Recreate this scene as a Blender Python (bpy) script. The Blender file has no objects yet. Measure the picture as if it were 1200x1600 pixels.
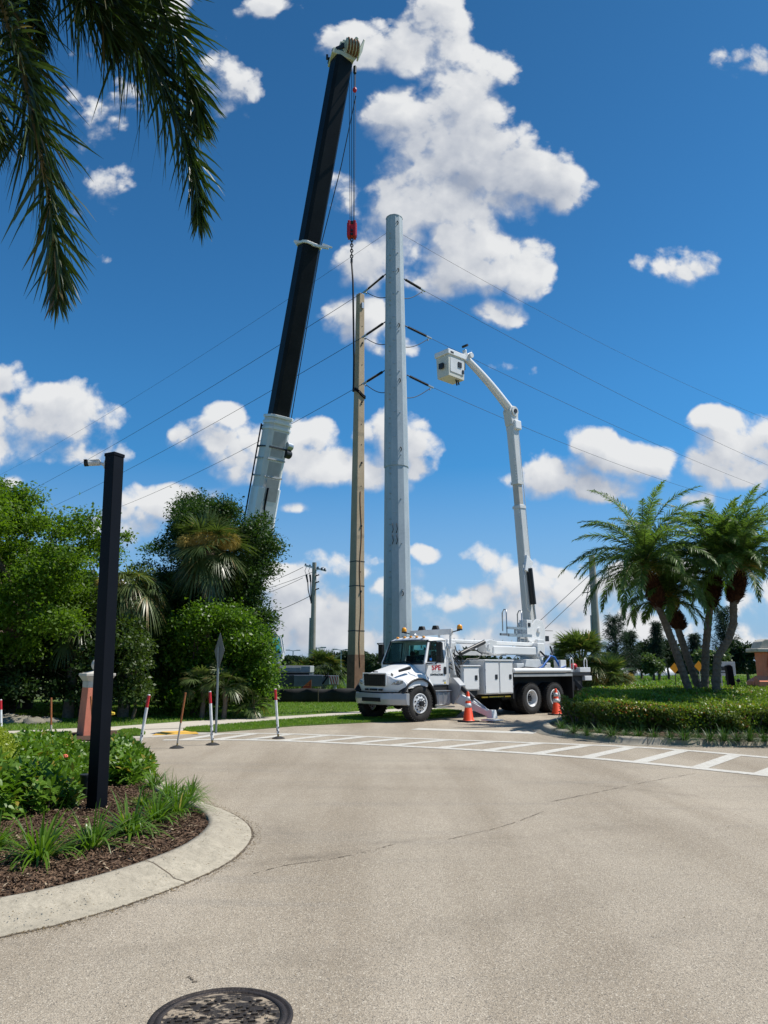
import bpy, math, random
import numpy as np
from mathutils import Vector, Matrix
from math import radians, sin, cos, pi
D = bpy.data; SC = bpy.context.scene; COL = SC.collection

# ---------------------------------------------------------------- camera
FPX = 1170.0; PITCH = math.atan(242 / FPX); EYE = 1.60
cam = D.objects.new("camera", D.cameras.new("camera")); COL.objects.link(cam)
cam.location = (0, 0, EYE); cam.rotation_euler = (radians(90) + PITCH, 0, 0)
cam.data.sensor_fit = 'VERTICAL'; cam.data.sensor_height = 24; cam.data.lens = FPX / 1600 * 24
cam.data.clip_start = 0.05; cam.data.clip_end = 6000
SC.camera = cam
SC.view_settings.view_transform = 'Standard'; SC.view_settings.look = 'None'
SC.view_settings.exposure = 0.17; SC.view_settings.gamma = 1

def ray(px, py):
    x = (px - 600) / FPX; y = (800 - py) / FPX
    return np.array([x, cos(PITCH) - y * sin(PITCH), sin(PITCH) + y * cos(PITCH)])
def gp(px, py, z=0.0):
    d = ray(px, py); t = (z - EYE) / d[2]; return (d[0] * t, d[1] * t, z)
def at(px, py, Y):
    d = ray(px, py); t = Y / d[1]; return np.array([d[0] * t, Y, EYE + d[2] * t])
def atz(px, py, z):
    d = ray(px, py); t = (z - EYE) / d[2]; return np.array([d[0] * t, d[1] * t, z])

# ---------------------------------------------------------------- sun
SUN_EL = 57.0
sun_dir = Vector((0.985 * cos(radians(SUN_EL)), 0.13 * cos(radians(SUN_EL)), sin(radians(SUN_EL)))).normalized()
sl = D.lights.new("sun", 'SUN'); sl.energy = 5.0; sl.angle = radians(0.53); sl.color = (1.0, 0.955, 0.88)
so = D.objects.new("sun", sl); COL.objects.link(so)
so.rotation_euler = (-sun_dir).to_track_quat('-Z', 'Y').to_euler()
SUN_AZ = math.atan2(sun_dir.x, sun_dir.y)

# ---------------------------------------------------------------- world: sky and clouds
W = D.worlds.new("World"); SC.world = W; W.use_nodes = True
NT = W.node_tree; NT.nodes.clear()
class NB:
    def __init__(s, nt): s.nt = nt
    def n(s, t, **k):
        nd = s.nt.nodes.new(t)
        for a, b in k.items(): setattr(nd, a, b)
        return nd
    def l(s, a, b): s.nt.links.new(a, b)
    def put(s, v, sock):
        if isinstance(v, (int, float, tuple)): sock.default_value = v
        else: s.l(v, sock)
    def m(s, op, a, b=None, c=None, clamp=False):
        nd = s.n('ShaderNodeMath', operation=op, use_clamp=clamp)
        for i, v in enumerate((a, b, c)):
            if v is not None: s.put(v, nd.inputs[i])
        return nd.outputs[0]
    def vm(s, op, a, b=None, out=0):
        nd = s.n('ShaderNodeVectorMath', operation=op)
        s.put(a, nd.inputs[0])
        if b is not None: s.put(b, nd.inputs[1])
        return nd.outputs[out]
    def mr(s, v, a, b, c=0.0, d=1.0, smooth=False):
        nd = s.n('ShaderNodeMapRange', interpolation_type='SMOOTHSTEP' if smooth else 'LINEAR')
        s.put(v, nd.inputs[0])
        for i, q in enumerate((a, b, c, d)): s.put(q, nd.inputs[i + 1])
        return nd.outputs[0]
    def noise(s, vec, scale, detail=4, rough=0.55, dist=0.0, out=0):
        nd = s.n('ShaderNodeTexNoise'); s.put(vec, nd.inputs['Vector'])
        nd.inputs['Scale'].default_value = scale; nd.inputs['Detail'].default_value = detail
        nd.inputs['Roughness'].default_value = rough; nd.inputs['Distortion'].default_value = dist
        return nd.outputs[out]
    def mix(s, f, a, b, blend='MIX'):
        nd = s.n('ShaderNodeMix', data_type='RGBA', blend_type=blend)
        s.put(f, nd.inputs[0]); s.put(a, nd.inputs[6]); s.put(b, nd.inputs[7])
        return nd.outputs[2]

# cloud bodies: centre, half sizes and tilt as seen from the road, stored as sky directions (x/y, z/y)
CL = [(640,70,85,42,-5,.9),(560,75,65,30,10,.75),(690,30,45,50,0,.75),(735,150,75,75,0,1),(650,200,95,55,-8,1),(720,255,150,75,0,1.1),
 (850,285,62,48,-12,1.05),(740,345,120,62,0,1.1),(640,330,95,60,0,1),(790,425,62,45,0,1),(690,410,95,45,10,1),(590,400,60,50,0,.8),(785,488,48,22,20,.8),
 (565,515,66,38,10,.75),(585,540,50,18,0,.6),(420,12,42,22,0,.8),(262,12,32,30,0,.8),(345,100,30,52,-35,.42),(330,140,30,22,0,.4),
 (1180,95,48,28,-20,.42),(1060,415,50,22,-8,.42),(750,560,30,16,10,.1),(150,225,30,60,0,.1),
 (35,660,135,68,4,1.15),(20,600,50,40,0,1),(110,625,55,38,0,1),(60,715,110,22,0,.8),
 (340,700,72,50,0,1.1),(292,692,34,28,0,.9),(350,655,36,26,0,1),(420,720,110,45,0,1.1),(480,680,45,32,0,.95),(530,735,110,36,0,1.05),(620,705,58,52,0,1.1),(600,675,48,30,0,1),
 (275,785,58,22,-5,.9),(195,825,44,46,0,.95),(455,800,38,11,0,.7),(12,757,30,12,0,.6),
 (935,700,62,38,0,1.1),(985,722,58,36,0,1),(845,745,72,34,0,1.05),(905,765,120,22,0,.9),(800,745,36,24,0,.8),
 (1128,658,44,22,0,.95),(1175,690,62,42,0,1.1),(1150,735,65,36,0,1),(1090,778,26,13,0,.7),
 (540,878,54,24,0,.9),(755,866,44,19,0,.85),(672,866,30,11,0,.7),(850,898,58,22,0,.9),(445,905,55,20,0,.8),(600,912,45,16,0,.7),(895,925,70,22,0,.8),
 (700,945,50,26,0,.85),(560,955,70,18,0,.6),(800,960,60,22,0,.7),(480,965,60,18,0,.6),(1010,900,70,30,0,.7),(700,960,260,20,0,.5),(600,998,1100,36,0,.72),(560,940,600,40,0,.40)]
def make_density():
    g = D.node_groups.new("cloud_density", 'ShaderNodeTree')
    g.interface.new_socket("P", in_out='INPUT', socket_type='NodeSocketVector')
    g.interface.new_socket("D", in_out='OUTPUT', socket_type='NodeSocketFloat')
    b = NB(g); gi = b.n('NodeGroupInput'); go = b.n('NodeGroupOutput'); P = gi.outputs[0]
    w = b.noise(P, 5.0, 3, .6, out=1); w = b.vm('SUBTRACT', w, (.5, .5, .5)); w = b.vm('MULTIPLY', w, (.085, .07, 0.0)); Pw = b.vm('ADD', P, w)
    acc = None
    for (cx, cy, rx, ry, rot, st) in CL:
        d0 = ray(cx, cy); u0, v0 = d0[0] / d0[1], d0[2] / d0[1]
        du = ray(cx + rx, cy); ru = abs(du[0] / du[1] - u0)
        dv = ray(cx, cy - ry); rv = abs(dv[2] / dv[1] - v0)
        v = b.vm('SUBTRACT', Pw, (u0, v0, 0.0))
        if rot:
            r = b.n('ShaderNodeVectorRotate', rotation_type='Z_AXIS'); b.l(v, r.inputs[0]); r.inputs['Angle'].default_value = radians(rot); v = r.outputs[0]
        v = b.vm('MULTIPLY', v, (1 / (ru * 1.17), 1 / (rv * 1.16), 0.0))
        q = b.vm('DOT_PRODUCT', v, v, out=1)
        q = b.m('MULTIPLY_ADD', q, -st, st)
        acc = q if acc is None else b.m('SMOOTH_MAX', acc, q, .35)
    n1 = b.noise(P, 7.5, 9, .57, .25); n2 = b.noise(P, 26.0, 6, .6, .3)
    k = b.m('MULTIPLY_ADD', b.m('SUBTRACT', n1, .5), 2.6, b.m('ADD', acc, .20))
    k = b.m('MULTIPLY_ADD', b.m('SUBTRACT', n2, .5), .95, k)
    for sc_, am in ((11.0, 1.15), (25.0, .62), (52.0, .30)):
        vo = b.n('ShaderNodeTexVoronoi', feature='F1'); wn = b.vm('SCALE', b.vm('SUBTRACT', b.noise(P, sc_ * .8, 3, .6, out=1), (.5, .5, .5)), None); wn.node.inputs[3].default_value = .9 / sc_
        b.l(b.vm('ADD', P, wn), vo.inputs['Vector']); vo.inputs['Scale'].default_value = sc_; k = b.m('MULTIPLY_ADD', b.m('SUBTRACT', .43, vo.outputs['Distance']), am, k)
    b.l(b.m('MAXIMUM', k, -1.0), go.inputs[0])
    return g
b = NB(NT)
tc = b.n('ShaderNodeTexCoord'); dirv = tc.outputs['Generated']
sep = b.n('ShaderNodeSeparateXYZ'); b.l(dirv, sep.inputs[0])
yy = b.m('MAXIMUM', b.m('ABSOLUTE', sep.outputs[1]), .05)
cmb = b.n('ShaderNodeCombineXYZ'); b.l(b.m('DIVIDE', sep.outputs[0], yy), cmb.inputs[0]); b.l(b.m('DIVIDE', sep.outputs[2], yy), cmb.inputs[1])
grp = make_density()
def dens(vec):
    nd = b.n('ShaderNodeGroup'); nd.node_tree = grp; b.put(vec, nd.inputs[0]); return nd.outputs[0]
P0 = cmb.outputs[0]; D0 = dens(P0); D1 = dens(b.vm('ADD', P0, (.018, .030, 0.0)))
front = b.mr(sep.outputs[1], -.02, .1)
edge = b.mr(b.m('SUBTRACT', D0, D1), -.35, .45, 1.15, .50); am_ = b.n('ShaderNodeMapRange', interpolation_type='SMOOTHSTEP'); b.l(D0, am_.inputs[0]); am_.inputs[1].default_value = -.04; b.l(edge, am_.inputs[2])
alpha = b.m('MULTIPLY', b.m('MULTIPLY', am_.outputs[0], front), b.mr(sep.outputs[2], .0, .03))
shn = b.noise(b.vm('ADD', P0, (.03, .05, 3.3)), 5.5, 5, .55)
lit = b.m('ADD', b.m('MULTIPLY', b.m('SUBTRACT', D0, D1), .48), b.m('MULTIPLY_ADD', b.m('SUBTRACT', shn, .5), 1.3, b.mr(D0, .1, 1.6, .70, .36)), clamp=True)
ccol = b.mix(lit, (.42, .48, .60, 1), (.97, .985, 1.0, 1))
sky = b.n('ShaderNodeTexSky', sky_type='NISHITA'); sky.sun_disc = False
sky.sun_elevation = radians(SUN_EL); sky.sun_rotation = SUN_AZ; sky.air_density = 1.0; sky.dust_density = 0.35; sky.ozone_density = 3.0
SKY = 0.085
hs = b.n('ShaderNodeHueSaturation'); hs.inputs['Saturation'].default_value = 1.0; hs.inputs['Value'].default_value = 1.0; b.l(sky.outputs[0], hs.inputs['Color'])
# low haze band toward the horizon
hz = b.mr(sep.outputs[2], 0.0, .26, .88, 0.0)
zd = b.mr(sep.outputs[2], .35, .85, .96, .66); tint = b.vm('SCALE', b.mix(1.0, hs.outputs[0], (.37, 1.03, 1.40, 1), 'MULTIPLY'), None); b.l(zd, tint.node.inputs[3])
skyc = b.mix(hz, tint, (3.7, 4.9, 7.3, 1))
ccs = b.vm('SCALE', ccol, None); ccs.node.inputs[3].default_value = 0.74 / SKY
full = b.mix(alpha, skyc, ccs)
bg = b.n('ShaderNodeBackground'); b.l(full, bg.inputs[0]); bg.inputs[1].default_value = SKY
ow = b.n('ShaderNodeOutputWorld'); b.l(bg.outputs[0], ow.inputs[0])
W.cycles.sampling_method = 'MANUAL'; W.cycles.sample_map_resolution = 512

# ---------------------------------------------------------------- materials
def mat(name, col, rough=.6, metal=0.0, var=.12, scale=3.0, bump=0.0, bscale=40, spec=.5, detail=5, col2=None, emit=None, coat=0.0):
    m = D.materials.new(name); m.use_nodes = True; nt = m.node_tree; b = NB(nt)
    bs = nt.nodes['Principled BSDF']; tc = b.n('ShaderNodeTexCoord'); oc = tc.outputs['Object']
    c = tuple(col) + (1,)
    if col2 is None: c1 = tuple(x * (1 - var) for x in col) + (1,); c2 = tuple(min(1, x * (1 + var)) for x in col) + (1,)
    else: c1 = c; c2 = tuple(col2) + (1,)
    nz = b.mr(b.noise(oc, scale, detail, .6), .3, .7)
    b.l(b.mix(nz, c1, c2), bs.inputs['Base Color'])
    bs.inputs['Roughness'].default_value = rough; bs.inputs['Metallic'].default_value = metal
    bs.inputs['Specular IOR Level'].default_value = spec; bs.inputs['Coat Weight'].default_value = coat
    if emit: bs.inputs['Emission Color'].default_value = tuple(emit[0]) + (1,); bs.inputs['Emission Strength'].default_value = emit[1]
    if bump:
        bp = b.n('ShaderNodeBump'); bp.inputs['Strength'].default_value = bump; bp.inputs['Distance'].default_value = .02
        b.l(b.noise(oc, bscale, 6, .6), bp.inputs['Height']); b.l(bp.outputs[0], bs.inputs['Normal'])
    return m
def leafmat(name, c1, c2, trans=.35, rough=.45, spec=.4, tcol=1.6, c3=None, f3=0.05):
    m = D.materials.new(name); m.use_nodes = True; nt = m.node_tree; b = NB(nt); bs = nt.nodes['Principled BSDF']
    ge = b.n('ShaderNodeNewGeometry'); rnd = ge.outputs['Random Per Island']
    tc = b.n('ShaderNodeTexCoord'); nz = b.mr(b.noise(tc.outputs['Object'], 1.1, 3, .6), .35, .65)
    f = b.m('ADD', b.m('MULTIPLY', rnd, .6), b.m('MULTIPLY', nz, .4))
    c = b.mix(f, tuple(c1) + (1,), tuple(c2) + (1,))
    if c3: c = b.mix(b.m('GREATER_THAN', b.m('FRACT', b.m('MULTIPLY', rnd, 37.7)), 1 - f3), c, tuple(c3) + (1,))
    b.l(c, bs.inputs['Base Color']); bs.inputs['Roughness'].default_value = rough; bs.inputs['Specular IOR Level'].default_value = spec
    tr = b.n('ShaderNodeBsdfTranslucent'); tcx = b.mix(1.0, c, (tcol, tcol * 1.05, tcol * .45, 1), 'MULTIPLY'); b.l(tcx, tr.inputs[0])
    mx = b.n('ShaderNodeMixShader'); mx.inputs[0].default_value = trans
    b.l(bs.outputs[0], mx.inputs[1]); b.l(tr.outputs[0], mx.inputs[2]); b.l(mx.outputs[0], nt.nodes['Material Output'].inputs[0])
    return m
def glass(name, col=(.75, .9, .9), alpha=.35, rough=.03):
    m = D.materials.new(name); m.use_nodes = True; nt = m.node_tree; b = NB(nt); bs = nt.nodes['Principled BSDF']
    bs.inputs['Base Color'].default_value = (.02, .03, .03, 1); bs.inputs['Roughness'].default_value = rough; bs.inputs['Specular IOR Level'].default_value = .6
    tr = b.n('ShaderNodeBsdfTransparent'); tr.inputs[0].default_value = tuple(col) + (1,)
    mx = b.n('ShaderNodeMixShader'); mx.inputs[0].default_value = alpha
    b.l(tr.outputs[0], mx.inputs[1]); b.l(bs.outputs[0], mx.inputs[2]); b.l(mx.outputs[0], nt.nodes['Material Output'].inputs[0])
    return m

# ---------------------------------------------------------------- object helpers
def tag(o, label=None, cat=None, group=None, kind=None):
    if label: o['label'] = label
    if cat: o['category'] = cat
    if group: o['group'] = group
    if kind: o['kind'] = kind
    return o
def empty(name, label, cat, loc=(0, 0, 0), rz=0, group=None):
    o = D.objects.new(name, None); COL.objects.link(o); o.location = loc; o.rotation_euler = (0, 0, rz); o.empty_display_size = .2
    return tag(o, label, cat, group)
def link(name, me, m, parent=None):
    o = D.objects.new(name, me); COL.objects.link(o)
    if isinstance(m, (list, tuple)):
        for q in m: me.materials.append(q)
    elif m: me.materials.append(m)
    if parent: o.parent = parent
    return o
def rotm(v, r):
    return (Matrix.Rotation(r[2], 3, 'Z') @ Matrix.Rotation(r[1], 3, 'Y') @ Matrix.Rotation(r[0], 3, 'X')) @ Vector(v)
class MB:
    def __init__(s): s.v = []; s.f = []; s.sm = []; s.mi = []
    def add(s, V, F, smooth=False, mi=0):
        n = len(s.v); s.v += [tuple(map(float, p)) for p in V]
        for f in F: s.f.append(tuple(i + n for i in f)); s.sm.append(smooth); s.mi.append(mi)
        return s
    def box(s, c, sz, rot=(0, 0, 0), mi=0):
        x, y, z = sz[0] / 2, sz[1] / 2, sz[2] / 2
        V = [Vector(c) + rotm((a * x, b_ * y, d * z), rot) for a in (-1, 1) for b_ in (-1, 1) for d in (-1, 1)]
        return s.add(V, [(0, 1, 3, 2), (4, 6, 7, 5), (0, 4, 5, 1), (2, 3, 7, 6), (0, 2, 6, 4), (1, 5, 7, 3)], mi=mi)
    def bb(s, x0, x1, y0, y1, z0, z1, mi=0):
        return s.box(((x0 + x1) / 2, (y0 + y1) / 2, (z0 + z1) / 2), (x1 - x0, y1 - y0, z1 - z0), mi=mi)
    def beam(s, p, q, w, h=None, w2=None, h2=None, up=(0, 0, 1), mi=0):
        p = Vector(p); q = Vector(q); h = h or w; w2 = w2 or w; h2 = h2 or (h if w2 == w else w2 * h / w)
        d = (q - p).normalized(); u = Vector(up)
        if abs(d.dot(u)) > .98: u = Vector((0, 1, 0))
        a = d.cross(u).normalized(); c = a.cross(d).normalized(); V = []
        for P, ww, hh in ((p, w, h), (q, w2, h2)):
            for i, j in ((-1, -1), (1, -1), (1, 1), (-1, 1)): V.append(P + a * i * ww / 2 + c * j * hh / 2)
        return s.add(V, [(0, 3, 2, 1), (4, 5, 6, 7), (0, 1, 5, 4), (1, 2, 6, 5), (2, 3, 7, 6), (3, 0, 4, 7)], mi=mi)
    def cyl(s, p, q, r, r2=None, n=16, cap=True, smooth=True, rot=0, mi=0):
        p = Vector(p); q = Vector(q); r2 = r if r2 is None else r2; d = (q - p).normalized()
        u = Vector((0, 0, 1)) if abs(d.z) < .95 else Vector((1, 0, 0)); a = d.cross(u).normalized(); c = d.cross(a).normalized()
        V = []
        for P, R in ((p, r), (q, r2)):
            for k in range(n):
                t = 2 * pi * k / n + rot; V.append(P + a * cos(t) * R + c * sin(t) * R)
        s.add(V, [(k, (k + 1) % n, n + (k + 1) % n, n + k) for k in range(n)], smooth, mi)
        if cap: s.add(V, [tuple(range(n - 1, -1, -1)), tuple(range(n, 2 * n))], False, mi)
        return s
    def tube(s, pts, r, n=8, cap=True, radii=None, mi=0):
        P = [Vector(p) for p in pts]; V = []; F = []; prev = None
        for i, p in enumerate(P):
            d = ((P[i + 1] if i + 1 < len(P) else p) - (P[i - 1] if i else p)).normalized()
            if prev is None:
                u = Vector((0, 0, 1)) if abs(d.z) < .9 else Vector((1, 0, 0)); a = d.cross(u).normalized()
            else: a = (prev - d * prev.dot(d)).normalized()
            prev = a; c = d.cross(a); R = radii[i] if radii else r
            for k in range(n): t = 2 * pi * k / n; V.append(p + a * cos(t) * R + c * sin(t) * R)
        m = len(P)
        for i in range(m - 1):
            for k in range(n): F.append((i * n + k, i * n + (k + 1) % n, (i + 1) * n + (k + 1) % n, (i + 1) * n + k))
        s.add(V, F, True, mi)
        if cap: s.add(V, [tuple(range(n - 1, -1, -1)), tuple(range((m - 1) * n, m * n))], False, mi)
        return s
    def lathe(s, c, prof, n=24, axis='Z', smooth=True, mi=0, caps=True):
        V = []; F = []
        for r, h in prof:
            for k in range(n):
                t = 2 * pi * k / n; a, b_ = r * cos(t), r * sin(t)
                V.append({'Z': (c[0] + a, c[1] + b_, c[2] + h), 'Y': (c[0] + a, c[1] + h, c[2] + b_), 'X': (c[0] + h, c[1] + a, c[2] + b_)}[axis])
        for i in range(len(prof) - 1):
            for k in range(n): F.append((i * n + k, i * n + (k + 1) % n, (i + 1) * n + (k + 1) % n, (i + 1) * n + k))
        s.add(V, F, smooth, mi)
        if caps: s.add(V, [tuple(range(n)), tuple(range(len(prof) * n - n, len(prof) * n))], False, mi)
        return s
    def prism(s, pts, ax, a, b_, mi=0):
        """polygon pts (2-D) extruded along axis ax from a to b_"""
        def P(p, h): return {'Z': (p[0], p[1], h), 'Y': (p[0], h, p[1]), 'X': (h, p[0], p[1])}[ax]
        n = len(pts); V = [P(p, a) for p in pts] + [P(p, b_) for p in pts]
        return s.add(V, [tuple(range(n)), tuple(range(2 * n - 1, n - 1, -1))] + [(i, (i + 1) % n, n + (i + 1) % n, n + i) for i in range(n)], mi=mi)
    def slab(s, P, th, mi=0):
        """convex polygon in space given a thickness vector"""
        n = len(P); P = [Vector(p) for p in P]; t = Vector(th); V = P + [p + t for p in P]
        return s.add(V, [tuple(range(n)), tuple(range(2 * n - 1, n - 1, -1))] + [(i, (i + 1) % n, n + (i + 1) % n, n + i) for i in range(n)], mi=mi)
    def sphere(s, c, r, n=16, m=10, sc=(1, 1, 1), mi=0):
        V = []; F = []
        for i in range(m + 1):
            th = pi * i / m
            for k in range(n): t = 2 * pi * k / n; V.append((c[0] + r * sc[0] * sin(th) * cos(t), c[1] + r * sc[1] * sin(th) * sin(t), c[2] + r * sc[2] * cos(th)))
        for i in range(m):
            for k in range(n): F.append((i * n + k, i * n + (k + 1) % n, (i + 1) * n + (k + 1) % n, (i + 1) * n + k))
        return s.add(V, F, True, mi)
    def build(s, name, m, parent=None, bevel=0, weld=True, seg=2):
        import bmesh
        me = D.meshes.new(name); me.from_pydata(s.v, [], s.f); me.polygons.foreach_set('use_smooth', s.sm); me.polygons.foreach_set('material_index', s.mi)
        bm = bmesh.new(); bm.from_mesh(me)
        bmesh.ops.recalc_face_normals(bm, faces=bm.faces); bm.to_mesh(me); bm.free(); me.update()
        o = link(name, me, m, parent)
        if bevel:
            md = o.modifiers.new("bevel", 'BEVEL'); md.width = bevel; md.segments = seg; md.limit_method = 'ANGLE'; md.angle_limit = radians(35)
        return o
def text_mesh(txt, size, depth=.002, bold=0.0, sx=1.0, space=1.0):
    cu = D.curves.new("t", 'FONT'); cu.body = txt; cu.size = size; cu.extrude = depth; cu.offset = bold; cu.align_x = 'CENTER'; cu.align_y = 'CENTER'; cu.space_character = space
    o = D.objects.new("t", cu); COL.objects.link(o)
    dg = bpy.context.evaluated_depsgraph_get(); me = D.meshes.new_from_object(o.evaluated_get(dg))
    D.objects.remove(o); 
    for v in me.vertices: v.co.x *= sx
    return me
# big numpy meshes -------------------------------------------------
def np_mesh(name, V, F, m, parent=None, smooth=False):
    V = np.asarray(V, dtype=np.float32); F = np.asarray(F, dtype=np.int32); k = F.shape[1]
    me = D.meshes.new(name); me.vertices.add(len(V)); me.vertices.foreach_set('co', V.ravel())
    me.loops.add(F.size); me.loops.foreach_set('vertex_index', F.ravel())
    me.polygons.add(len(F)); me.polygons.foreach_set('loop_start', np.arange(0, F.size, k, dtype=np.int32))
    me.polygons.foreach_set('loop_total', np.full(len(F), k, dtype=np.int32))
    if smooth: me.polygons.foreach_set('use_smooth', np.ones(len(F), dtype=bool))
    me.update(calc_edges=True)
    return link(name, me, m, parent)
def norm(a): return a / np.maximum(np.linalg.norm(a, axis=-1, keepdims=True), 1e-9)
def unit(rng, n): return norm(rng.normal(size=(n, 3)))
class VA:
    def __init__(s): s.V = []; s.F = []; s.n = 0
    def add(s, V, F):
        s.V.append(V); s.F.append(F + s.n); s.n += len(V)
    def build(s, name, m, parent=None, smooth=False): return np_mesh(name, np.concatenate(s.V), np.concatenate(s.F), m, parent, smooth)
def leaf_quads(P, Dn, N, L, Wd):
    """kite leaves: base P, direction Dn, normal N"""
    n = len(P); Dn = norm(Dn); Sd = norm(np.cross(Dn, N)); Nn = np.cross(Sd, Dn)
    L = np.asarray(L).reshape(-1, 1); Wd = np.asarray(Wd).reshape(-1, 1)
    a = P; b1 = P + Dn * L * .5 + Sd * Wd * .5 + Nn * L * .06; c = P + Dn * L - Nn * L * .06; d = P + Dn * L * .5 - Sd * Wd * .5 + Nn * L * .06
    V = np.stack([a, b1, c, d], 1).reshape(-1, 3); F = np.arange(4 * n).reshape(-1, 4); return V, F
def strips(P, Dn, Wv, L, w, droop, segs=3, base=.55, tip=.08, down=(0, 0, -1)):
    """tapering blades that bend down; returns V, F"""
    n = len(P); Dn = norm(Dn); Wv = norm(Wv); L = np.broadcast_to(np.asarray(L, float), (n,)).reshape(-1, 1); w = np.broadcast_to(np.asarray(w, float), (n,)).reshape(-1, 1); droop = np.broadcast_to(np.asarray(droop, float), (n,)).reshape(-1, 1)
    dn = np.array(down, float).reshape(1, 3); V = []
    for j in range(segs + 1):
        t = j / segs; c = P + Dn * L * t * (1 - .12 * t * np.minimum(droop, 1.5)) + dn * L * droop * t * t * .6
        wd = w * (base + (1 - base) * t / .4 if t < .4 else 1 - (1 - tip) * ((t - .4) / .6) ** 1.3)
        V.append(c + Wv * wd / 2); V.append(c - Wv * wd / 2)
    V = np.stack(V, 1).reshape(-1, 3); k = 2 * (segs + 1); base_i = (np.arange(n) * k).reshape(-1, 1)
    F = np.concatenate([base_i + np.array([[2 * j, 2 * j + 2, 2 * j + 3, 2 * j + 1]]) for j in range(segs)], 0)
    return V, F
def in_poly(x, y, poly):
    c = np.zeros(len(x), bool); n = len(poly); j = n - 1
    for i in range(n):
        xi, yi = poly[i][:2]; xj, yj = poly[j][:2]
        with np.errstate(divide='ignore', invalid='ignore'):
            c ^= ((yi > y) != (yj > y)) & (x < (xj - xi) * (y - yi) / (yj - yi + 1e-12) + xi)
        j = i
    return c
def scatter_poly(rng, poly, n):
    a = np.array([p[:2] for p in poly]); lo = a.min(0); hi = a.max(0); out = np.zeros((0, 2))
    while len(out) < n:
        q = rng.uniform(lo, hi, size=(n * 2, 2)); out = np.concatenate([out, q[in_poly(q[:, 0], q[:, 1], poly)]])
    return out[:n]
def smooth_poly(pts, k=6):
    P = [np.array(p[:2], float) for p in pts]; n = len(P); out = []
    for i in range(n - 1):
        p0 = P[max(i - 1, 0)]; p1 = P[i]; p2 = P[i + 1]; p3 = P[min(i + 2, n - 1)]
        for j in range(k):
            t = j / k; out.append(.5 * ((2 * p1) + (-p0 + p2) * t + (2 * p0 - 5 * p1 + 4 * p2 - p3) * t * t + (-p0 + 3 * p1 - 3 * p2 + p3) * t ** 3))
    out.append(P[-1]); return out
# ================================================================ setting: ground, road, lawns, kerbs, markings
def sheet(name, pts, z, m, kind='structure', top=None):
    """flat polygon; with top, a low block from z up to top"""
    b_ = MB()
    if top is None: b_.v = [(p[0], p[1], z) for p in pts]; b_.f = [tuple(range(len(pts)))]; b_.sm = [False]; b_.mi = [0]
    else: b_.prism([(p[0], p[1]) for p in pts], 'Z', z, top)
    o = b_.build(name, m); return tag(o, kind=kind)
def ground_material():
    m = D.materials.new("field_soil"); m.use_nodes = True; b = NB(m.node_tree); bs = m.node_tree.nodes['Principled BSDF']
    oc = b.n('ShaderNodeTexCoord').outputs['Object']
    c = b.mix(b.mr(b.noise(oc, .15, 6, .6), .35, .65), (.075, .13, .025, 1), (.13, .19, .04, 1))
    c = b.mix(b.mr(b.noise(oc, 1.5, 6, .7), .45, .75), c, (.11, .10, .05, 1))
    b.l(c, bs.inputs['Base Color']); bs.inputs['Roughness'].default_value = .95; bs.inputs['Specular IOR Level'].default_value = .1
    return m
M_field = ground_material()
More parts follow.
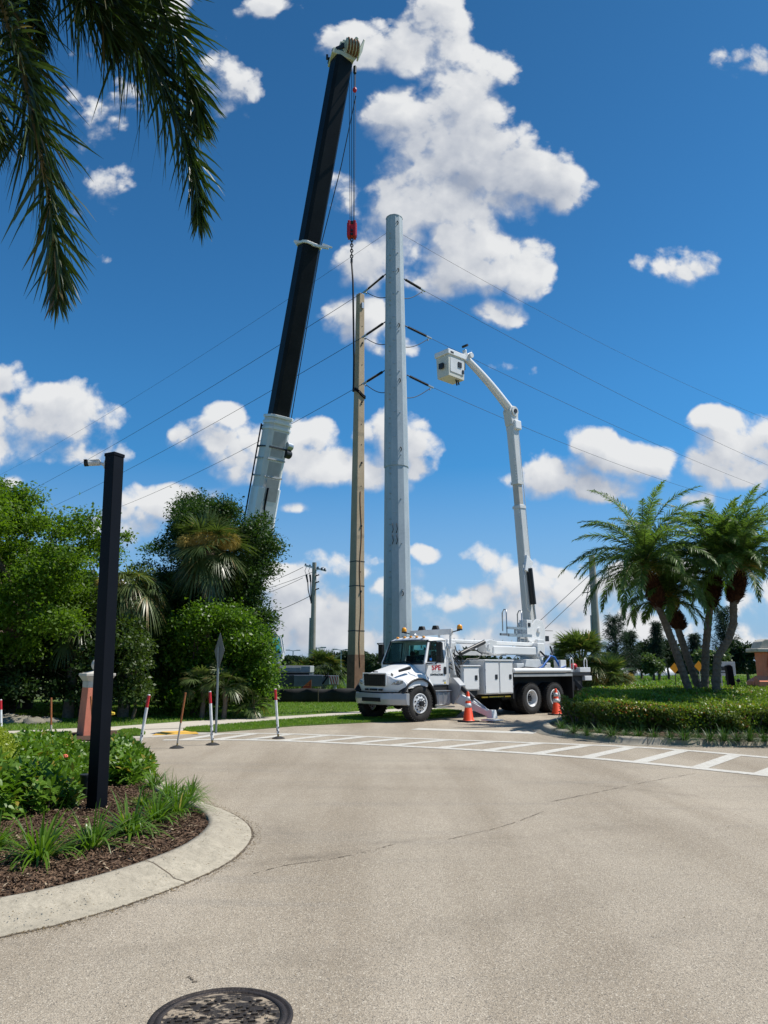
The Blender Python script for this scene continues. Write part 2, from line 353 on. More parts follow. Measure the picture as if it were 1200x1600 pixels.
def road_material():
    m = D.materials.new("pale_road"); m.use_nodes = True; b = NB(m.node_tree); bs = m.node_tree.nodes['Principled BSDF']
    oc = b.n('ShaderNodeTexCoord').outputs['Object']
    c = b.mix(b.mr(b.noise(oc, .35, 5, .6, .6), .3, .7), (.330, .278, .210, 1), (.425, .360, .275, 1))
    # long worn wheel bands, slightly paler
    st = b.n('ShaderNodeMapping'); b.l(oc, st.inputs[0]); st.inputs['Rotation'].default_value = (0, 0, radians(38)); st.inputs['Scale'].default_value = (.9, .12, 1)
    c = b.mix(b.mr(b.noise(st.outputs[0], 1.0, 4, .55), .42, .66, 0, .7), c, (.250, .200, .140, 1))
    st2 = b.n('ShaderNodeMapping'); b.l(oc, st2.inputs[0]); st2.inputs['Rotation'].default_value = (0, 0, radians(-24)); st2.inputs['Scale'].default_value = (.22, 2.4, 1)
    c = b.mix(b.mr(b.noise(st2.outputs[0], 1.0, 3, .55), .55, .72, 0, .35), c, (.24, .215, .18, 1))
    # aggregate: light and dark stones
    v = b.n('ShaderNodeTexVoronoi'); b.l(oc, v.inputs['Vector']); v.inputs['Scale'].default_value = 145; v.inputs['Randomness'].default_value = 1
    sv = b.n('ShaderNodeSeparateColor'); b.l(v.outputs['Color'], sv.inputs[0])
    ag = b.mr(sv.outputs[0], 0, 1, .72, 1.28); agc = b.n('ShaderNodeCombineColor')
    for i in range(3): b.l(ag, agc.inputs[i])
    c = b.mix(.75, c, agc.outputs[0], 'MULTIPLY')
    sp = b.m('GREATER_THAN', sv.outputs[1], .90); c = b.mix(b.m('MULTIPLY', sp, .65), c, (.62, .55, .44, 1))
    dk = b.m('GREATER_THAN', sv.outputs[2], .93); c = b.mix(b.m('MULTIPLY', dk, .6), c, (.10, .09, .08, 1))
    # pits between the stones and stray stains
    c = b.mix(b.mr(b.noise(oc, 260, 3, .7), .55, .75, 0, .55), c, (.13, .115, .10, 1))
    c = b.mix(b.mr(b.noise(oc, 2.3, 8, .75), .62, .80, 0, .45), c, (.20, .17, .14, 1))
    for (px, py, lx, ly, rot, st_) in ((500, 1338, 1.1, .16, 28, .75), (610, 1316, .9, .12, 20, .5), (430, 1300, .35, .9, 5, .45), (660, 1200, 3.2, .5, -12, .35), (560, 1230, 2.6, .35, -8, .3), (900, 1300, 2.2, .4, 25, .35), (760, 1440, 1.6, .3, 35, .35), (470, 1500, .5, .25, 10, .3), (1000, 1480, 1.2, .25, 40, .3), (980, 1232, 2.0, .16, -42, .5), (250, 1480, .7, .16, 18, .35), (860, 1110, 3.5, 1.2, 20, .35)):
        g_ = gp(px, py); v_ = b.vm('SUBTRACT', oc, (g_[0], g_[1], 0.0)); r_ = b.n('ShaderNodeVectorRotate', rotation_type='Z_AXIS'); b.l(v_, r_.inputs[0]); r_.inputs['Angle'].default_value = radians(-rot)
        v_ = b.vm('MULTIPLY', r_.outputs[0], (1 / lx, 1 / ly, 0.0)); q_ = b.vm('LENGTH', v_, out=1); f_ = b.m('MULTIPLY', b.mr(q_, .1, 1.0, st_ * .8, 0.0), b.mr(b.noise(oc, 5, 7, .75), .35, .62)); c = b.mix(f_, c, (.135, .110, .080, 1))
    b.l(c, bs.inputs['Base Color']); bs.inputs['Roughness'].default_value = .82; bs.inputs['Specular IOR Level'].default_value = .35
    bp = b.n('ShaderNodeBump'); bp.inputs['Strength'].default_value = .9; bp.inputs['Distance'].default_value = .004
    b.l(b.m('ADD', v.outputs['Distance'], b.noise(oc, 180, 4, .7)), bp.inputs['Height']); b.l(bp.outputs[0], bs.inputs['Normal'])
    return m
M_road = road_material()
def concrete(name, c1, c2, dark, sc=1.2, grime=.5):
    m = D.materials.new(name); m.use_nodes = True; b = NB(m.node_tree); bs = m.node_tree.nodes['Principled BSDF']
    oc = b.n('ShaderNodeTexCoord').outputs['Object']
    c = b.mix(b.mr(b.noise(oc, sc, 6, .65), .3, .7), tuple(c1) + (1,), tuple(c2) + (1,))
    c = b.mix(b.mr(b.noise(oc, sc * 4, 9, .78), .5 - .08 * grime, .68, 0, grime * .9), c, tuple(dark) + (1,))
    c = b.mix(b.mr(b.noise(oc, sc * 14, 6, .8), .50, .62, 0, grime * .45), c, tuple(x * 1.15 for x in dark) + (1,))
    c = b.mix(b.mr(b.noise(oc, 120, 4, .7), .50, .72, 0, .5), c, tuple(x * .6 for x in dark) + (1,))
    b.l(c, bs.inputs['Base Color']); bs.inputs['Roughness'].default_value = .85; bs.inputs['Specular IOR Level'].default_value = .3
    bp = b.n('ShaderNodeBump'); bp.inputs['Strength'].default_value = .6; bp.inputs['Distance'].default_value = .006
    b.l(b.noise(oc, 70, 6, .7), bp.inputs['Height']); b.l(bp.outputs[0], bs.inputs['Normal'])
    return m
M_kerb = concrete("kerb_concrete", (.37, .325, .25), (.50, .445, .345), (.215, .19, .145), 3.5, .9)
M_walk = concrete("sidewalk_concrete", (.50, .45, .37), (.57, .52, .44), (.36, .32, .26), .8, .4)
M_paint = concrete("road_paint", (.55, .535, .48), (.68, .67, .62), (.36, .31, .24), 3.2, .9)
M_yellow = mat("tactile_yellow", (.72, .42, .07), .7, var=.15, scale=4)
M_mulch = concrete("mulch_soil", (.055, .032, .02), (.11, .07, .045), (.02, .012, .008), 8, .8)
M_lawn = concrete("lawn_soil", (.07, .12, .02), (.11, .18, .03), (.06, .07, .02), 2.0, .5)

tag(sheet("ground", [(-2500, -600), (2500, -600), (2500, 4200), (-2500, 4200)], -.03, M_field), kind='structure')
sheet("road", [(-45, -14), (40, -14), (40, 35.5), (-45, 35.5)], 0.0, M_road)

# lawns and sidewalk (left of the truck)
G2 = lambda L: [gp(*p)[:2] for p in L]
upper = G2([(-700, 1160), (-150, 1150), (28, 1143), (172, 1137), (280, 1129), (480, 1118), (567, 1112), (680, 1104)]) + [(2.6, 35.2), (-30, 35.2)]
walk_n = [(-700, 1172), (-150, 1157), (28, 1149), (185, 1142), (288, 1138.5), (480, 1123), (567, 1117), (690, 1109)]
walk_f = [(-700, 1159), (-150, 1149), (28, 1142.2), (172, 1136.2), (280, 1128.2), (480, 1117.2), (567, 1111.2), (690, 1103.2)]
lower = G2([(292, 1139), (480, 1123.6), (567, 1117.6), (690, 1109.6), (722, 1112), (712, 1120), (640, 1126.5), (570, 1129.5), (460, 1135), (400, 1140), (340, 1144.5), (300, 1145), (286, 1142.5)])
strip = G2([(-700, 1173), (-150, 1157.5), (28, 1149.3), (112, 1146), (100, 1154), (60, 1159), (0, 1163), (-150, 1168), (-700, 1190)])
patch = G2([(182, 1146), (192, 1142.5), (212, 1141), (224, 1144.5), (227, 1148), (220, 1151), (196, 1151.5)])
sheet("sidewalk", G2(walk_n) + G2(walk_f)[::-1], -.01, M_walk, top=.022)
sheet("sidewalk_ramp", G2([(172, 1146), (186, 1142.3), (288, 1138.8), (286, 1142.5), (300, 1145.2), (340, 1145), (238, 1152.5), (160, 1156)]), -.01, M_walk, top=.012)
tag(sheet("tactile_paving", G2([(238, 1149.8), (253, 1144.5), (303, 1142.5), (310, 1147.6)]), .012, M_yellow, top=.024), "yellow tactile warning pad let into the pale sidewalk ramp", "tactile pad").__delitem__('kind')
for nm, pl in (("lawn", upper), ("lawn_verge", lower), ("verge_strip", strip), ("verge_patch", patch)): sheet(nm, pl, -.02, M_lawn, top=.03)
sheet("mulch_bed", G2([(108, 1147), (150, 1142.6), (186, 1142.6), (184, 1149), (200, 1153), (160, 1158), (112, 1158)]), -.01, M_mulch, top=.026)
# grass blades
rng = np.random.default_rng(5)
M_blade = leafmat("grass_blade", (.095, .185, .018), (.19, .31, .038), .40, .5, .3, c3=(.30, .28, .10), f3=.06)
def blades(name, poly, n, h, w, m, z=.03, lean=.5, droop=.5):
    q = scatter_poly(rng, poly, n); P = np.column_stack([q, np.full(n, z)])
    a = rng.uniform(0, 2 * pi, n); ln = rng.uniform(0, lean, n)
    Dn = np.column_stack([np.cos(a) * ln, np.sin(a) * ln, np.ones(n)]); Wv = np.column_stack([-np.sin(a), np.cos(a), np.zeros(n)])
    V, F = strips(P, Dn, Wv, rng.uniform(.6, 1.25, n) * h, w, droop, segs=2)
    return tag(np_mesh(name, V, F, m), kind='stuff')
blades("lawn_grass", [p for p in upper if 0 or True], 110000, .085, .016, M_blade)
blades("lawn_grass", lower, 42000, .075, .013, M_blade)
blades("lawn_grass", strip, 22000, .08, .014, M_blade)
blades("lawn_grass", patch, 4500, .07, .013, M_blade)

# crosswalk, stop line
def quad_px(L): return G2(L)
def paint_strip(mb, a, b_, w, z=.005):
    a = Vector((a[0], a[1])); c = Vector((b_[0], b_[1])); d = (c - a).normalized(); n = Vector((-d.y, d.x)) * w / 2
    mb.add([(a.x + n.x, a.y + n.y, z), (c.x + n.x, c.y + n.y, z), (c.x - n.x, c.y - n.y, z), (a.x - n.x, a.y - n.y, z)], [(0, 1, 2, 3)])
near_px = [(255, 1156.5), (420, 1157), (667, 1168), (901, 1183), (1200, 1212), (1420, 1238)]
far_px = [(300, 1147.5), (433, 1146.5), (693, 1156), (992, 1167.5), (1200, 1184), (1420, 1204)]
NP = smooth_poly(G2(near_px), 6); FP = smooth_poly(G2(far_px), 6)
mb = MB()
def line_strip(pts, w, z):
    for i in range(len(pts) - 1):
        d0 = norm(pts[min(i + 1, len(pts) - 1)] - pts[max(i - 1, 0)]); d1 = norm(pts[min(i + 2, len(pts) - 1)] - pts[i])
        n0 = np.array([-d0[1], d0[0]]) * w / 2; n1 = np.array([-d1[1], d1[0]]) * w / 2
        a, c = pts[i], pts[i + 1]
        mb.add([(*(a + n0), z), (*(c + n1), z), (*(c - n1), z), (*(a - n0), z)], [(0, 1, 2, 3)])
line_strip(NP, .24, .006); line_strip(FP, .22, .006)
def along(pts, px):
    """ground point on polyline pts seen at column px"""
    for i in range(len(pts) - 1):
        a, c = pts[i], pts[i + 1]
        ca = 600 + FPX * a[0] / (a[1] * cos(PITCH) - EYE * sin(PITCH)); cc = 600 + FPX * c[0] / (c[1] * cos(PITCH) - EYE * sin(PITCH))
        if ca <= px <= cc: return a + (c - a) * (px - ca) / (cc - ca + 1e-9)
    return None
bars = [(300, 380), (352, 440), (404, 500), (458, 560), (517, 640), (576, 708), (633, 760), (690, 775), (758, 845), (836, 920), (914, 990), (992, 1063), (1085, 1150), (1185, 1250), (1290, 1360)]
bars = [(p, q_) for p, q_ in [(285, 345), (335, 400), (385, 455), (438, 512), (492, 570), (548, 632), (610, 700), (685, 772), (757, 843), (836, 920), (914, 988), (996, 1068), (1090, 1150), (1188, 1246), (1290, 1345)]]
for p, q_ in bars:
    a, c = along(NP, p), along(FP, q_)
    if a is not None and c is not None: paint_strip(mb, a + (c - a) * .03, c - (c - a) * .03, .26, .0045)
tag(mb.build("crosswalk_marking", M_paint), kind='structure')
mb = MB(); a, c = gp(648, 1139), gp(836, 1145.5); paint_strip(mb, a, c, .55, .005)
tag(mb.build("stop_line", M_paint), kind='structure')
# cracks and old joints: thin dark wandering strips
M_crack = mat("crack_dark", (.12, .095, .068), .95, var=.3, scale=8)
mb = MB(); cr = random.Random(4)
def crack(pts, w):
    P = smooth_poly(G2(pts), 10)
    for i in range(len(P) - 1):
        if cr.random() < .16: continue
        a = P[i] + np.array([cr.uniform(-1, 1), cr.uniform(-1, 1)]) * .012; c = P[i + 1]
        paint_strip(mb, a, c, w * cr.uniform(.4, 1.3), .0035)
crack([(385, 1368), (450, 1352), (520, 1342), (575, 1330), (622, 1318)], .010)
crack([(860, 1253), (935, 1238), (1010, 1222), (1085, 1209)], .010)
crack([(700, 1312), (790, 1290), (850, 1268)], .008)
crack([(292, 1526), (306, 1535)], .012)
tag(mb.build("road_crack", M_crack), kind='structure')
def kerb_dirt(curve, seed):
    mb = MB(); r_ = random.Random(seed); P = smooth_poly(curve, 30)
    for i in range(len(P) - 1):
        if r_.random() < .22: continue
        d = norm(P[i + 1] - P[i]); nn = np.array([d[1], -d[0]]); o1 = r_.uniform(-.004, .012); paint_strip(mb, P[i] + nn * o1 - d * .01, P[i + 1] + nn * r_.uniform(-.004, .012) + d * .01, r_.uniform(.008, .034), .0028 + .0002 * (i % 3))
    tag(mb.build("gutter_dirt", M_crack), kind='structure')

# kerbed islands
def kerb(name, pts, prof, closed=False, z0=0, m=None):
    P = smooth_poly(pts, 8); n = len(P); V = []; F = []; k = len(prof)
    for i in range(n):
        d = norm(P[min(i + 1, n - 1)] - P[max(i - 1, 0)]); nn = np.array([-d[1], d[0]])
        for (o_, h) in prof: V.append((*(P[i] + nn * o_), h))
    for i in range(n - 1):
        for j in range(k - 1): F.append((i * k + j, i * k + j + 1, (i + 1) * k + j + 1, (i + 1) * k + j))
    b_ = MB(); b_.add(V, F, True)
    o = b_.build(name, m or M_kerb); tag(o, kind='structure')
    jb = MB(); acc_ = 0.0; d0 = P[0]
    for i in range(1, n - 1):
        acc_ += np.linalg.norm(P[i] - P[i - 1])
        if acc_ > 2.6:
            acc_ = 0.0; dd = norm(P[i + 1] - P[i]) * .007
            for j in range(k - 2):
                a_, c_ = V[i * k + j], V[i * k + j + 1]; jb.add([(a_[0] - dd[0], a_[1] - dd[1], a_[2] + .0015), (a_[0] + dd[0], a_[1] + dd[1], a_[2] + .0015), (c_[0] + dd[0], c_[1] + dd[1], c_[2] + .0015), (c_[0] - dd[0], c_[1] - dd[1], c_[2] + .0015)], [(0, 1, 2, 3)])
    if jb.v: jj = jb.build("kerb_joint", D.materials.get("crack_dark")); tag(jj, kind='structure')
    return [np.array(V[i * k + k - 1][:2]) for i in range(n)]
kl = G2([(-420, 1560), (-200, 1512), (0, 1465), (110, 1440), (210, 1410), (300, 1376), (362, 1344), (392, 1312), (388, 1290), (358, 1270), (312, 1252), (262, 1224), (215, 1199), (130, 1184), (0, 1176), (-300, 1170)])
inL = kerb("kerb", kl, [(0, -.02), (.01, .012), (.11, .024), (.15, .05), (.31, .115), (.37, .125), (.42, .118), (.425, .02)])
kr = G2([(832, 1139.5), (842, 1146), (870, 1152), (925, 1159), (990, 1164.5), (1090, 1167), (1200, 1168), (1400, 1172)])
kr_full = [np.array(gp(925, 1112)[:2]), np.array(gp(885, 1121)[:2]), np.array(gp(850, 1130)[:2]), np.array(gp(834, 1135.5)[:2])] + [np.array(p) for p in kr]
kerb_dirt(kl[2:12], 1); kerb_dirt(kr, 2)
inR = kerb("kerb", [p for p in kr_full], [(0, -.01), (.01, .008), (.22, .012), (.25, .10), (.28, .135), (.42, .145), (.46, .13), (.465, .02)])
sheet("mulch_bed", [tuple(p) for p in inL] + [(-14, 16)], -.01, M_mulch, top=.085)
back_right = [tuple(p) for p in inR] + [(14.5, 16), (15, 27.5), (6.9, 27.5)]
sheet("mulch_bed", back_right, -.01, M_mulch, top=.10)
M_chip = leafmat("mulch_chip", (.05, .028, .018), (.19, .12, .075), 0.0, .85, .2, c3=(.36, .28, .19), f3=.05)
def chips(poly, n, z, s):
    q = scatter_poly(rng, poly, n); P = np.column_stack([q, z + rng.uniform(0, .03, n)])
    a = rng.uniform(0, 2 * pi, n); V, F = leaf_quads(P, np.column_stack([np.cos(a), np.sin(a), rng.normal(0, .3, n)]), np.column_stack([rng.normal(0, .45, (n, 2)), np.ones(n)]), rng.uniform(.4, 1.6, n) * s, rng.uniform(.2, .45, n) * s)
    return tag(np_mesh("mulch", V, F, M_chip), kind='stuff')
near_left = [tuple(p) for p in inL if p[1] < 11] + [(-4.6, 9.6), (-5.5, 5)]
chips(near_left, 42000, .085, .045)
chips([p for p in back_right if p[1] < 19.9 and p[0] < 13] + [(12, 18.4), (5.6, 20.3)], 6000, .10, .07)

# leaf litter and grit along the kerb
L_litter = leafmat("leaf_litter", (.10, .07, .035), (.24, .17, .08), 0.0, .8, .2)
qs = []; rl = np.random.default_rng(77)
for i in range(len(inL) - 1):
    if inL[i][1] < 12: m_ = 26; d_ = norm(inL[i + 1] - inL[i]); nn_ = np.array([d_[1], -d_[0]]); t_ = rl.random((m_, 1)); o_ = rl.choice([.44, .47, .5, .3, .1], size=(m_, 1), p=[.42, .25, .13, .1, .1]) + rl.normal(0, .03, (m_, 1)); qs.append(np.column_stack([inL[i] + (inL[i + 1] - inL[i]) * t_ + nn_ * o_, np.where(o_[:, 0] > .4, .006, .13 - .25 * (o_[:, 0] - .1).clip(0))]))
qs.append(np.column_stack([rl.uniform(-2.5, 4.5, 260), rl.uniform(3.2, 16, 260), np.full(260, .006)])); qs = np.concatenate(qs)
n_ = len(qs); a_ = rl.uniform(0, 2 * pi, n_); V, F = leaf_quads(qs, np.column_stack([np.cos(a_), np.sin(a_), rl.normal(0, .1, n_)]), np.column_stack([rl.normal(0, .2, (n_, 2)), np.ones(n_)]), rl.uniform(.006, .024, n_), rl.uniform(.003, .010, n_))
tag(np_mesh("leaf_litter", V, F, L_litter), kind='stuff')

# manhole
mh = at(0, 0, 1); cx, cy = gp(346, 1592)[:2]
R_ = .315
mh = empty("manhole_cover", "round rusty iron manhole cover with a sanded lid set in the road", "manhole cover", (cx, cy, 0))
M_iron = mat("cast_iron", (.045, .036, .032), .5, .55, var=.35, scale=9, bump=.4, bscale=90)
M_lid = D.materials.new("lid_sanded"); M_lid.use_nodes = True; b = NB(M_lid.node_tree); bs = M_lid.node_tree.nodes['Principled BSDF']
oc = b.n('ShaderNodeTexCoord').outputs['Object']; ms = b.n('ShaderNodeMapping'); b.l(oc, ms.inputs[0]); ms.inputs['Scale'].default_value = (1, 2.0, 1)
f = b.mr(b.noise(ms.outputs[0], 8, 8, .7, .6), .5, .58)
b.l(b.mix(f, (.045, .035, .028, 1), b.mix(b.noise(oc, 300, 3, .7), (.20, .15, .10, 1), (.48, .40, .30, 1))), bs.inputs['Base Color'])
b.l(b.mr(f, 0, 1, .45, .9), bs.inputs['Roughness']); b.l(b.mr(f, 0, 1, .4, 0), bs.inputs['Metallic'])
bp = b.n('ShaderNodeBump'); bp.inputs['Strength'].default_value = .8; bp.inputs['Distance'].default_value = .006; b.l(b.noise(oc, 120, 6, .7), bp.inputs['Height']); b.l(bp.outputs[0], bs.inputs['Normal'])
MB().lathe((0, 0, 0), [(R_ + .018, -.02), (R_ + .016, .008), (R_, .011), (R_ - .008, .004), (R_ - .012, .004), (R_ - .02, .010), (R_ - .042, .010), (R_ - .046, -.01)], 64, caps=False).build("frame", M_iron, mh)
MB().lathe((0, 0, 0), [(.002, .0045), (R_ - .044, .0045), (R_ - .044, -.02)], 56, caps=False, smooth=False).build("lid", M_lid, mh)
mb = MB(); rr = random.Random(3)
for i in range(-6, 7):
    for j in range(-7, 8):
        x = i * .042 + (j % 2) * .021; y = j * .036
        if x * x + y * y < (R_ - .075) ** 2 and rr.random() < .72: mb.box((x, y, .006), (.032, .013, .012), (0, 0, .25 + (1.3 if (i + j) % 2 else 0)))
mb.build("tread_pattern", M_lid, mh, bevel=.002)
# ================================================================ poles, wires, crane
M_conc_pole = concrete("pole_concrete", (.42, .325, .215), (.52, .42, .30), (.24, .17, .11), .7, .45)
M_galv = D.materials.new("galvanised_steel"); M_galv.use_nodes = True; b = NB(M_galv.node_tree); bs = M_galv.node_tree.nodes['Principled BSDF']
oc = b.n('ShaderNodeTexCoord').outputs['Object']; mp = b.n('ShaderNodeMapping'); b.l(oc, mp.inputs[0]); mp.inputs['Scale'].default_value = (1, 1, .35)
c = b.mix(b.mr(b.noise(mp.outputs[0], 1.6, 7, .65), .3, .7), (.32, .37, .395, 1), (.46, .51, .53, 1)); v = b.n('ShaderNodeTexVoronoi'); b.l(oc, v.inputs[0]); v.inputs['Scale'].default_value = 14
sc_ = b.n('ShaderNodeSeparateColor'); b.l(v.outputs['Color'], sc_.inputs[0]); c = b.mix(b.m('MULTIPLY', sc_.outputs[0], .3), c, (.52, .56, .58, 1))
b.l(c, bs.inputs['Base Color']); bs.inputs['Metallic'].default_value = .12; bs.inputs['Roughness'].default_value = .5
M_dark = mat("dark_metal", (.03, .032, .035), .5, .4)
M_black = mat("black_paint", (.004, .005, .008), .5, var=.2, scale=2, spec=.12)
M_wire = mat("wire", (.035, .04, .045), .6, .3)
M_white = mat("white_paint", (.74, .75, .75), .32, var=.05, scale=1.5, coat=.3)
M_whiteG = mat("white_dirty", (.60, .60, .58), .5, var=.12, scale=2.5, col2=(.70, .70, .68))
M_grey = mat("grey_paint", (.36, .37, .37), .45, var=.12, scale=3)
M_red = mat("red_paint", (.50, .012, .02), .45, var=.15, scale=4)
M_rubber = mat("rubber", (.022, .021, .020), .85, var=.4, scale=6, bump=.4, bscale=60)
M_silver = mat("aluminium", (.48, .49, .50), .38, .75, var=.1, scale=5)
M_glass = glass("window_glass", (.55, .72, .72), .42)
M_tan = mat("rust_brown", (.22, .10, .045), .8, var=.3, scale=20)

# concrete pole being lifted
cp = at(556, 1000, 38); cx, cy = cp[0], 38.0
pole = empty("concrete_pole", "tapered tan square concrete pole strapped to the crane sling", "utility pole", (cx, cy, 0), radians(40))
ztop = float(at(563, 460, 38)[2]); 
mb = MB(); w0, w1 = .64, .335
def lerp(a, b_, t): return a + (b_ - a) * t
tx, ty = (float(at(563, 460, 38)[0]) - cx), 0
lx = tx * cos(radians(-40)); ly = tx * sin(radians(-40))
mb.beam((0, 0, 0), (lx, ly, ztop), w0, w0, w1, w1, up=(0, 1, 0)); mb.build("shaft", M_conc_pole, pole, bevel=.03)
def pos_on(z): t = z / ztop; return lx * t, ly * t, lerp(w0, w1, t)
M_conc_dark = mat("pole_wet_stain", (.20, .115, .07), .85, var=.3, scale=3)
mb = MB(); x, y, w = pos_on(1.4); zs = float(at(556, 1023, 38)[2]); mb.beam((0, 0, 0), (*pos_on(zs)[:2], zs), w0 + .006, w0 + .006, pos_on(zs)[2] + .006, pos_on(zs)[2] + .006, up=(0, 1, 0)); mb.build("stained_butt", M_conc_dark, pole)
for py in (878, 916, 986): z = float(at(556, py, 38)[2]); x, y, w = pos_on(z); MB().box((x, y, z), (w + .012, w + .012, .045)).build("joint_band", M_dark, pole)

for k in range(15):
    z = 5.2 + k * 1.12; x, y, w = pos_on(z); q = MB()
    q.cyl((x + .02 * (k % 2), y - w / 2 - .015, z), (x + .02 * (k % 2), y - w / 2 + .02, z), .028, n=8)
    if k % 3 == 0: q.box((x + .02, y - w / 2 - .04, z + .12), (.05, .08, .10))
    q.build("step_socket", M_dark, pole)
mb = MB(); x, y, w = pos_on(ztop - .8); mb.box((x, y - w / 2 - .04, ztop - .75), (.14, .09, .34)); mb.build("top_bracket", M_silver, pole)
mb = MB()
P = [(pos_on(z)[0] + .05 * sin(z * 1.7), pos_on(z)[1] - pos_on(z)[2] / 2 - .02, z) for z in np.linspace(1.6, 10.5, 24)]
mb.tube(P, .02, 6); mb.build("ground_wire", M_tan, pole)

# galvanised steel pole, twelve sided
SP = at(622, 1000, 36); sx = float(SP[0]); sz = float(at(616, 343, 36)[2]); stx = float(at(616, 343, 36)[0]) - sx
spole = empty("steel_pole", "tall twelve-sided galvanised steel transmission pole with bolt studs, thickest of the poles", "utility pole", (sx, 36.0, 0))
zsp = float(at(620, 719, 36)[2]); r0 = .735; r1 = .405
def srad(z): return lerp(r0, r1, z / sz)
def sxo(z): return stx * z / sz
def shaft(z0, z1, extra, name):
    mb = MB(); n = 12; V = []
    for z in (z0, z1):
        for k in range(n): t = 2 * pi * (k + .2) / n; V.append((sxo(z) + (srad(z) + extra) * cos(t), (srad(z) + extra) * sin(t), z))
    mb.add(V, [(k, (k + 1) % n, n + (k + 1) % n, n + k) for k in range(n)] + [tuple(range(n - 1, -1, -1)), tuple(range(n, 2 * n))])
    return mb.build(name, M_galv, spole, bevel=.012)
shaft(0, zsp, 0, "lower_shaft"); shaft(zsp - .4, sz, .035, "upper_shaft")
MB().cyl((sxo(sz), 0, sz + .003), (sxo(sz), 0, sz + .05), r1 + .05, n=12).build("top_cap", M_galv, spole)
def face_pt(z, k, off=0.0, ex=.035):
    """point on the middle of face k at height z, off sideways"""
    t = 2 * pi * (k + .7) / 12; R = (srad(z) + (ex if z > zsp - .4 else 0)) * cos(pi / 12)
    return Vector((sxo(z) + R * cos(t) - off * sin(t), R * sin(t) + off * cos(t), z)), Vector((cos(t), sin(t), 0))
cnt = 0
for k, zz in ((7, np.arange(3.2, sz - 1, 1.28)), (8, np.arange(3.8, sz - 1, 1.28)), (9, np.arange(3.0, sz - 1, 2.2))):
    for z in zz:
        for dz in ((0, .27) if k == 7 else (0,)):
            q = MB(); p, d_ = face_pt(z + dz, k, .06 if k == 7 else 0.0); q.cyl(p - d_ * .01, p + d_ * .045, .036, n=6); q.build("bolt", M_grey if k == 7 else M_silver, spole)
for z in (sz - .55, sz - 3.3, sz - 6.4, sz - 9.4, 12.0, 4.9): 
    p, d_ = face_pt(z, 9); q = MB(); q.tube([p, p + d_ * .09 + Vector((0, 0, .02)), p + d_ * .10 + Vector((0, 0, .13)), p + Vector((0, 0, .2))], .025, 6); q.build("lifting_lug", M_dark, spole)
for dz in (0, .55):
    for o_ in (-.12, .08):
        p, d_ = face_pt(7.8 + dz, 8, o_); q = MB(); q.tube([p, p + d_ * .1, p + d_ * .12 + Vector((0.05, 0, -.3)), p + Vector((-.02, 0, -.45)) + d_ * .02], .018, 6); q.build("hand_ring", M_dark, spole)

# insulators, jumpers and the conductors
def insulator(p, q):
    p, q = Vector(p), Vector(q); d_ = (q - p); L = d_.length; d_.normalize(); mb = MB()
    mb.cyl(p, p + d_ * L * .12, .03, n=8); mb.cyl(p + d_ * L * .12, p + d_ * L * .93, .048, n=8)
    for k in range(18): c = p + d_ * L * (.14 + .77 * k / 17); mb.cyl(c, c + d_ * .025, .072, .04, n=10)
    mb.cyl(p + d_ * L * .93, q, .028, n=8); o = mb.build("insulator", M_dark, spole); 
    mb = MB(); mb.beam(q - d_ * .1, q + d_ * .28, .09, .07); mb.cyl(q + d_ * .1, q + d_ * .02 + Vector((0, 0, -.22)), .035, n=8); mb.build("clamp", M_silver, o)
inv = Vector((-sx, -36.0, 0))
levels = [((603, 428), (573, 453), (630, 435), (659, 452)), ((602, 503), (571, 524), (633, 509), (668, 526)), ((601, 579), (572, 597), (636, 586), (671, 603))]
ends_l = [(60, 760), (105, 781), (205, 785)]; ends_r = [(1200, 727), (1186, 760), (1092, 768)]
lv = ["top", "middle", "lowest"]
def wire_pts(a, c, sag, n=30, ext=1.0):
    out = []
    for i in range(n + 1):
        t = ext * i / n; p = Vector(a).lerp(Vector(c), t) if t <= 1 else Vector(a) + (Vector(c) - Vector(a)) * t; p = p.copy(); p.z -= 4 * sag * t * (1 - t) ; out.append(p)
    return out
for i, (pl, ql, pr, qr) in enumerate(levels):
    A = Vector(at(*pl, 36)); B = Vector(at(*ql, 37.2)); Cc = Vector(at(*pr, 36)); Dd = Vector(at(*qr, 37.0))
    insulator(A + inv, B + inv); insulator(Cc + inv, Dd + inv)
    for (p, q, nm) in ((B, A, 0), (Dd, Cc, 1)):
        e = Vector((A.x if nm == 0 else Cc.x, 35.6, 0)); low = p.z - .75; pts = []
        for t in np.linspace(0, 1, 12): r_ = p.lerp(q, t); r_.z = p.z - .85 * sin(t * pi / 2) ** .8 + .05 * t; r_.z = lerp(p.z - .15, p.z - 1.0, math.sin(t * pi / 2)); r_.x = lerp(p.x, q.x + (0.15 if nm == 0 else -.15), t); pts.append(r_ + inv)
        mb = MB(); mb.tube(pts, .022, 6); mb.build("jumper_wire", M_wire, spole)
    EL = atz(*ends_l[i], 17.5 - 1.5 * i + 2); ER = atz(*ends_r[i], 19.5 - 1.6 * i)
    for S_, E_, side, rd in ((B, EL, "left", .014), (Dd, ER, "right", .011)):
        mb = MB(); mb.tube(wire_pts(S_, E_, .35, 44, 2.6), rd, 5)
        tag(mb.build("power_line", M_wire), "%s dark conductor running down to the %s from the steel pole" % (lv[i], side), "power line", "conductors on the steel pole")
for (p, q, side) in (((604, 364), (0, 742), "left"), ((628, 366), (1200, 655), "right")):
    A = Vector(at(*p, 36)); B = Vector(atz(*q, 21)); mb = MB(); mb.tube(wire_pts(A, B, .6, 30, 1.3), .008, 5)
    tag(mb.build("static_wire", M_wire), "thin static wire running to the %s from near the steel pole's top" % side, "power line", "thin static wires")

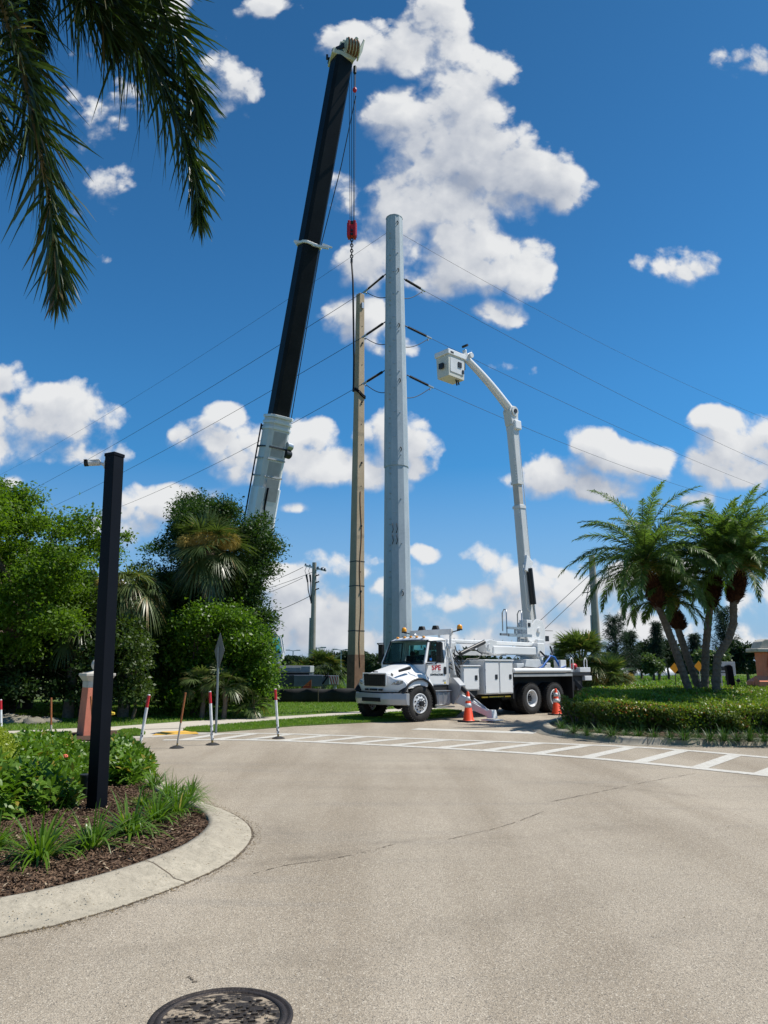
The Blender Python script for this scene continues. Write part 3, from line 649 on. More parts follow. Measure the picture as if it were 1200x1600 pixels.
# ---------------------------------------------------------------- mobile crane
base = Vector(at(372, 1000, 44.5)); tip = Vector(at(533, 96, 38))
crane = empty("mobile_crane", "white mobile crane behind the trees with a long black telescopic boom raised", "crane", (base.x, base.y, 0))
inv = Vector((-base.x, -base.y, 0)); b0 = base + inv; t0 = tip + inv; bd = (t0 - b0).normalized(); BL = (t0 - b0).length
sidev = bd.cross(Vector((0, 1, 0))).normalized()
# boom faces: the lifting plane points right and slightly toward the camera
upv = Vector((.55, -.75, 0)); bx = bd.cross(upv).normalized(); by = bx.cross(bd).normalized()
def boom_seg(s0, s1, w, h, m, name, parent, chamf=.28, w2=None):
    """eight sided box tube from s0 to s1 along the boom"""
    mb = MB(); V = []
    for s_, k in ((s0, 1.0), (s1, (w2 or w) / w)):
        c = b0 + bd * s_; pr = [(-.5, -.5 + chamf), (-.5 + chamf, -.5), (.5 - chamf, -.5), (.5, -.5 + chamf), (.5, .5 - chamf * .5), (.5 - chamf * .5, .5), (-.5 + chamf * .5, .5), (-.5, .5 - chamf * .5)]
        for a, c2 in pr: V.append(c + bx * a * w * k + by * c2 * h * k)
    mb.add(V, [(k, (k + 1) % 8, 8 + (k + 1) % 8, 8 + k) for k in range(8)] + [tuple(range(7, -1, -1)), tuple(range(8, 16))])
    return mb.build(name, m, parent, bevel=.02)
def s_at(py):  # boom length parameter seen at row py
    lo, hi = 0, BL
    for _ in range(40):
        mid = (lo + hi) / 2; p = base + bd * mid
        row = 800 - FPX * ((p.z - EYE) * cos(PITCH) - p.y * sin(PITCH)) / (p.y * cos(PITCH) + (p.z - EYE) * sin(PITCH))
        if row > py: lo = mid
        else: hi = mid
    return lo
sj = s_at(655); sl_ = s_at(795)
M_boomblack = mat("boom_black", (.004, .005, .006), .42, scale=.9, spec=.14, col2=(.011, .012, .013), detail=8)
boom = boom_seg(-.6, sj, 1.36, 1.45, M_whiteG, "boom_base", crane)
boom_seg(sj - .4, BL, 1.12, 1.18, M_boomblack, "telescoped_boom", crane)
for k, o_ in enumerate((.0, .35, .7)): boom_seg(sj + .0 - o_, sj - o_ + .16, 1.52 - .03 * k, 1.6 - .03 * k, M_white, "collar", crane)
boom_seg(sl_ - 1.2, s_at(762), 1.42, 1.75, M_white, "boom_gusset", crane)
for k, py in enumerate((700, 718, 745)):
    s_ = s_at(py); mb = MB(); c = b0 + bd * s_; mb.beam(c - bx * .55 + by * .74, c + bx * .55 + by * .74, .10, .09); mb.beam(c - bx * .55 - by * .74, c + bx * .55 - by * .74, .10, .09); mb.beam(c + bx * .7 - by * .5, c + bx * .7 + by * .5, .08, .08); mb.beam(c - bx * .7 - by * .5, c - bx * .7 + by * .5, .08, .08); mb.build("rib", M_grey if k else M_dark, crane)
M_panel = mat("boom_panel_grey", (.40, .385, .375), .6, var=.1, scale=3)
for k, (pa, pb) in enumerate(((782, 748), (743, 722), (714, 702), (697, 676))):
    s0, s1 = s_at(pa), s_at(pb); c0, c1_ = b0 + bd * s0 + by * (.728 if k else .88), b0 + bd * s1 + by * (.728 if k else .88); q = MB(); q.beam(c0, c1_, .80, .012, up=tuple(by)); q.build("underside_panel", M_panel, crane, bevel=.003)
# hose reels and lamps on the right hand side of the base
rt = Vector((1, 0, 0))
for k, (py, m) in enumerate(((698, M_silver), (710, M_dark))):
    c = b0 + bd * s_at(py) + rt * .9; mb = MB(); mb.cyl(c + Vector((-.1, -.25, 0)), c + Vector((.15, .1, 0)), .26, n=14); mb.beam(c - rt * .5, c, .12, .12); mb.build("hose_reel" if k == 0 else "work_lamp", m, crane)
c = b0 + bd * s_at(667) - rt * .8; MB().cyl(c, c + Vector((0.1, .3, 0)), .16, n=10).build("guide_sheave", M_dark, crane)
mb = MB(); mb.tube([b0 + bd * s_at(y) - rt * (.83) + Vector((0, -.3, 0)) for y in (664, 720, 780, 850)], .045, 6); mb.build("hydraulic_hose", M_black, crane)
mb = MB(); s_ = s_at(762); c = b0 + bd * s_ + by * .9; mb.tube([c - bx * .25, c - bx * .3 - bd * 1.2 + by * .08, c + bx * .02 - bd * 2.2 + by * .1, c + bx * .1 - bd * 3.6], .06, 6); mb.build("looped_hose", M_black, crane)
# lettering on the base section
me = text_mesh("RENT", .42, .004, .012); t_ = link("lettering", me, M_black, crane)
rotq = Matrix((bd, -bx if False else bx, by)).transposed().to_4x4()
fx = bd; fz = by; fy = fz.cross(fx)
t_.matrix_local = Matrix.Translation(b0 + bd * s_at(782) + by * .735 - bx * .40) @ Matrix((fx, fy, fz)).transposed().to_4x4()
# mid boom bracket
s_ = s_at(385); c = b0 + bd * s_; mb = MB(); boom_seg(s_ - .08, s_ + .08, 1.3, 1.36, M_white, "boom_ring", crane)
mb.beam(c - rt * 1.05 + by * .5 + bd * .2, c + rt * .9 + by * .7 - bd * .25, .10, .14); mb.beam(c + rt * .5 + by * .7, c + rt * 1.15 + by * .6 - bd * .2, .07, .09); mb.beam(c - rt * .9 + by * .5, c - rt * 1.1 + by * .5 + bd * .25, .09, .09); mb.build("rope_guide", M_white, crane)
# boom head with its row of sheaves
M_cream = mat("cream_paint", (.55, .55, .44), .5, var=.15, scale=4)
hd = MB(); c = b0 + bd * BL; rt2 = Vector((.95, -.3, 0)).normalized(); zz = Vector((0, 0, 1))
hd.box(c + bd * .0, (1.35, 1.2, .34), (0, .17, .3)); hd.box(c - rt2 * .45 + bd * .35, (.5, .9, .55), (0, .2, .3)); hd.box(c + bd * .55 + rt2 * .02, (.35, .9, .75), (0, -.35, .3)); hd.box(c + bd * .3 + rt2 * .55, (.75, .30, .55), (0, .55, .3)); hd.box(c + bd * .38 + rt2 * 1.15, (.10, .9, .85), (0, .35, .2)); hd.box(c + bd * .75 + rt2 * .3, (.45, .14, .35), (0, .8, .1))
hd.cyl(c + bd * .9 + rt2 * -.05, c + bd * 1.25 - rt2 * .0, .2, .12, n=8); hd.beam(c + bd * .9 + rt2 * .55, c + bd * 1.25 + rt2 * .8, .14, .2)
hd.build("boom_head", M_cream, crane, bevel=.05)
for k in range(9):
    q = c + bd * (.62 - .055 * k) + rt2 * (.22 + .10 * k) + Vector((0, -.38, 0)); n_ = Vector((.95, .28, .05)).normalized(); MB().cyl(q, q + n_ * .05, .40 + .05 * (k % 2), n=20, mi=0).build("sheave", M_cream if k % 2 == 0 else M_tan, crane, bevel=.01)
hd = MB(); hd.beam(c - rt2 * .95 + bd * .45, c + bd * .15 - rt2 * .05, .07, .07)
for k in range(5): hd.beam(c - rt2 * (.85 - .16 * k) + bd * .4, c - rt2 * (.85 - .16 * k) + bd * .08, .05, .05)
hd.box(c - rt2 * .98 + bd * .5, (.12, .12, .3)); hd.beam(c + rt2 * .1 + bd * .5 + Vector((0, -.5, 0)), c - rt2 * .3 + bd * .25 + Vector((0, -.7, 0)), .12, .2); hd.box(c + rt2 * .0 + bd * .55 + Vector((0, -.5, 0)), (.18, .1, .3), (0, .3, 0)); hd.box(c - rt2 * .5 + bd * .3 + Vector((0, -.6, 0)), (.16, .1, .22), (0, .3, 0)); hd.build("head_rail", M_dark, crane)
# hoist rope from winch to head, hoist falls, hook block
anchor = Vector(at(550, 347, 38.4)); hx, hy, hz = anchor
mb = MB(); e = Vector(at(455, 655, 43.4)) + inv; e2 = Vector(at(500, 390, 41.5)) + inv; mb.tube([Vector(at(556, 150, 38)) + inv, Vector(at(533, 260, 39.3)) + inv, e2, e], .028, 5); mb.build("hoist_rope", M_wire, crane)
for (x1, x2) in ((545.5, 547), (549.5, 549.3), (553, 552), (555.5, 553.6)):
    mb = MB(); mb.tube([Vector(at(x1, 108, 38.3)) + inv, Vector(at(x2, 349, 38.3)) + inv], .017, 5); mb.build("rope_fall", M_wire, crane)
mb = MB(); p = Vector(at(554.5, 112, 38.1)) + inv; mb.tube([p, p - zz * 1.1], .02, 5); mb.build("switch_cord", M_wire, crane)
mb = MB(); mb.sphere(p - zz * 1.25, .13, 12, 8, (1, 1, 1.3)); mb.build("switch_weight", M_red, crane)
mb = MB(); mb.cyl(p + zz * .35, p - zz * .1, .1, n=8); mb.build("rope_socket", M_dark, crane)
hb = empty("hook_block", "red crane hook block hanging above the concrete pole on four ropes", "hook block", (hx, hy, hz))
mb = MB(); mb.box((-.165, 0, -.50), (.14, .46, .98)); mb.box((.165, 0, -.50), (.14, .46, .98)); mb.box((0, .05, -.56), (.24, .36, .72)); mb.box((-.25, 0, -.52), (.06, .3, .8)); mb.box((.25, 0, -.52), (.06, .3, .8)); mb.build("side_plates", M_red, hb, bevel=.03)
mb = MB(); mb.cyl((-.1, 0, -.08), (.1, 0, -.08), .14, n=18); mb.box((0, -.15, -.62), (.10, .1, .12)); mb.box((0, -.15, -.84), (.12, .1, .14)); mb.build("sheave", M_dark, hb)
mb = MB()
for k in range(7):
    z = -1.12 - k * .17; a = (k % 2) * pi / 2
    mb.tube([Vector((cos(t) * .07 * (1 if k % 2 == 0 else .001), cos(t) * .07 * (1 if k % 2 else .001), z + sin(t) * .105)) for t in np.linspace(0, 2 * pi, 11)], .034, 6)
mb.cyl((0, 0, -2.3), (0, 0, -2.55), .07, n=8); mb.build("chain", M_dark, hb)
# sling from the hook down the side of the pole and round it
sl0 = Vector((hx, hy, hz - 2.5)); pts = [sl0]
for py, px in ((440, 551.5), (480, 552), (520, 552.5), (560, 553), (600, 552.5), (612, 552)): pts.append(Vector(at(px, py, 37.62)))
sg = empty("lifting_sling", "black lifting sling hanging from the hook block and wrapped round the concrete pole", "sling", tuple(sl0)); iv = -sl0
mb = MB(); mb.tube([p + iv for p in pts], .05, 8); mb.build("strap", M_black, sg)
mb = MB(); cz = float(at(562, 616, 38)[2]); x_, y_, w_ = pos_on(cz); cc = Vector((cx + (x_ * cos(radians(40)) - y_ * sin(radians(40))), cy + (x_ * sin(radians(40)) + y_ * cos(radians(40))), cz)); ring = []
R_ = w_ / 2 * 1.48
for k in range(33):
    t = 2 * pi * k / 32; cornr = max(abs(cos(t - radians(40))), abs(sin(t - radians(40)))); rr_ = (w_ / 2 + .035) / cornr; ring.append(Vector((cc.x + cos(t) * rr_, cc.y + sin(t) * rr_, cc.z - .22 * cos(t) )) + iv)
for dz in (0, .09): mb.tube([p + Vector((0, 0, dz)) for p in ring], .05, 6)
mb.build("choker", M_black, sg)
# crane body (mostly behind the trees)
cb = crane; K = Vector((0, 0, 0))
def crp(px, py, Y): return Vector(at(px, py, Y)) + inv
q = crp(440, 1043, 42); X1 = q.x
M_steelgrey = mat("carrier_grey", (.055, .065, .085), .5, .2, var=.2, scale=2)
mb = MB(); mb.bb(X1 - 9, X1 + 1.6, -3.2, -.6, .95, 1.28); mb.build("carrier_chassis", M_steelgrey, cb, bevel=.03)
mb = MB(); xa, xb = crp(437, 1050, 41.5).x, crp(486, 1050, 41.5).x; mb.bb(xa, xb, -3.4, -1.2, 1.30, 1.66); mb.bb(xa + .02, xb - .5, -3.42, -3.36, 1.34, 1.60); mb.build("deck_panels", M_grey, cb, bevel=.03)
for k in range(6): 
    x = xa + .1 + k * .05; 
mb = MB()
for k in range(3): mb.box((xa - .1 + .0 * k, -3.45, 1.36 + .1 * k), (.35, .02, .05), (0, .6, 0))
mb.build("warning_decal", mat("orange_decal", (.75, .13, .03), .6), cb)
for k in range(4):
    w_ = MB(); w_.lathe((X1 - 8 + k * 2.1 + (0 if k < 2 else 1), -3.2, .68), [(.28, 0), (.62, 0), (.68, .06), (.68, .44), (.62, .5), (.28, .5)], 28, 'Y'); o = w_.build("wheel", M_rubber, cb)
    MB().lathe((X1 - 8 + k * 2.1 + (0 if k < 2 else 1), -3.18, .68), [(.02, .02), (.1, .02), (.3, .1), (.3, .3)], 20, 'Y').build("rim", M_whiteG, o)
mb = MB(); x1, x2 = crp(447, 1060, 40.8).x, crp(502, 1060, 40.8).x; z1, z2 = crp(480, 1054.5, 40.8).z, crp(480, 1073, 40.8).z
mb.bb(x1 - 2.5, x2, -3.9, -3.55, z2, z1); mb.build("outrigger_box", M_steelgrey, cb, bevel=.02)
M_slate = mat("slate_paint", (.13, .15, .19), .5, .1, var=.15)
mb = MB(); x3 = crp(529, 1060, 40.8).x; mb.bb(x2 - 1.1, x3, -4.02, -3.7, z2 + .1, z1 - .03); mb.bb(x1 + .45, x2 + .1, -4.035, -3.9, z2 + .02, z1 - .01); ob = mb.build("outrigger_beam", M_slate, cb, bevel=.02)
mb = MB(); mb.cyl((x3 - .18, -3.86, z2 + .1), (x3 - .18, -3.86, .1), .09, n=12); mb.cyl((x3 - .18, -3.86, .12), (x3 - .18, -3.86, .04), .3, n=16); mb.build("outrigger_foot", M_grey, cb)
mb = MB(); mb.bb(x3 - .48, x3 + .01, -4.07, -4.03, z2 + .14, z1 - .06); pl = mb.build("hazard_board", M_whiteG, cb)
mb = MB(); hgt = z1 - z2 - .20
for k in range(4):
    x = x3 - .47 + k * .13; s_ = .11
    pts = [(x, z1 - .07), (x + .055, z1 - .07), (x + .055 + s_, z2 + .15), (x + s_, z2 + .15)]
    pts = [(min(p[0], x3 + .005), p[1]) for p in pts]; mb.prism(pts, 'Y', -4.075, -4.071)
mb.build("red_stripes", M_red, pl)
mb = MB(); mb.tube([Vector((x2 + .2, -4.06, z1 - .1)), Vector((x2 + .4, -4.08, z1 + .1)), Vector((x2 + .35, -4.08, z2 + .5)), Vector((x2 + .1, -4.06, z2 + .15))], .04, 6); mb.build("hose", M_black, cb)
# operator cab
xc0, xc1 = crp(424, 1010, 42).x, crp(443.5, 1010, 42).x; zc0, zc1 = crp(440, 1037, 42).z, crp(440, 993, 42).z
prof = [(xc0 - .6, zc0), (xc1 - .25, zc0), (xc1 - .02, zc0 + .25), (xc1, zc0 + .55), (xc1 - .17, zc1 - .1), (xc1 - .3, zc1), (xc0 - .6, zc1)]
frm = MB(); frm.prism([prof[0], prof[1], prof[2], prof[3], (xc0 - .6, zc0 + .55)], 'Y', -3.0, -2.1)
for (p, q_) in ((prof[3], prof[4]), (prof[4], prof[5]), ((xc0 - .1, zc0 + .5), (xc0 - .1, zc1)), (prof[5], prof[6])):
    for y in (-2.97, -2.13): frm.beam((p[0], y, p[1]), (q_[0], y, q_[1]), .08, .08)
frm.prism([prof[5], prof[6], (xc0 - .6, zc1 - .07), (xc1 - .27, zc1 - .07)], 'Y', -3.0, -2.1)
ca = frm.build("operator_cab", M_white, cb, bevel=.02)
MB().prism([(xc0 - .55, zc0 + .55), (xc1 - .06, zc0 + .56), (xc1 - .21, zc1 - .12), (xc0 - .55, zc1 - .12)], 'Y', -2.98, -2.96).build("cab_window", glass("teal_glass", (.35, .85, .9), .25), ca)
mb = MB(); mb.bb(xc0 - .2, xc0 + .2, -2.8, -2.4, zc0 + .5, zc0 + 1.1); mb.bb(xc0 + .1, xc1 - .2, -2.9, -2.2, zc0 + .5, zc0 + .68); mb.build("seat", M_black, ca)
mb = MB(); mb.bb(xc0 - 5.5, xc0 - .5, -2.2, .6, 1.35, 2.9); mb.bb(xc0 - 7, xc0 - 5, -2.4, .8, 1.5, 2.7); mb.build("superstructure", M_white, cb, bevel=.05)
# orange warning pennant on a stick by the fence
fx_, fz_ = at(479, 1070, 39)[0], 0
fl = empty("warning_flag", "orange triangular warning sign on a thin stake behind the black silt fence", "warning sign", (float(at(485, 1070, 38.5)[0]), 38.5, 0))
z1, z2 = float(at(480, 1062, 38.5)[2]), float(at(480, 1076, 38.5)[2])
mb = MB(); mb.prism([(0.02, z1), (.03, z2), (-.40, z2), (-.36, z2 + .1)], 'Y', -.01, .012); mb.build("sign_face", mat("orange_sheet", (.95, .17, .04), .6, var=.2), fl)
mb = MB(); mb.prism([(-.37, z2 + .06), (.0, z2 + .06), (.0, z2 + .11), (-.33, z2 + .11)], 'Y', -.014, -.011); mb.prism([(-.05, z2 + .14), (0, z2 + .14), (0, z1 - .12), (-.02, z1 - .12)], 'Y', -.014, -.011); mb.build("red_band", M_red, fl)
MB().cyl((.04, 0, 0), (.04, 0, z1 + .02), .015, n=6).build("stake", M_tan, fl)

# silt fence
fy = 34.6; x0, x1 = -9.5, 5.0; zf = float(at(500, 1076, fy)[2])
sf = empty("silt_fence", "low black fabric silt fence along the back of the lawn", "fence", ((x0 + x1) / 2, fy, 0))
n = 90; V = []; F = []
for i in range(n + 1):
    x = lerp(x0, x1, i / n) - (x0 + x1) / 2; yo = .05 * sin(i * .9) * (1 if i % 7 else .2)
    for j, z in enumerate((-.02, zf * .35, zf * .7, zf + .02 * sin(i * .55))): V.append((x, yo * (1 - abs(j - 1.5) * .3), z))
for i in range(n):
    for j in range(3): F.append((i * 4 + j, i * 4 + j + 1, (i + 1) * 4 + j + 1, (i + 1) * 4 + j))
mb = MB(); mb.add(V, F, True); o = mb.build("fabric", mat("silt_fabric", (.012, .012, .013), .75, var=.3, scale=4), sf); sd = o.modifiers.new("thickness", 'SOLIDIFY'); sd.thickness = .006
for k in range(8):
    x = x0 + 1 + k * 1.85 - (x0 + x1) / 2; MB().box((x, -.07, zf * .52), (.035, .035, zf * 1.12), (0, .02 * (k % 3 - 1), 0)).build("stake", mat("wood_stake", (.20, .15, .10), .8) if k == 0 else D.materials["wood_stake"], sf)

# distribution pole with crossarm (left of the concrete pole)
def dist_pole(name, label, px, Y, ytop, r, arm=True, double=True):
    p = at(px, 1000, Y); zt = float(at(px, ytop, Y)[2]); o = empty(name, label, "utility pole", (float(p[0]), Y, 0))
    mb = MB(); mb.cyl((0, 0, 0), (0, 0, zt), r, r * .72, n=14); mb.build("pole", concrete("pole_" + str(px), (.30, .28, .24), (.42, .39, .34), (.17, .15, .13), 1.5), o)
    if double: MB().cyl((-r - .06, -.05, 0), (-r * .8 - .06, -.05, zt * .55), .06, n=8).build("conduit", M_grey, o)
    return o, zt
dp, zt = dist_pole("distribution_pole", "slim pale pole with a tilted crossarm and cutouts between the trees and the concrete pole", 489, 60, 879, .24)
kpx = 60 / 1195
mb = MB(); mb.beam((-15 * kpx * 1.02, -.2, zt - .25), (19 * kpx, .1, zt - .65), .14, .13); mb.build("crossarm", M_silver, dp)
for k, x in enumerate((-.7, -.35, .3, .62, .85)): z = zt - .32 - (x + .75) * .24; MB().lathe((x, -.1, z + .02), [(.03, 0), (.07, .05), (.04, .1), (.08, .15), (.04, .22)], 10).build("pin_insulator", M_dark, dp)
for k, x in enumerate((-.62, -.32)):
    mb = MB(); mb.cyl((x, -.15, zt - 1.0), (x * .8, -.15, zt - 1.6), .085, .06, n=8); mb.tube([(x, -.15, zt - .35), (x - .12, -.15, zt - .7), (x, -.15, zt - 1.0)], .02, 5); mb.tube([(x * .8, -.15, zt - 1.5), (x * .72, -.15, zt - 2.2), (-.2, -.15, zt - 3.2 - k * .1)], .045, 6); mb.build("cutout", M_dark, dp)
for k in range(3): mb = MB(); mb.cyl((.14, -.15, zt - 1.1 - k * .55), (.42, -.15, zt - 1.0 - k * .55), .05, n=8); mb.build("bracket", M_dark, dp)
P0_ = Vector(at(489, 1000, 60)); P0_.z = 0
for k, (a, e, r_) in enumerate((((474, 886), (300, 943), .02), ((473, 903), (300, 955), .018), ((485, 931), (340, 975), .024), ((506, 886), (330, 935), .02))):
    mb = MB(); mb.tube(wire_pts(at(*a, 60), at(*e, 75), .5, 20), r_, 5); tag(mb.build("power_line", M_wire), ["wire sloping left from the near end of the far crossarm", "wire sloping left from just below the far crossarm", "lowest wire sloping left from the slim crossarm pole", "wire sloping left from the right tip of the far crossarm"][k], "power line", "wires on the slim crossarm pole")
dp2, zt2 = dist_pole("distribution_pole", "grey concrete pole standing behind the leftmost date palm on the right", 932, 52, 868, .30, double=True)
mb = MB(); mb.tube([(-.28, -.1, zt2 - 1.9), (-.75, -.1, zt2 - 3.8), (-.8, -.1, zt2 - 4.0)], .03, 6); mb.box((-.6, -.1, zt2 - 2.6), (.5, .05, .05)); mb.build("bracket", M_dark, dp2)
for k, (a, e) in enumerate((((884, 908), (820, 992)), ((925, 910), (835, 998)))):
    A = Vector(at(930, 890 + 18 * k, 52)); E_ = Vector(at(*e, 46)); dd = (E_ - A); E2 = A + dd * ((A.z) / max(.1, (A.z - E_.z)))
    mb = MB(); mb.tube([A, E2], .02, 5); tag(mb.build("guy_wire", M_wire), ["upper steel guy wire slanting down left behind the truck turret", "lower steel guy wire slanting down left behind the truck turret"][k], "guy wire", "guy wires of the grey concrete pole")
# street lamps far off
for k, (px, yt, Y, lab) in enumerate(((533, 1016, 110, "double-headed grey street lamp far off against the treeline"), (494, 1013, 95, "single grey street lamp just right of the slim pole"), (458, 1017, 130, "faint distant lamp post right of the crane cab"))):
    z = float(at(px, yt, Y)[2]); p = at(px, yt, Y); o = empty("street_lamp", lab, "street lamp", (float(p[0]), Y, 0)); MB().cyl((0, 0, 0), (0, 0, z), .12, .08, n=8).build("pole", M_grey, o)
    mb = MB(); mb.beam((-.9 if k != 1 else 0, 0, z + .15), (0, 0, z), .1, .1); mb.beam((0, 0, z), (.9, 0, z + .12), .1, .1); mb.box((.9, 0, z + .1), (.7, .3, .14)); 
    if k != 1: mb.box((-.9, 0, z + .13), (.7, .3, .14))
    mb.build("lamp_head", M_grey, o)
# ================================================================ bucket truck
TH = radians(42); HD = np.array([-cos(TH), -sin(TH)]); LF = np.array([-HD[1], HD[0]])
c1 = np.array(gp(657, 1128)[:2]); OT = c1 - LF * 1.15
truck = empty("bucket_truck", "white six-wheel utility truck with SPE on the door and a raised bucket boom", "truck", (float(OT[0]), float(OT[1]), 0), math.atan2(HD[1], HD[0]))
M_tw = mat("truck_white", (.80, .80, .79), .38, var=.035, scale=1.2, coat=.15, spec=.4)
M_tw2 = mat("truck_white_worn", (.66, .67, .67), .4, var=.08, scale=2.5)
M_bump = mat("bumper_grey", (.42, .43, .44), .35, .3, var=.08)
M_skirt = mat("skirt_black", (.010, .010, .011), .7, var=.3, scale=3)
M_amber = mat("amber_lens", (.85, .33, .01), .25, var=.05)
M_yel = mat("yellow_paint", (.75, .55, .06), .5)
M_head = mat("headlamp", (.35, .37, .40), .12, .6, var=.5, scale=18)
M_blue = mat("blue_hose", (.01, .12, .45), .45)
M_blk = mat("black_plastic", (.014, .014, .015), .45, var=.2)
# wheels
def wheel(x, y, r, w, front, sgn=1, z=None):
    z = z or r; o_ = MB(); pr = [(r * .56, -w / 2 + .03), (r * .62, -w / 2), (r * .90, -w / 2 + .004), (r * .965, -w / 2 + .03), (r * .972, w / 2 - .03), (r * .90, w / 2 - .004), (r * .62, w / 2), (r * .56, w / 2 - .03)]
    o_.lathe((0, 0, 0), pr, 48, 'Y', caps=False)
    for k in range(40):
        t = 2 * pi * k / 40
        for s_ in (-1, 1):
            tt = t + (s_ * .04); c = Vector((cos(tt) * r * .968, s_ * w * .27, sin(tt) * r * .968)); o_.box(c, (r * .07, w * .42, r * .088), (0, -tt, 0))
    wd = D.objects.new("wheel", None); COL.objects.link(wd); wd.parent = truck; wd.location = (x, y, z); wd.empty_display_size = .2
    o_.build("tyre", M_rubber, wd)
    s = sgn; R = r * .56; q = MB()
    if front: q.lathe((0, 0, 0), [(R, s * w * .42), (R * .98, s * w * .5), (R * .88, s * w * .47), (R * .82, s * w * .38), (R * .62, s * w * .52), (R * .3, s * w * .55), (.005, s * w * .55)], 40, 'Y', caps=False)
    else: q.lathe((0, 0, 0), [(R, s * w * .44), (R * .98, s * w * .5), (R * .86, s * w * .46), (R * .78, s * w * .1), (R * .72, -s * w * .12), (R * .38, -s * w * .16), (.005, -s * w * .16)], 40, 'Y', caps=False)
    q.build("rim", M_tw2, wd)
    f = s * w * (.535 if front else -.13); h = MB()
    h.cyl((0, f - s * .02, 0), (0, f + s * .09, 0), .09 if front else .11, .075, n=14)
    for k in range(10): t = 2 * pi * k / 10; h.cyl((cos(t) * R * .46, f - s * .01, sin(t) * R * .46), (cos(t) * R * .46, f + s * .04, sin(t) * R * .46), .018, n=6)
    h.build("hub", M_dark, wd)
    h = MB()
    for k in range(10): t = 2 * pi * (k + .5) / 10; h.cyl((cos(t) * R * .70, f - s * .035, sin(t) * R * .70), (cos(t) * R * .70, f - s * .001 - s * .012, sin(t) * R * .70), .024, n=8)
    if front: h.build("vent_holes", M_skirt, wd)
    else: h.build("vent_holes", M_skirt, wd)
    return wd
for y, s in ((1.0, 1), (-1.0, -1)): wheel(0, y, .53, .32, True, s)
for x in (-5.44, -6.80):
    for y, s in ((1.02, 1), (-1.02, -1)): wheel(x, y, .53, .27, False, s)
for x in (-5.44, -6.80):
    q = MB(); 
    for y in (.70, -.70): q.lathe((x, y, .53), [(.28, -.13), (.50, -.13), (.53, -.10), (.53, .10), (.50, .13), (.28, .13)], 32, 'Y')
    q.cyl((x, -1, .53), (x, 1, .53), .1, n=12); q.sphere((x, 0, .55), .26, 14, 10); q.build("inner_axle", M_skirt, truck)
q = MB(); q.cyl((0, -.95, .5), (0, .95, .5), .08, n=12); q.bb(.25, .6, -.4, .4, .55, .9); q.sphere((0, 0.2, .52), .2, 12, 8); q.build("front_axle", M_skirt, truck)
# chassis
q = MB(); q.bb(-9.0, .55, .36, .46, .72, .98); q.bb(-9.0, .55, -.46, -.36, .72, .98)
for x in (-2, -3.5, -4.6, -6.1, -7.6, -8.8): q.bb(x, x + .12, -.36, .36, .74, .94)
q.bb(-5.0, -1.5, -.25, .25, .55, .75); q.build("chassis", M_skirt, truck, bevel=.01)
# hood
def hood_pt(u, s):
    """u 0 (cowl) .. 1 (nose), s -1..1 across"""
    a = abs(s); sg = 1 if s >= 0 else -1
    prof = [(0, 0), (.18, 0), (.36, -.004), (.50, -.025), (.60, -.065), (.69, -.115), (.78, -.15), (.88, -.165), (.97, -.18), (1.05, -.22), (1.10, -.29), (1.135, -.42)]
    j = a * (len(prof) - 1); i = min(int(j), len(prof) - 2); f = j - i
    y = lerp(prof[i][0], prof[i + 1][0], f); dz = lerp(prof[i][1], prof[i + 1][1], f)
    zc = 1.70 - .25 * u - .05 * u * u; k = 1 - .25 * u
    zz = zc + dz * (1.0 + .62 * (1 - u))
    x = -.34 + (1.10 - .30 * (y / 1.14) ** 2) * u
    return x, sg * y * (1 - .02 * u), zz
q = MB(); nu, ns = 20, 66; V = [hood_pt(i / nu, -1 + 2 * j / ns) for i in range(nu + 1) for j in range(ns + 1)]
F = [(i * (ns + 1) + j, i * (ns + 1) + j + 1, (i + 1) * (ns + 1) + j + 1, (i + 1) * (ns + 1) + j) for i in range(nu) for j in range(ns)]; q.add(V, F, True)
# nose face below the leading edge
V = []; rows = [None, 1.30, 1.10, .98, .86]
for r_i, zr in enumerate(rows):
    for j in range(ns + 1):
        x, y, z = hood_pt(1, -1 + 2 * j / ns); V.append((x + (.03 if r_i in (1, 2) else .015 if r_i else 0), y, z if zr is None else min(z - .01 * r_i, zr)))
F = [(i * (ns + 1) + j, i * (ns + 1) + j + 1, (i + 1) * (ns + 1) + j + 1, (i + 1) * (ns + 1) + j) for i in range(4) for j in range(ns)]; q.add(V, F, True)
# fender sides with the wheel arch cut out
for s_ in (1, -1):
    V = []; F = []; N = 30
    for i in range(N + 1):
        x = lerp(.465, -.575, i / N)
        u = min(max((x + .34) / .80, 0), 1); top = hood_pt(u, s_)[2] if x > -.34 else 1.22 - (.0)
        if x <= -.34: top = lerp(1.34, 1.07, min(1, (-.34 - x) / .22))
        r = .70; arch = .55 + math.sqrt(max(r * r - (x * x), 0)) if abs(x) < r else .55
        bot = max(arch, .86 if x > 0 else .62); V += [(x, s_ * 1.125, top), (x, s_ * 1.14, min(bot + .05, top - .005)), (x, s_ * 1.13, min(bot, top - .01))]
    for i in range(N):
        for j in range(2): F.append((i * 3 + j, i * 3 + j + 1, i * 3 + 4 + j, i * 3 + 3 + j))
    q.add(V, F, True)
hood = q.build("hood", M_tw, truck); sd = hood.modifiers.new("thickness", 'SOLIDIFY'); sd.thickness = .02; sd.offset = -1
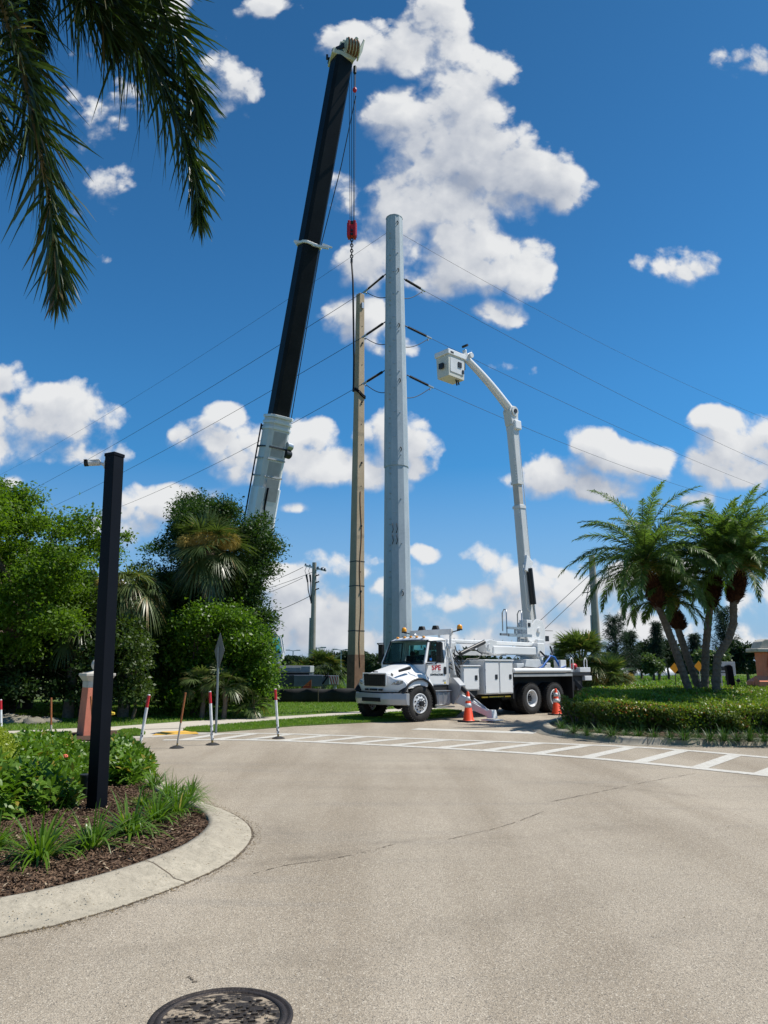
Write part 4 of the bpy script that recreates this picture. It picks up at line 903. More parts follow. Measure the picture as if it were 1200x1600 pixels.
for s_ in (1, -1):
    q = MB(); q.tube([(cos(t) * .70, s_ * 1.13, .55 + sin(t) * .70) for t in np.linspace(radians(27), radians(186), 26)], .034, 8); q.build("arch_trim", M_blk, truck)
    q = MB(); V = []; F = []
    for i, t in enumerate(np.linspace(radians(28), radians(195), 22)):
        V += [(cos(t) * .69, s_ * 1.10, .55 + sin(t) * .69), (cos(t) * .69, s_ * .55, .55 + sin(t) * .72)]
    F = [(2 * i, 2 * i + 1, 2 * i + 3, 2 * i + 2) for i in range(21)]; q.add(V, F, True); q.slab([(-.7, s_ * .55, .6), (.45, s_ * .55, .6), (.42, s_ * .55, 1.15), (-.5, s_ * .55, 1.25)], (0, s_ * .01, 0)); q.build("wheel_liner", M_skirt, truck)
    # headlamp
    pts = []
    for (a_, z) in ((.62, 1.085), (.70, 1.15), (.86, 1.20), (.97, 1.205), (1.00, 1.165), (.97, 1.11), (.84, 1.07)):
        y = a_; x = .76 - .30 * (y / 1.14) ** 2 - (.02 if y > .96 else 0) + .018; pts.append((x, s_ * y, z))
    q = MB(); q.slab(pts, (.022, s_ * .012, 0)); hl = q.build("headlight", M_head, truck, bevel=.006)
    q = MB()
    for (a_, z, r) in ((.78, 1.13, .040), (.90, 1.145, .036)): x = .76 - .30 * (a_ / 1.14) ** 2 + .042; q.lathe((x, s_ * a_, z), [(r, 0), (r * .9, .015), (r * .5, .02), (.002, .022)], 14, 'X')
    q.build("reflector", M_silver, hl)
    q = MB(); q.cyl((.70, s_ * .68, 1.38), (.72, s_ * .68, 1.372), .05, n=16)
    if s_ == 1: q.build("badge", M_grey, truck)
# hood air intake (both shoulders)
for s_ in (1, -1):
    if s_ < 0: continue
    q = MB(); pts = [(.20, .86 * s_, 1.50), (.62, .80 * s_, 1.375), (.64, .86 * s_, 1.335), (.24, .94 * s_, 1.42)]
    a = Vector((.06, .79 * s_, 1.575)); e = Vector((.52, .77 * s_, 1.475)); q.beam(a, e, .09, .10, .06, .07); q.build("air_intake", M_blk, truck, bevel=.02)
# grille
q = MB(); pts = [(.50, 1.39), (.45, 1.03), (-.45, 1.03), (-.50, 1.39)]
q.prism([(y, z) for y, z in pts], 'X', .76, .835); g = q.build("grille", M_blk, truck, bevel=.02)
q = MB()
for k in range(7): q.bb(.835, .845, -.45, .45, 1.06 + k * .046, 1.075 + k * .046)
for k in range(9): q.bb(.833, .842, -.4 + k * .1, -.388 + k * .1, 1.05, 1.37)
q.build("grille_mesh", M_skirt, g)
q = MB(); q.bb(.80, .84, -.54, .54, 1.395, 1.425); q.bb(.80, .825, .50, .55, 1.04, 1.40); q.bb(.80, .825, -.55, -.50, 1.04, 1.40); q.build("grille_surround", M_tw, truck, bevel=.012)
q = MB()
for (y0, y1) in ((-.42, -.28), (-.20, .12), (.2, .36)): q.bb(.80, .835, y0, y1, .90, .955)
q.build("air_slots", M_skirt, truck)
q = MB(); q.bb(.76, .80, -.1, .1, 1.435, 1.465); q.build("hood_latch", M_dark, truck)
# bumper
q = MB(); V = []; ys = np.linspace(-1.16, 1.16, 21)
for y in ys:
    x = .93 - .36 * (abs(y) / 1.16) ** 3.0; V += [(x, y, .83), (x + .02, y, .66), (x - .02, y, .50), (x - .12, y, .48), (x - .12, y, .83)]
F = []
for i in range(20):
    for j in range(5): F.append((i * 5 + j, i * 5 + (j + 1) % 5, (i + 1) * 5 + (j + 1) % 5, (i + 1) * 5 + j))
F += [tuple(range(5)), tuple(range(100, 105))]; q.add(V, F, False); bm_ = q.build("bumper", M_bump, truck, bevel=.012)
q = MB(); q.bb(.90, .955, -.42, .40, .585, .70); q.build("bumper_slot", M_skirt, bm_)
q = MB()
for k in range(-10, 10): y = k * .11 + .055; xx = .755 - .30 * (y / 1.14) ** 2; q.bb(xx - .2, xx, y - .055, y + .055, .835, .875)
q.build("bumper_gap", M_skirt, truck)

# cab
YB, YT = 1.0, .88
def cy_(z): return YB if z < 1.72 else lerp(YB, YT, (z - 1.72) / .72)
q = MB()
for s_ in (1, -1):
    def sp(pts, th=.05): q.slab([(x, s_ * cy_(z), z) for x, z in pts], (0, -s_ * th, 0))
    sp([(-.36, 1.74), (-.36, 1.30), (-.58, 1.05), (-1.40, 1.05), (-1.40, 1.74)])           # door and lower side
    sp([(-.36, 1.74), (-.47, 1.74), (-.70, 2.38), (-.62, 2.38)]); sp([(-1.22, 1.74), (-1.40, 1.74), (-1.40, 2.38), (-1.22, 2.38)])
    sp([(-.62, 2.375), (-1.40, 2.375), (-1.40, 2.44), (-.68, 2.44)])
q.bb(-1.42, -1.38, -1.0, 1.0, 1.05, 1.80); q.bb(-1.42, -1.38, -.9, .9, 2.30, 2.44); q.bb(-1.42, -1.38, .78, .9, 1.8, 2.3); q.bb(-1.42, -1.38, -.9, -.78, 1.8, 2.3)
q.bb(-1.38, -.4, -.95, .95, 1.04, 1.08)
q.slab([(-.36, -.97, 1.68), (-.36, .97, 1.68), (-.34, .97, 1.2), (-.34, -.97, 1.2)], (-.04, 0, 0))
cab_o = q.build("cab", M_tw, truck, bevel=.008)
q = MB(); nr = 14; prof = [(-.60, 2.40), (-.64, 2.47), (-.76, 2.53), (-1.0, 2.555), (-1.28, 2.54), (-1.42, 2.50), (-1.43, 2.42)]
V = []; 
for j in range(nr + 1):
    t = -1 + 2 * j / nr; y = t * .90; dr = .06 * t ** 4
    for (x, z) in prof: V.append((x - .03 * t * t if x > -.8 else x, y, z - dr * (1 if z > 2.43 else 0)))
m_ = len(prof); F = [(j * m_ + i, j * m_ + i + 1, (j + 1) * m_ + i + 1, (j + 1) * m_ + i) for j in range(nr) for i in range(m_ - 1)] + [(j * m_, (j + 1) * m_, (j + 1) * m_ + m_ - 1, j * m_ + m_ - 1) for j in range(nr)] + [tuple(range(m_)), tuple(range(nr * m_, nr * m_ + m_))]
q.add(V, F, True); q.build("cab_roof", M_tw, truck)
M_wsg = glass("windscreen_glass", (.62, .80, .80), .22)
q = MB(); V = []
for j in range(9):
    t = -1 + j / 4; V += [(-.34 - .05 * t * t + .0, t * .93, 1.715), (-.615 - .05 * t * t, t * .85, 2.405)]
q.add(V, [(2 * j, 2 * j + 2, 2 * j + 3, 2 * j + 1) for j in range(8)], True); ws = q.build("windshield", M_wsg, truck)
q = MB()
for s_ in (1, -1): q.tube([(-.385, s_ * .935, 1.70), (-.66, s_ * .855, 2.42)], .03, 8)
q.tube([(-.34 - .05 * t * t, t * .93, 1.705) for t in np.linspace(-1, 1, 9)], .02, 6); q.tube([(-.61 - .05 * t * t, t * .85, 2.415) for t in np.linspace(-1, 1, 9)], .02, 6)
q.build("windshield_seal", M_blk, truck)
q = MB()
for o_ in (-.35, .4): q.tube([(-.33, o_, 1.73), (-.37, o_ - .25, 1.78), (-.345, o_ - .55, 1.745)], .01, 5)
q.build("wiper", M_blk, truck)
for s_ in (1, -1):
    q = MB(); q.slab([(x, s_ * (cy_(z) - .022), z) for x, z in ((-.45, 1.73), (-1.23, 1.73), (-1.23, 2.39), (-.69, 2.39))], (0, -s_ * .008, 0)); q.build("door_window", glass('side_glass', (.6, .75, .78), .3), truck)
    q = MB()
    W_ = [(-.47, 1.745), (-1.215, 1.745), (-1.215, 2.37), (-.705, 2.37), (-.47, 1.745)]
    for a, c in zip(W_[:-1], W_[1:]): q.tube([(a[0], s_ * (cy_(a[1]) + .003), a[1]), (c[0], s_ * (cy_(c[1]) + .003), c[1])], .014, 6)
    q.tube([(-.66, s_ * (cy_(1.75)), 1.75), (-.72, s_ * cy_(2.37), 2.37)], .012, 6); q.build("window_seal", M_blk, truck)
    q = MB(); q.tube([(-.40, s_ * 1.003, 1.72), (-.42, s_ * 1.003, 1.36), (-.62, s_ * 1.003, 1.09), (-1.34, s_ * 1.003, 1.075), (-1.35, s_ * 1.003, 1.74), (-1.35, s_ * .90, 2.36)], .006, 5); q.build("door_gap", M_grey, truck)
    q = MB(); q.box((-1.245, s_ * 1.012, 1.49), (.10, .03, .23)); q.build("door_handle", M_blk, truck, bevel=.02)
    # mirrors
    q = MB(); q.box((-.62 if s_ == 1 else -.50, s_ * (1.38 if s_ > 0 else 1.16), 2.12), (.09, .20, .42)); q.box((-.62 if s_ == 1 else -.50, s_ * (1.38 if s_ > 0 else 1.16), 1.82), (.09, .20, .17)); q.tube([(-.45, s_ * 1.0, 2.36), (-.5, s_ * 1.36, 2.36), (-.6, s_ * 1.38, 2.3)], .018, 6); q.tube([(-.42, s_ * 1.0, 1.70), (-.5, s_ * 1.34, 1.70), (-.6, s_ * 1.38, 1.8)], .018, 6)
    q.build("mirror", M_blk, truck, bevel=.025)
q = MB(); q.box((-.50, 1.16, 1.69), (.10, .32, .10), (0, 0, .15)); q.build("mirror_arm_cover", M_tw, truck, bevel=.02)
q = MB(); q.slab([(-1.40, -.78, 1.8), (-1.40, .78, 1.8), (-1.40, .78, 2.3), (-1.40, -.78, 2.3)], (.008, 0, 0)); q.build("rear_window", glass("rear_glass", (.6, .9, .88), .15), truck)
# interior
q = MB()
for y in (.48, -.48): q.bb(-1.3, -.85, y - .24, y + .24, 1.1, 1.55); q.box((-1.22, y, 1.75), (.14, .44, .42), (0, -.12, 0)); q.box((-1.27, y, 2.03), (.08, .22, .14))
q.build("seats", M_skirt, truck, bevel=.04)
q = MB(); q.box((-.5, 0, 1.66), (.28, 1.84, .14)); q.box((-.55, .48, 1.74), (.12, .4, .1)); q.build("dashboard", M_blk, truck, bevel=.03)
q = MB(); ring = [(-.72 + .12 * sin(t), .48 + .2 * cos(t), 1.78 + .17 * sin(t)) for t in np.linspace(0, 2 * pi, 25)]; q.tube(ring, .016, 6); q.tube([(-.55, .48, 1.66), (-.72, .48, 1.78)], .03, 6); q.build("steering_wheel", M_blk, truck)
q = MB(); q.box((-.62, 1.0, 1.83), (.09, .004, .07)); q.build("window_sticker", M_blue, truck)
# lettering
def decal(txt, size, x, z, m, bold=0, sx=1, space=1, name="door_lettering"):
    me = text_mesh(txt, size, .0015, bold, sx, space); o = link(name, me, m, truck)
    o.matrix_local = Matrix.Translation((x, 1.0045, z)) @ Matrix(((-1, 0, 0), (0, 0, 1), (0, 1, 0))).to_4x4(); return o
decal("SPE", .225, -.86, 1.575, M_red, .0035, 1.2, 1.05)
decal("U T I L I T Y", .062, -.86, 1.452, M_grey, 0, 1.15); decal("CONTRACTORS", .078, -.87, 1.365, M_dark, .003, .98)
q = MB(); q.box((-1.21, 1.003, 1.185), (.13, .004, .05)); q.build("unit_plate", M_grey, truck); q = MB(); q.box((-1.24, 1.003, 1.115), (.07, .004, .055)); q.build("yellow_sticker", M_yel, truck)
# roof lamps, beacons and the light rack
for k in range(5):
    y = (-.6, -.28, 0, .28, .6)[k]; q = MB(); q.sphere((-.74 + .03 * abs(y), y, 2.545 - .03 * abs(y)), .045, 10, 6, (1.2, 1.2, .7)); q.build("clearance_lamp", M_amber, truck)
q = MB(); q.sphere((-.80, .15, 2.60), .05, 8, 6, (1.8, .6, .8)); q.build("roof_antenna", M_silver, truck)
q = MB(); q.bb(-1.72, -1.60, -.95, .95, 2.62, 2.80)
for y in (-.9, .9, -.4, .4): q.bb(-1.66, -1.60, y - .03, y + .03, 2.2, 2.64)
q.build("light_rack", M_tw2, truck, bevel=.012)
for y in (-.42, .22):
    q = MB(); q.prism([(y - .14, 2.795), (y + .14, 2.795), (y + .08, 2.93), (y - .08, 2.93)], 'X', -1.72, -1.60); q.build("work_light", M_blk, truck, bevel=.015)
for y in (-1.28, 1.28):
    q = MB(); s_ = 1 if y > 0 else -1; q.tube([(-1.66, s_ * .9, 2.68), (-1.66, s_ * 1.1, 2.72), (-1.66, y, 2.74)], .018, 6); q.cyl((-1.66, y, 2.74), (-1.66, y, 2.78), .09, n=12); bo = q.build("beacon_bracket", M_dark, truck)
    q = MB(); q.lathe((-1.66, y, 2.78), [(.085, 0), (.088, .06), (.07, .12), (.02, .145), (.002, .147)], 16); q.build("beacon", M_amber, truck)
# fuel tank and steps below the door
q = MB(); q.bb(-1.42, -.72, .62, 1.08, .44, .86); tk = q.build("fuel_tank", M_silver, truck, bevel=.05)
q = MB()
for x in (-.86, -1.08, -1.3): q.bb(x - .025, x + .025, 1.08, 1.095, .46, .84)
q.bb(-1.5, -.68, .70, 1.16, .37, .41); q.bb(-1.44, -.70, .75, 1.12, .86, .89); q.build("step", M_silver, tk, bevel=.005)
q = MB(); q.bb(-1.4, -.6, .3, .98, .88, 1.05); q.build("cab_underside", M_skirt, truck)
q = MB(); q.cyl((-1.52, -.75, .9), (-1.52, -.75, 2.5), .07, n=12); q.build("exhaust_stack", M_silver, truck)
q = MB(); q.tube([(-1.50, .80, 2.35), (-1.60, .88, 2.15), (-1.66, .95, 1.75), (-1.72, .98, 1.35)], .035, 8); q.tube([(-1.5, .7, 2.4), (-1.75, .75, 2.2), (-1.9, .8, 1.8)], .028, 8); q.build("cab_hoses", M_tw2, truck)
# front outriggers (A frame) behind the cab
for s_ in (1, -1):
    og = MB(); og.prism([(.70, .55), (1.10, .45), (1.34, .75), (1.38, 1.05), (1.10, 1.27), (.70, 1.27)], 'X', -1.78, -1.50) if s_ == 1 else og.prism([(-.70, .55), (-1.10, .45), (-1.34, .75), (-1.38, 1.05), (-1.10, 1.27), (-.70, 1.27)], 'X', -1.78, -1.50)
    o_ = og.build("outrigger_housing", M_bump, truck, bevel=.02)
    L = MB(); L.beam((-1.64, s_ * 1.15, .66), (-1.64, s_ * 2.50, .20), .20, .30, .18, .15); L.prism([(s_ * 2.40, .10), (s_ * 2.66, .10), (s_ * 2.60, .34), (s_ * 2.44, .34)], 'X', -1.75, -1.53); L.build("outrigger_leg", M_tw2, truck, bevel=.012)
    MB().bb(-1.86, -1.42, min(s_ * 2.28, s_ * 2.78), max(s_ * 2.28, s_ * 2.78), .03, .07).build("outrigger_pad", M_tw2, truck, bevel=.01)
    R = MB(); R.cyl((-1.64, s_ * 1.22, 1.05), (-1.64, s_ * 1.82, .64), .075, n=12); R.build("outrigger_cylinder", M_blk, truck); R = MB(); R.cyl((-1.64, s_ * 1.82, .64), (-1.64, s_ * 2.50, .24), .035, n=10); R.build("cylinder_rod", M_silver, truck)
# rack of hoses and brackets between cab and first cabinet
q = MB(); rr = random.Random(9)
for k in range(7): z = 1.2 + k * .11; q.tube([(-1.60 - .05 * k, .85, z + .4), (-1.8, .98 - .04 * (k % 3), z + .25), (-1.9 - .03 * k, 1.0, z), (-2.1, .8, z - .25)], .02, 6)
q.build("hydraulic_hoses", M_blk, truck)
# cabinets
def cabinet(x0, x1, y0, y1, z0, z1, doors, name):
    q = MB(); q.bb(x0, x1, y0, y1, z0, z1); o = q.build(name, M_tw2, truck, bevel=.02); q = MB(); q.bb(x0 - .03, x1 + .03, y0 - .02, y1 + .05, z1 - .005, z1 + .035); q.build("lid", M_tw, o, bevel=.01)
    w = (x1 - x0) / doors
    for k in range(doors):
        q = MB(); q.bb(x0 + k * w + .03, x0 + (k + 1) * w - .03, y1 + .001, y1 + .022, z0 + .04, z1 - .05); d_ = q.build("cabinet_door", M_tw, o, bevel=.008)
        q = MB(); q.box((x0 + k * w + w * .22, y1 + .03, (z0 + z1) / 2 + .02), (.12, .02, .15)); q.build("latch", M_dark, d_, bevel=.01)
    return o
cabinet(-2.75, -1.95, .55, 1.10, .86, 1.62, 1, "tool_cabinet"); cabinet(-4.38, -2.92, .55, 1.18, .72, 1.80, 2, "tool_cabinet")
cabinet(-2.75, -1.95, -1.1, -.55, .86, 1.62, 1, "tool_cabinet"); cabinet(-4.38, -2.92, -1.18, -.55, .72, 1.80, 2, "tool_cabinet")
q = MB(); q.bb(-4.35, -2.9, 1.05, 1.09, .61, .65); q.build("yellow_rail", M_yel, truck)
q = MB()
for x in (-3.2, -4.0): q.cyl((x, 1.1, .60), (x, 1.1, .76), .018, n=6)
q.bb(-4.0, -3.2, 1.095, 1.11, .60, .615)
q.build("hanger", M_dark, truck); MB().bb(-2.7, -2.0, .3, 1.05, .70, .86).build("battery_tray", M_dark, truck)
for x in (-1.97, -2.73, -2.94, -4.36):
    for z in (.95, 1.5): q = MB(); q.cyl((x, 1.13 if x > -2.8 else 1.205, z - .04), (x, 1.13 if x > -2.8 else 1.205, z + .04), .012, n=6); q.build("hinge", M_silver, truck)
q = MB(); q.tube([(-.36, 1.012, 1.10), (-.36, 1.012, 1.68)], .004, 4); q.tube([(-1.42, 1.005, 1.06), (-1.42, 1.005, 2.3)], .006, 4); q.build("cab_seam", M_grey, truck)
# flat deck
q = MB(); q.bb(-9.05, -4.42, -1.18, 1.18, 1.28, 1.40); q.build("deck", M_dark, truck, bevel=.01)
q = MB(); q.bb(-7.85, -4.42, 1.181, 1.2, 1.27, 1.36); q.bb(-7.85, -4.42, -1.2, -1.181, 1.27, 1.36); q.build("deck_rim", M_grey, truck)
q = MB(); q.cyl((-7.45, 1.16, 1.475), (-4.42, 1.16, 1.475), .085, n=18); q.cyl((-7.75, 1.16, 1.475), (-7.45, 1.16, 1.475), .07, n=14); q.build("pipe_rail", M_tw, truck)
q = MB(); q.bb(-8.0, -4.40, .60, .68, .50, 1.28); q.bb(-8.0, -4.40, -.68, -.60, .50, 1.28); q.bb(-7.90, -7.84, .55, 1.18, .42, 1.28); q.bb(-7.90, -7.84, -1.18, -.55, .42, 1.28); q.bb(-4.46, -4.40, .5, 1.15, .55, 1.28); q.bb(-4.46, -4.4, -1.15, -.5, .55, 1.28); q.build("mud_skirt", M_skirt, truck)
q = MB(); q.bb(-9.05, -8.35, .55, 1.20, 1.405, 1.58); q.bb(-9.08, -8.62, .62, 1.22, 1.10, 1.27); q.bb(-9.05, -8.35, -1.2, -.55, 1.405, 1.58); q.build("tail_box", M_tw2, truck, bevel=.015)
for x in (-7.95, -8.85):
    q = MB(); q.tube([(x - .09, 1.12, 1.42), (x - .09, 1.12, 1.85), (x, 1.12, 1.93), (x + .09, 1.12, 1.85), (x + .09, 1.12, 1.42)], .02, 8); q.build("grab_hoop", M_tw2, truck)
for s_ in (1, -1):
    q = MB(); q.beam((-8.1, s_ * .95, 1.20), (-8.65, s_ * 1.75, .12), .12, .16); q.box((-8.66, s_ * 1.8, .05), (.35, .35, .06)); q.build("rear_outrigger", M_dark, truck, bevel=.01)
q = MB(); q.bb(-8.6, -7.95, .2, 1.1, .75, 1.27); q.build("rear_chassis_box", M_skirt, truck)
q = MB(); q.sphere((-8.32, .95, 1.62), .13, 10, 8, (1.2, .9, .9)); q.build("red_bundle", M_red, truck)
q = MB(); q.bb(-8.2, -7.9, .6, 1.0, 1.41, 1.5); q.bb(-7.7, -7.35, .75, 1.05, 1.41, 1.85); q.build("deck_box", M_tw2, truck, bevel=.01)
q = MB(); rr = random.Random(2)
q.tube([(-6.2, .9, 1.52), (-6.4, .95, 1.62), (-6.7, .95, 1.85), (-6.95, .9, 2.0), (-7.2, .9, 1.95), (-7.35, .95, 1.7), (-7.4, 1.0, 1.55)], .035, 8)
for k in range(4): q.tube([(-7.2 - .1 * k, .85, 1.5), (-7.4 - .08 * k, 1.05, 1.58 + .02 * k), (-7.75 - .03 * k, .95, 1.50), (-7.9, .8, 1.46)], .03, 6)
q.build("blue_hose", M_blue, truck)
q = MB(); q.tube([(-4.8, .95, 1.50), (-5.4, .9, 1.60), (-6.2, .85, 1.56), (-6.7, .9, 1.7)], .02, 6); q.build("deck_cable", M_blk, truck)
# turret and stowed lower boom
q = MB(); q.cyl((-7.0, 0, 1.40), (-7.0, 0, 2.0), .46, .42, n=24); q.bb(-7.5, -6.3, -.5, .5, 1.42, 1.75); q.bb(-6.3, -5.1, .1, .8, 1.42, 1.72); q.bb(-5.0, -4.42, -.8, .7, 1.42, 1.86); q.prism([(-6.9, 1.42), (-5.4, 1.42), (-5.6, 1.86), (-6.55, 1.86)], 'Y', .2, .85); q.build("pedestal", M_tw2, truck, bevel=.02)
q = MB(); q.bb(-7.35, -6.55, -.38, .38, 1.98, 2.50); q.bb(-7.15, -6.75, .38, .52, 2.0, 2.6); q.build("turret", M_tw2, truck, bevel=.03)
q = MB(); q.bb(-6.55, -3.9, .30, .78, 2.02, 2.30); q.beam((-6.6, .54, 2.40), (-1.8, .54, 2.42), .16, .13); q.bb(-6.75, -6.3, .25, .82, 1.95, 2.45); q.build("stowed_arm", M_tw, truck, bevel=.03)
q = MB(); q.prism([(-4.1, 2.0), (-3.6, 2.1), (-3.45, 2.42), (-3.8, 2.52), (-4.15, 2.47)], 'Y', .34, .74); q.cyl((-3.72, .3, 2.28), (-3.72, .8, 2.28), .10, n=14); q.build("arm_knuckle", M_tw2, truck, bevel=.02); q = MB(); q.prism([(-2.0, 1.9), (-1.62, 1.7), (-1.62, 2.35), (-2.0, 2.38)], 'Y', .4, .8); q.build("arm_end_plate", M_tw2, truck, bevel=.02)
q = MB(); q.cyl((-2.15, .84, 2.02), (-3.35, .84, 2.42), .07, n=14); q.build("arm_cylinder", M_blk, truck); 
q = MB(); q.tube([(-2.3, .86, 2.08), (-2.7, .92, 2.18), (-3.15, .92, 2.02), (-2.9, .92, 1.86), (-2.4, .9, 1.85), (-2.1, .86, 1.6)], .022, 7); q.tube([(-6.4, .86, 2.15), (-6.6, .92, 1.98), (-7.0, .9, 1.92), (-7.15, .85, 2.1), (-7.1, .8, 2.35)], .035, 8); q.build("arm_hose", M_blk, truck)
q = MB()
for k in range(9): q.cyl((-2.2 - k * .5, .54, 2.48), (-2.2 - k * .5, .54, 2.53), .02, n=6)
q.bb(-5.9, -1.7, -.6, -.3, 2.0, 2.15); q.build("arm_fittings", M_tw2, truck)
# boom
M_fib = mat("fibreglass_white", (.62, .62, .60), .4, var=.05, scale=2)
pA = Vector((-7.02, 0, 2.75)); pB = Vector((-6.33, 0, 11.0)); bdv = (pB - pA).normalized()
q = MB(); q.prism([(-7.42, 2.45), (-6.62, 2.45), (-6.66, 3.15), (-6.90, 3.35), (-7.30, 3.30), (-7.45, 3.0)], 'Y', .30, .36); q.prism([(-7.42, 2.45), (-6.62, 2.45), (-6.66, 3.15), (-6.90, 3.35), (-7.30, 3.30), (-7.45, 3.0)], 'Y', -.36, -.30); q.bb(-6.62, -6.28, .05, .40, 2.5, 3.3); q.cyl((-7.05, -.4, 2.95), (-7.05, .42, 2.95), .1, n=14); q.build("boom_mount", M_tw, truck, bevel=.015)
q = MB(); q.box((-6.42, .405, 3.12), (.14, .02, .14)); q.bb(-7.75, -7.45, .0, .3, 2.55, 2.75); q.cyl((-7.5, .2, 2.95), (-8.0, .3, 2.95), .012, n=6); q.build("control_valve", M_blk, truck)
q = MB(); q.beam(pA, pA + bdv * 5.0, .38, .36, .33, .31, up=(1, 0, 0)); q.build("lower_boom", M_fib, truck, bevel=.03)
q = MB(); q.beam(pA + bdv * 4.9, pA + bdv * 5.9, .27, .26, .27, .26, up=(1, 0, 0)); q.build("boom_insert", mat("insulating_band", (.50, .46, .40), .5), truck, bevel=.02)
q = MB(); q.beam(pA + bdv * 5.8, pB, .32, .30, .34, .33, up=(1, 0, 0)); q.build("upper_boom", M_fib, truck, bevel=.03)
q = MB()
for s0, s1, w_ in ((4.85, 4.95, .38), (5.8, 5.9, .36)): q.beam(pA + bdv * s0, pA + bdv * s1, w_, w_ - .02, up=(1, 0, 0))
for k in range(8):
    for s0 in (4.0, 6.0): c_ = pA + bdv * (s0 + k * .11); q.cyl(c_ + Vector((.15, .12, 0)), c_ + Vector((.20, .12, 0)), .018, n=6)
q.tube([pA + bdv * t + Vector((-.20, .15, 0)) for t in (1.4, 3, 4.8, 6.5, 8.0)], .014, 5); q.tube([pA + bdv * .9 + Vector((.25, .22, 0)), pA + bdv * 1.0 + Vector((.42, .25, 0)), pA + bdv * 2.6 + Vector((.42, .25, 0)), pA + bdv * 2.7 + Vector((.25, .2, 0))], .022, 6); q.build("boom_fittings", M_whiteG, truck)
q = MB(); q.cyl(Vector((-6.86, .30, 3.9)), Vector((-6.70, .30, 5.25)), .115, n=16); q.build("lift_cylinder", M_blk, truck); q = MB(); q.cyl(Vector((-7.0, .30, 2.9)), Vector((-6.86, .30, 3.95)), .045, n=12); q.build("lift_rod", M_silver, truck)
q = MB(); q.prism([(-6.95, 5.5), (-6.62, 5.1), (-6.4, 5.15), (-6.55, 5.75)], 'Y', .23, .33); q.build("cylinder_bracket", M_tw, truck, bevel=.02)
q = MB(); q.prism([(-6.54, 10.85), (-6.14, 10.85), (-6.02, 11.40), (-6.14, 11.62), (-6.40, 11.66), (-6.54, 11.45)], 'Y', -.18, .18); q.cyl((-6.30, -.23, 11.42), (-6.30, .23, 11.42), .19, n=20); q.build("elbow", M_fib, truck, bevel=.03)
q = MB(); q.cyl((-6.30, .23, 11.42), (-6.30, .26, 11.42), .09, n=14); q.build("elbow_pin", M_dark, truck)
q = MB(); q.box((-6.42, .02, 10.88), (.40, .50, .38), (0, .05, 0)); q.build("elbow_cover", M_tw, truck, bevel=.05)
pC = Vector((-6.28, 0, 11.50)); pD = Vector((-3.62, .05, 12.95)); pts = [pC.lerp(pD, t) + Vector((0, 0, .10 * sin(t * pi))) for t in np.linspace(0, 1, 12)]
q = MB(); q.tube(pts, .15, 18, radii=[lerp(.165, .115, t) for t in np.linspace(0, 1, 12)]); q.build("jib", M_tw, truck)
q = MB(); q.tube([p - Vector((-.06, 0, .20 - .08 * i / 11)) for i, p in enumerate(pts)], .045, 8); q.build("levelling_rod", M_fib, truck)
q = MB(); q.cyl((-3.55, -.18, 12.9), (-3.55, .18, 12.9), .17, n=18); q.box((-3.82, .0, 13.08), (.36, .26, .16), (0, .55, 0)); q.box((-3.66, 0, 13.16), (.10, .16, .22), (0, .2, 0)); q.box((-3.40, 0, 12.75), (.14, .36, .40)); q.cyl((-3.75, .2, 13.0), (-3.75, .28, 13.0), .1, n=12); q.build("jib_head", M_tw2, truck, bevel=.03)
q = MB(); q.box((-3.36, .02, 12.58), (.08, .46, .52)); q.cyl((-3.66, -.1, 13.42), (-3.66, .15, 13.42), .05, n=8); q.build("bucket_pivot", M_blk, truck, bevel=.01)
bz0, bz1 = 11.86, 12.84; bsx = .70
q = MB(); n_ = 5; V = []
for z, k in ((bz0, .92), (bz1, 1.0)):
    for (x, y) in ((-.60, -.42), (.60, -.42), (.60, .42), (-.60, .42)): V.append((-2.86 + x * k * .74, y * k * .74, z))
for z, k in ((bz1, .93), (bz0 + .06, .86)):
    for (x, y) in ((-.60, -.42), (.60, -.42), (.60, .42), (-.60, .42)): V.append((-2.86 + x * k * .74, y * k * .74, z))
F = [(3, 2, 1, 0), (12, 13, 14, 15)]
for a in (0, 4, 8):
    for i in range(4): F.append((a + i, a + (i + 1) % 4, a + 4 + (i + 1) % 4, a + 4 + i))
q.add(V, F); M_bk = mat("bucket_white", (.66, .64, .55), .45, var=.06, scale=3); bkt = q.build("bucket", M_bk, truck, bevel=.05, seg=3)
q = MB()
for (x0, x1, y0, y1) in ((-3.34, -2.38, .30, .35), (-3.34, -2.38, -.35, -.30), (-3.345, -3.29, -.35, .35), (-2.43, -2.375, -.35, .35)): q.bb(x0, x1, y0, y1, bz1 - .18, bz1 + .015)
q.build("bucket_rim", M_tw, bkt, bevel=.02)
q = MB(); q.bb(-3.10, -2.92, .315, .34, bz0 + .42, bz0 + .62); q.bb(-3.22, -3.14, .315, .34, bz0 + .22, bz0 + .36); q.bb(-2.40, -2.33, -.1, .1, bz0 + .30, bz0 + .5); q.bb(-2.66, -2.50, .352, .356, bz1 - .13, bz1 - .06); q.build("control_box", M_blk, bkt, bevel=.01)
q = MB(); q.bb(-3.24, -2.52, .295, .312, bz0 + .16, bz0 + .72); q.build("step_panel", M_tw2, bkt, bevel=.01)
q = MB(); q.cyl((-2.98, .15, bz0), (-3.0, .17, bz0 - .22), .03, n=8); q.cyl((-3.08, .15, bz0), (-3.1, .18, bz0 - .18), .026, n=8); q.cyl((-2.95, .1, bz1), (-2.95, .1, bz1 + .05), .09, n=12); q.build("tool_holder", M_blk, bkt)
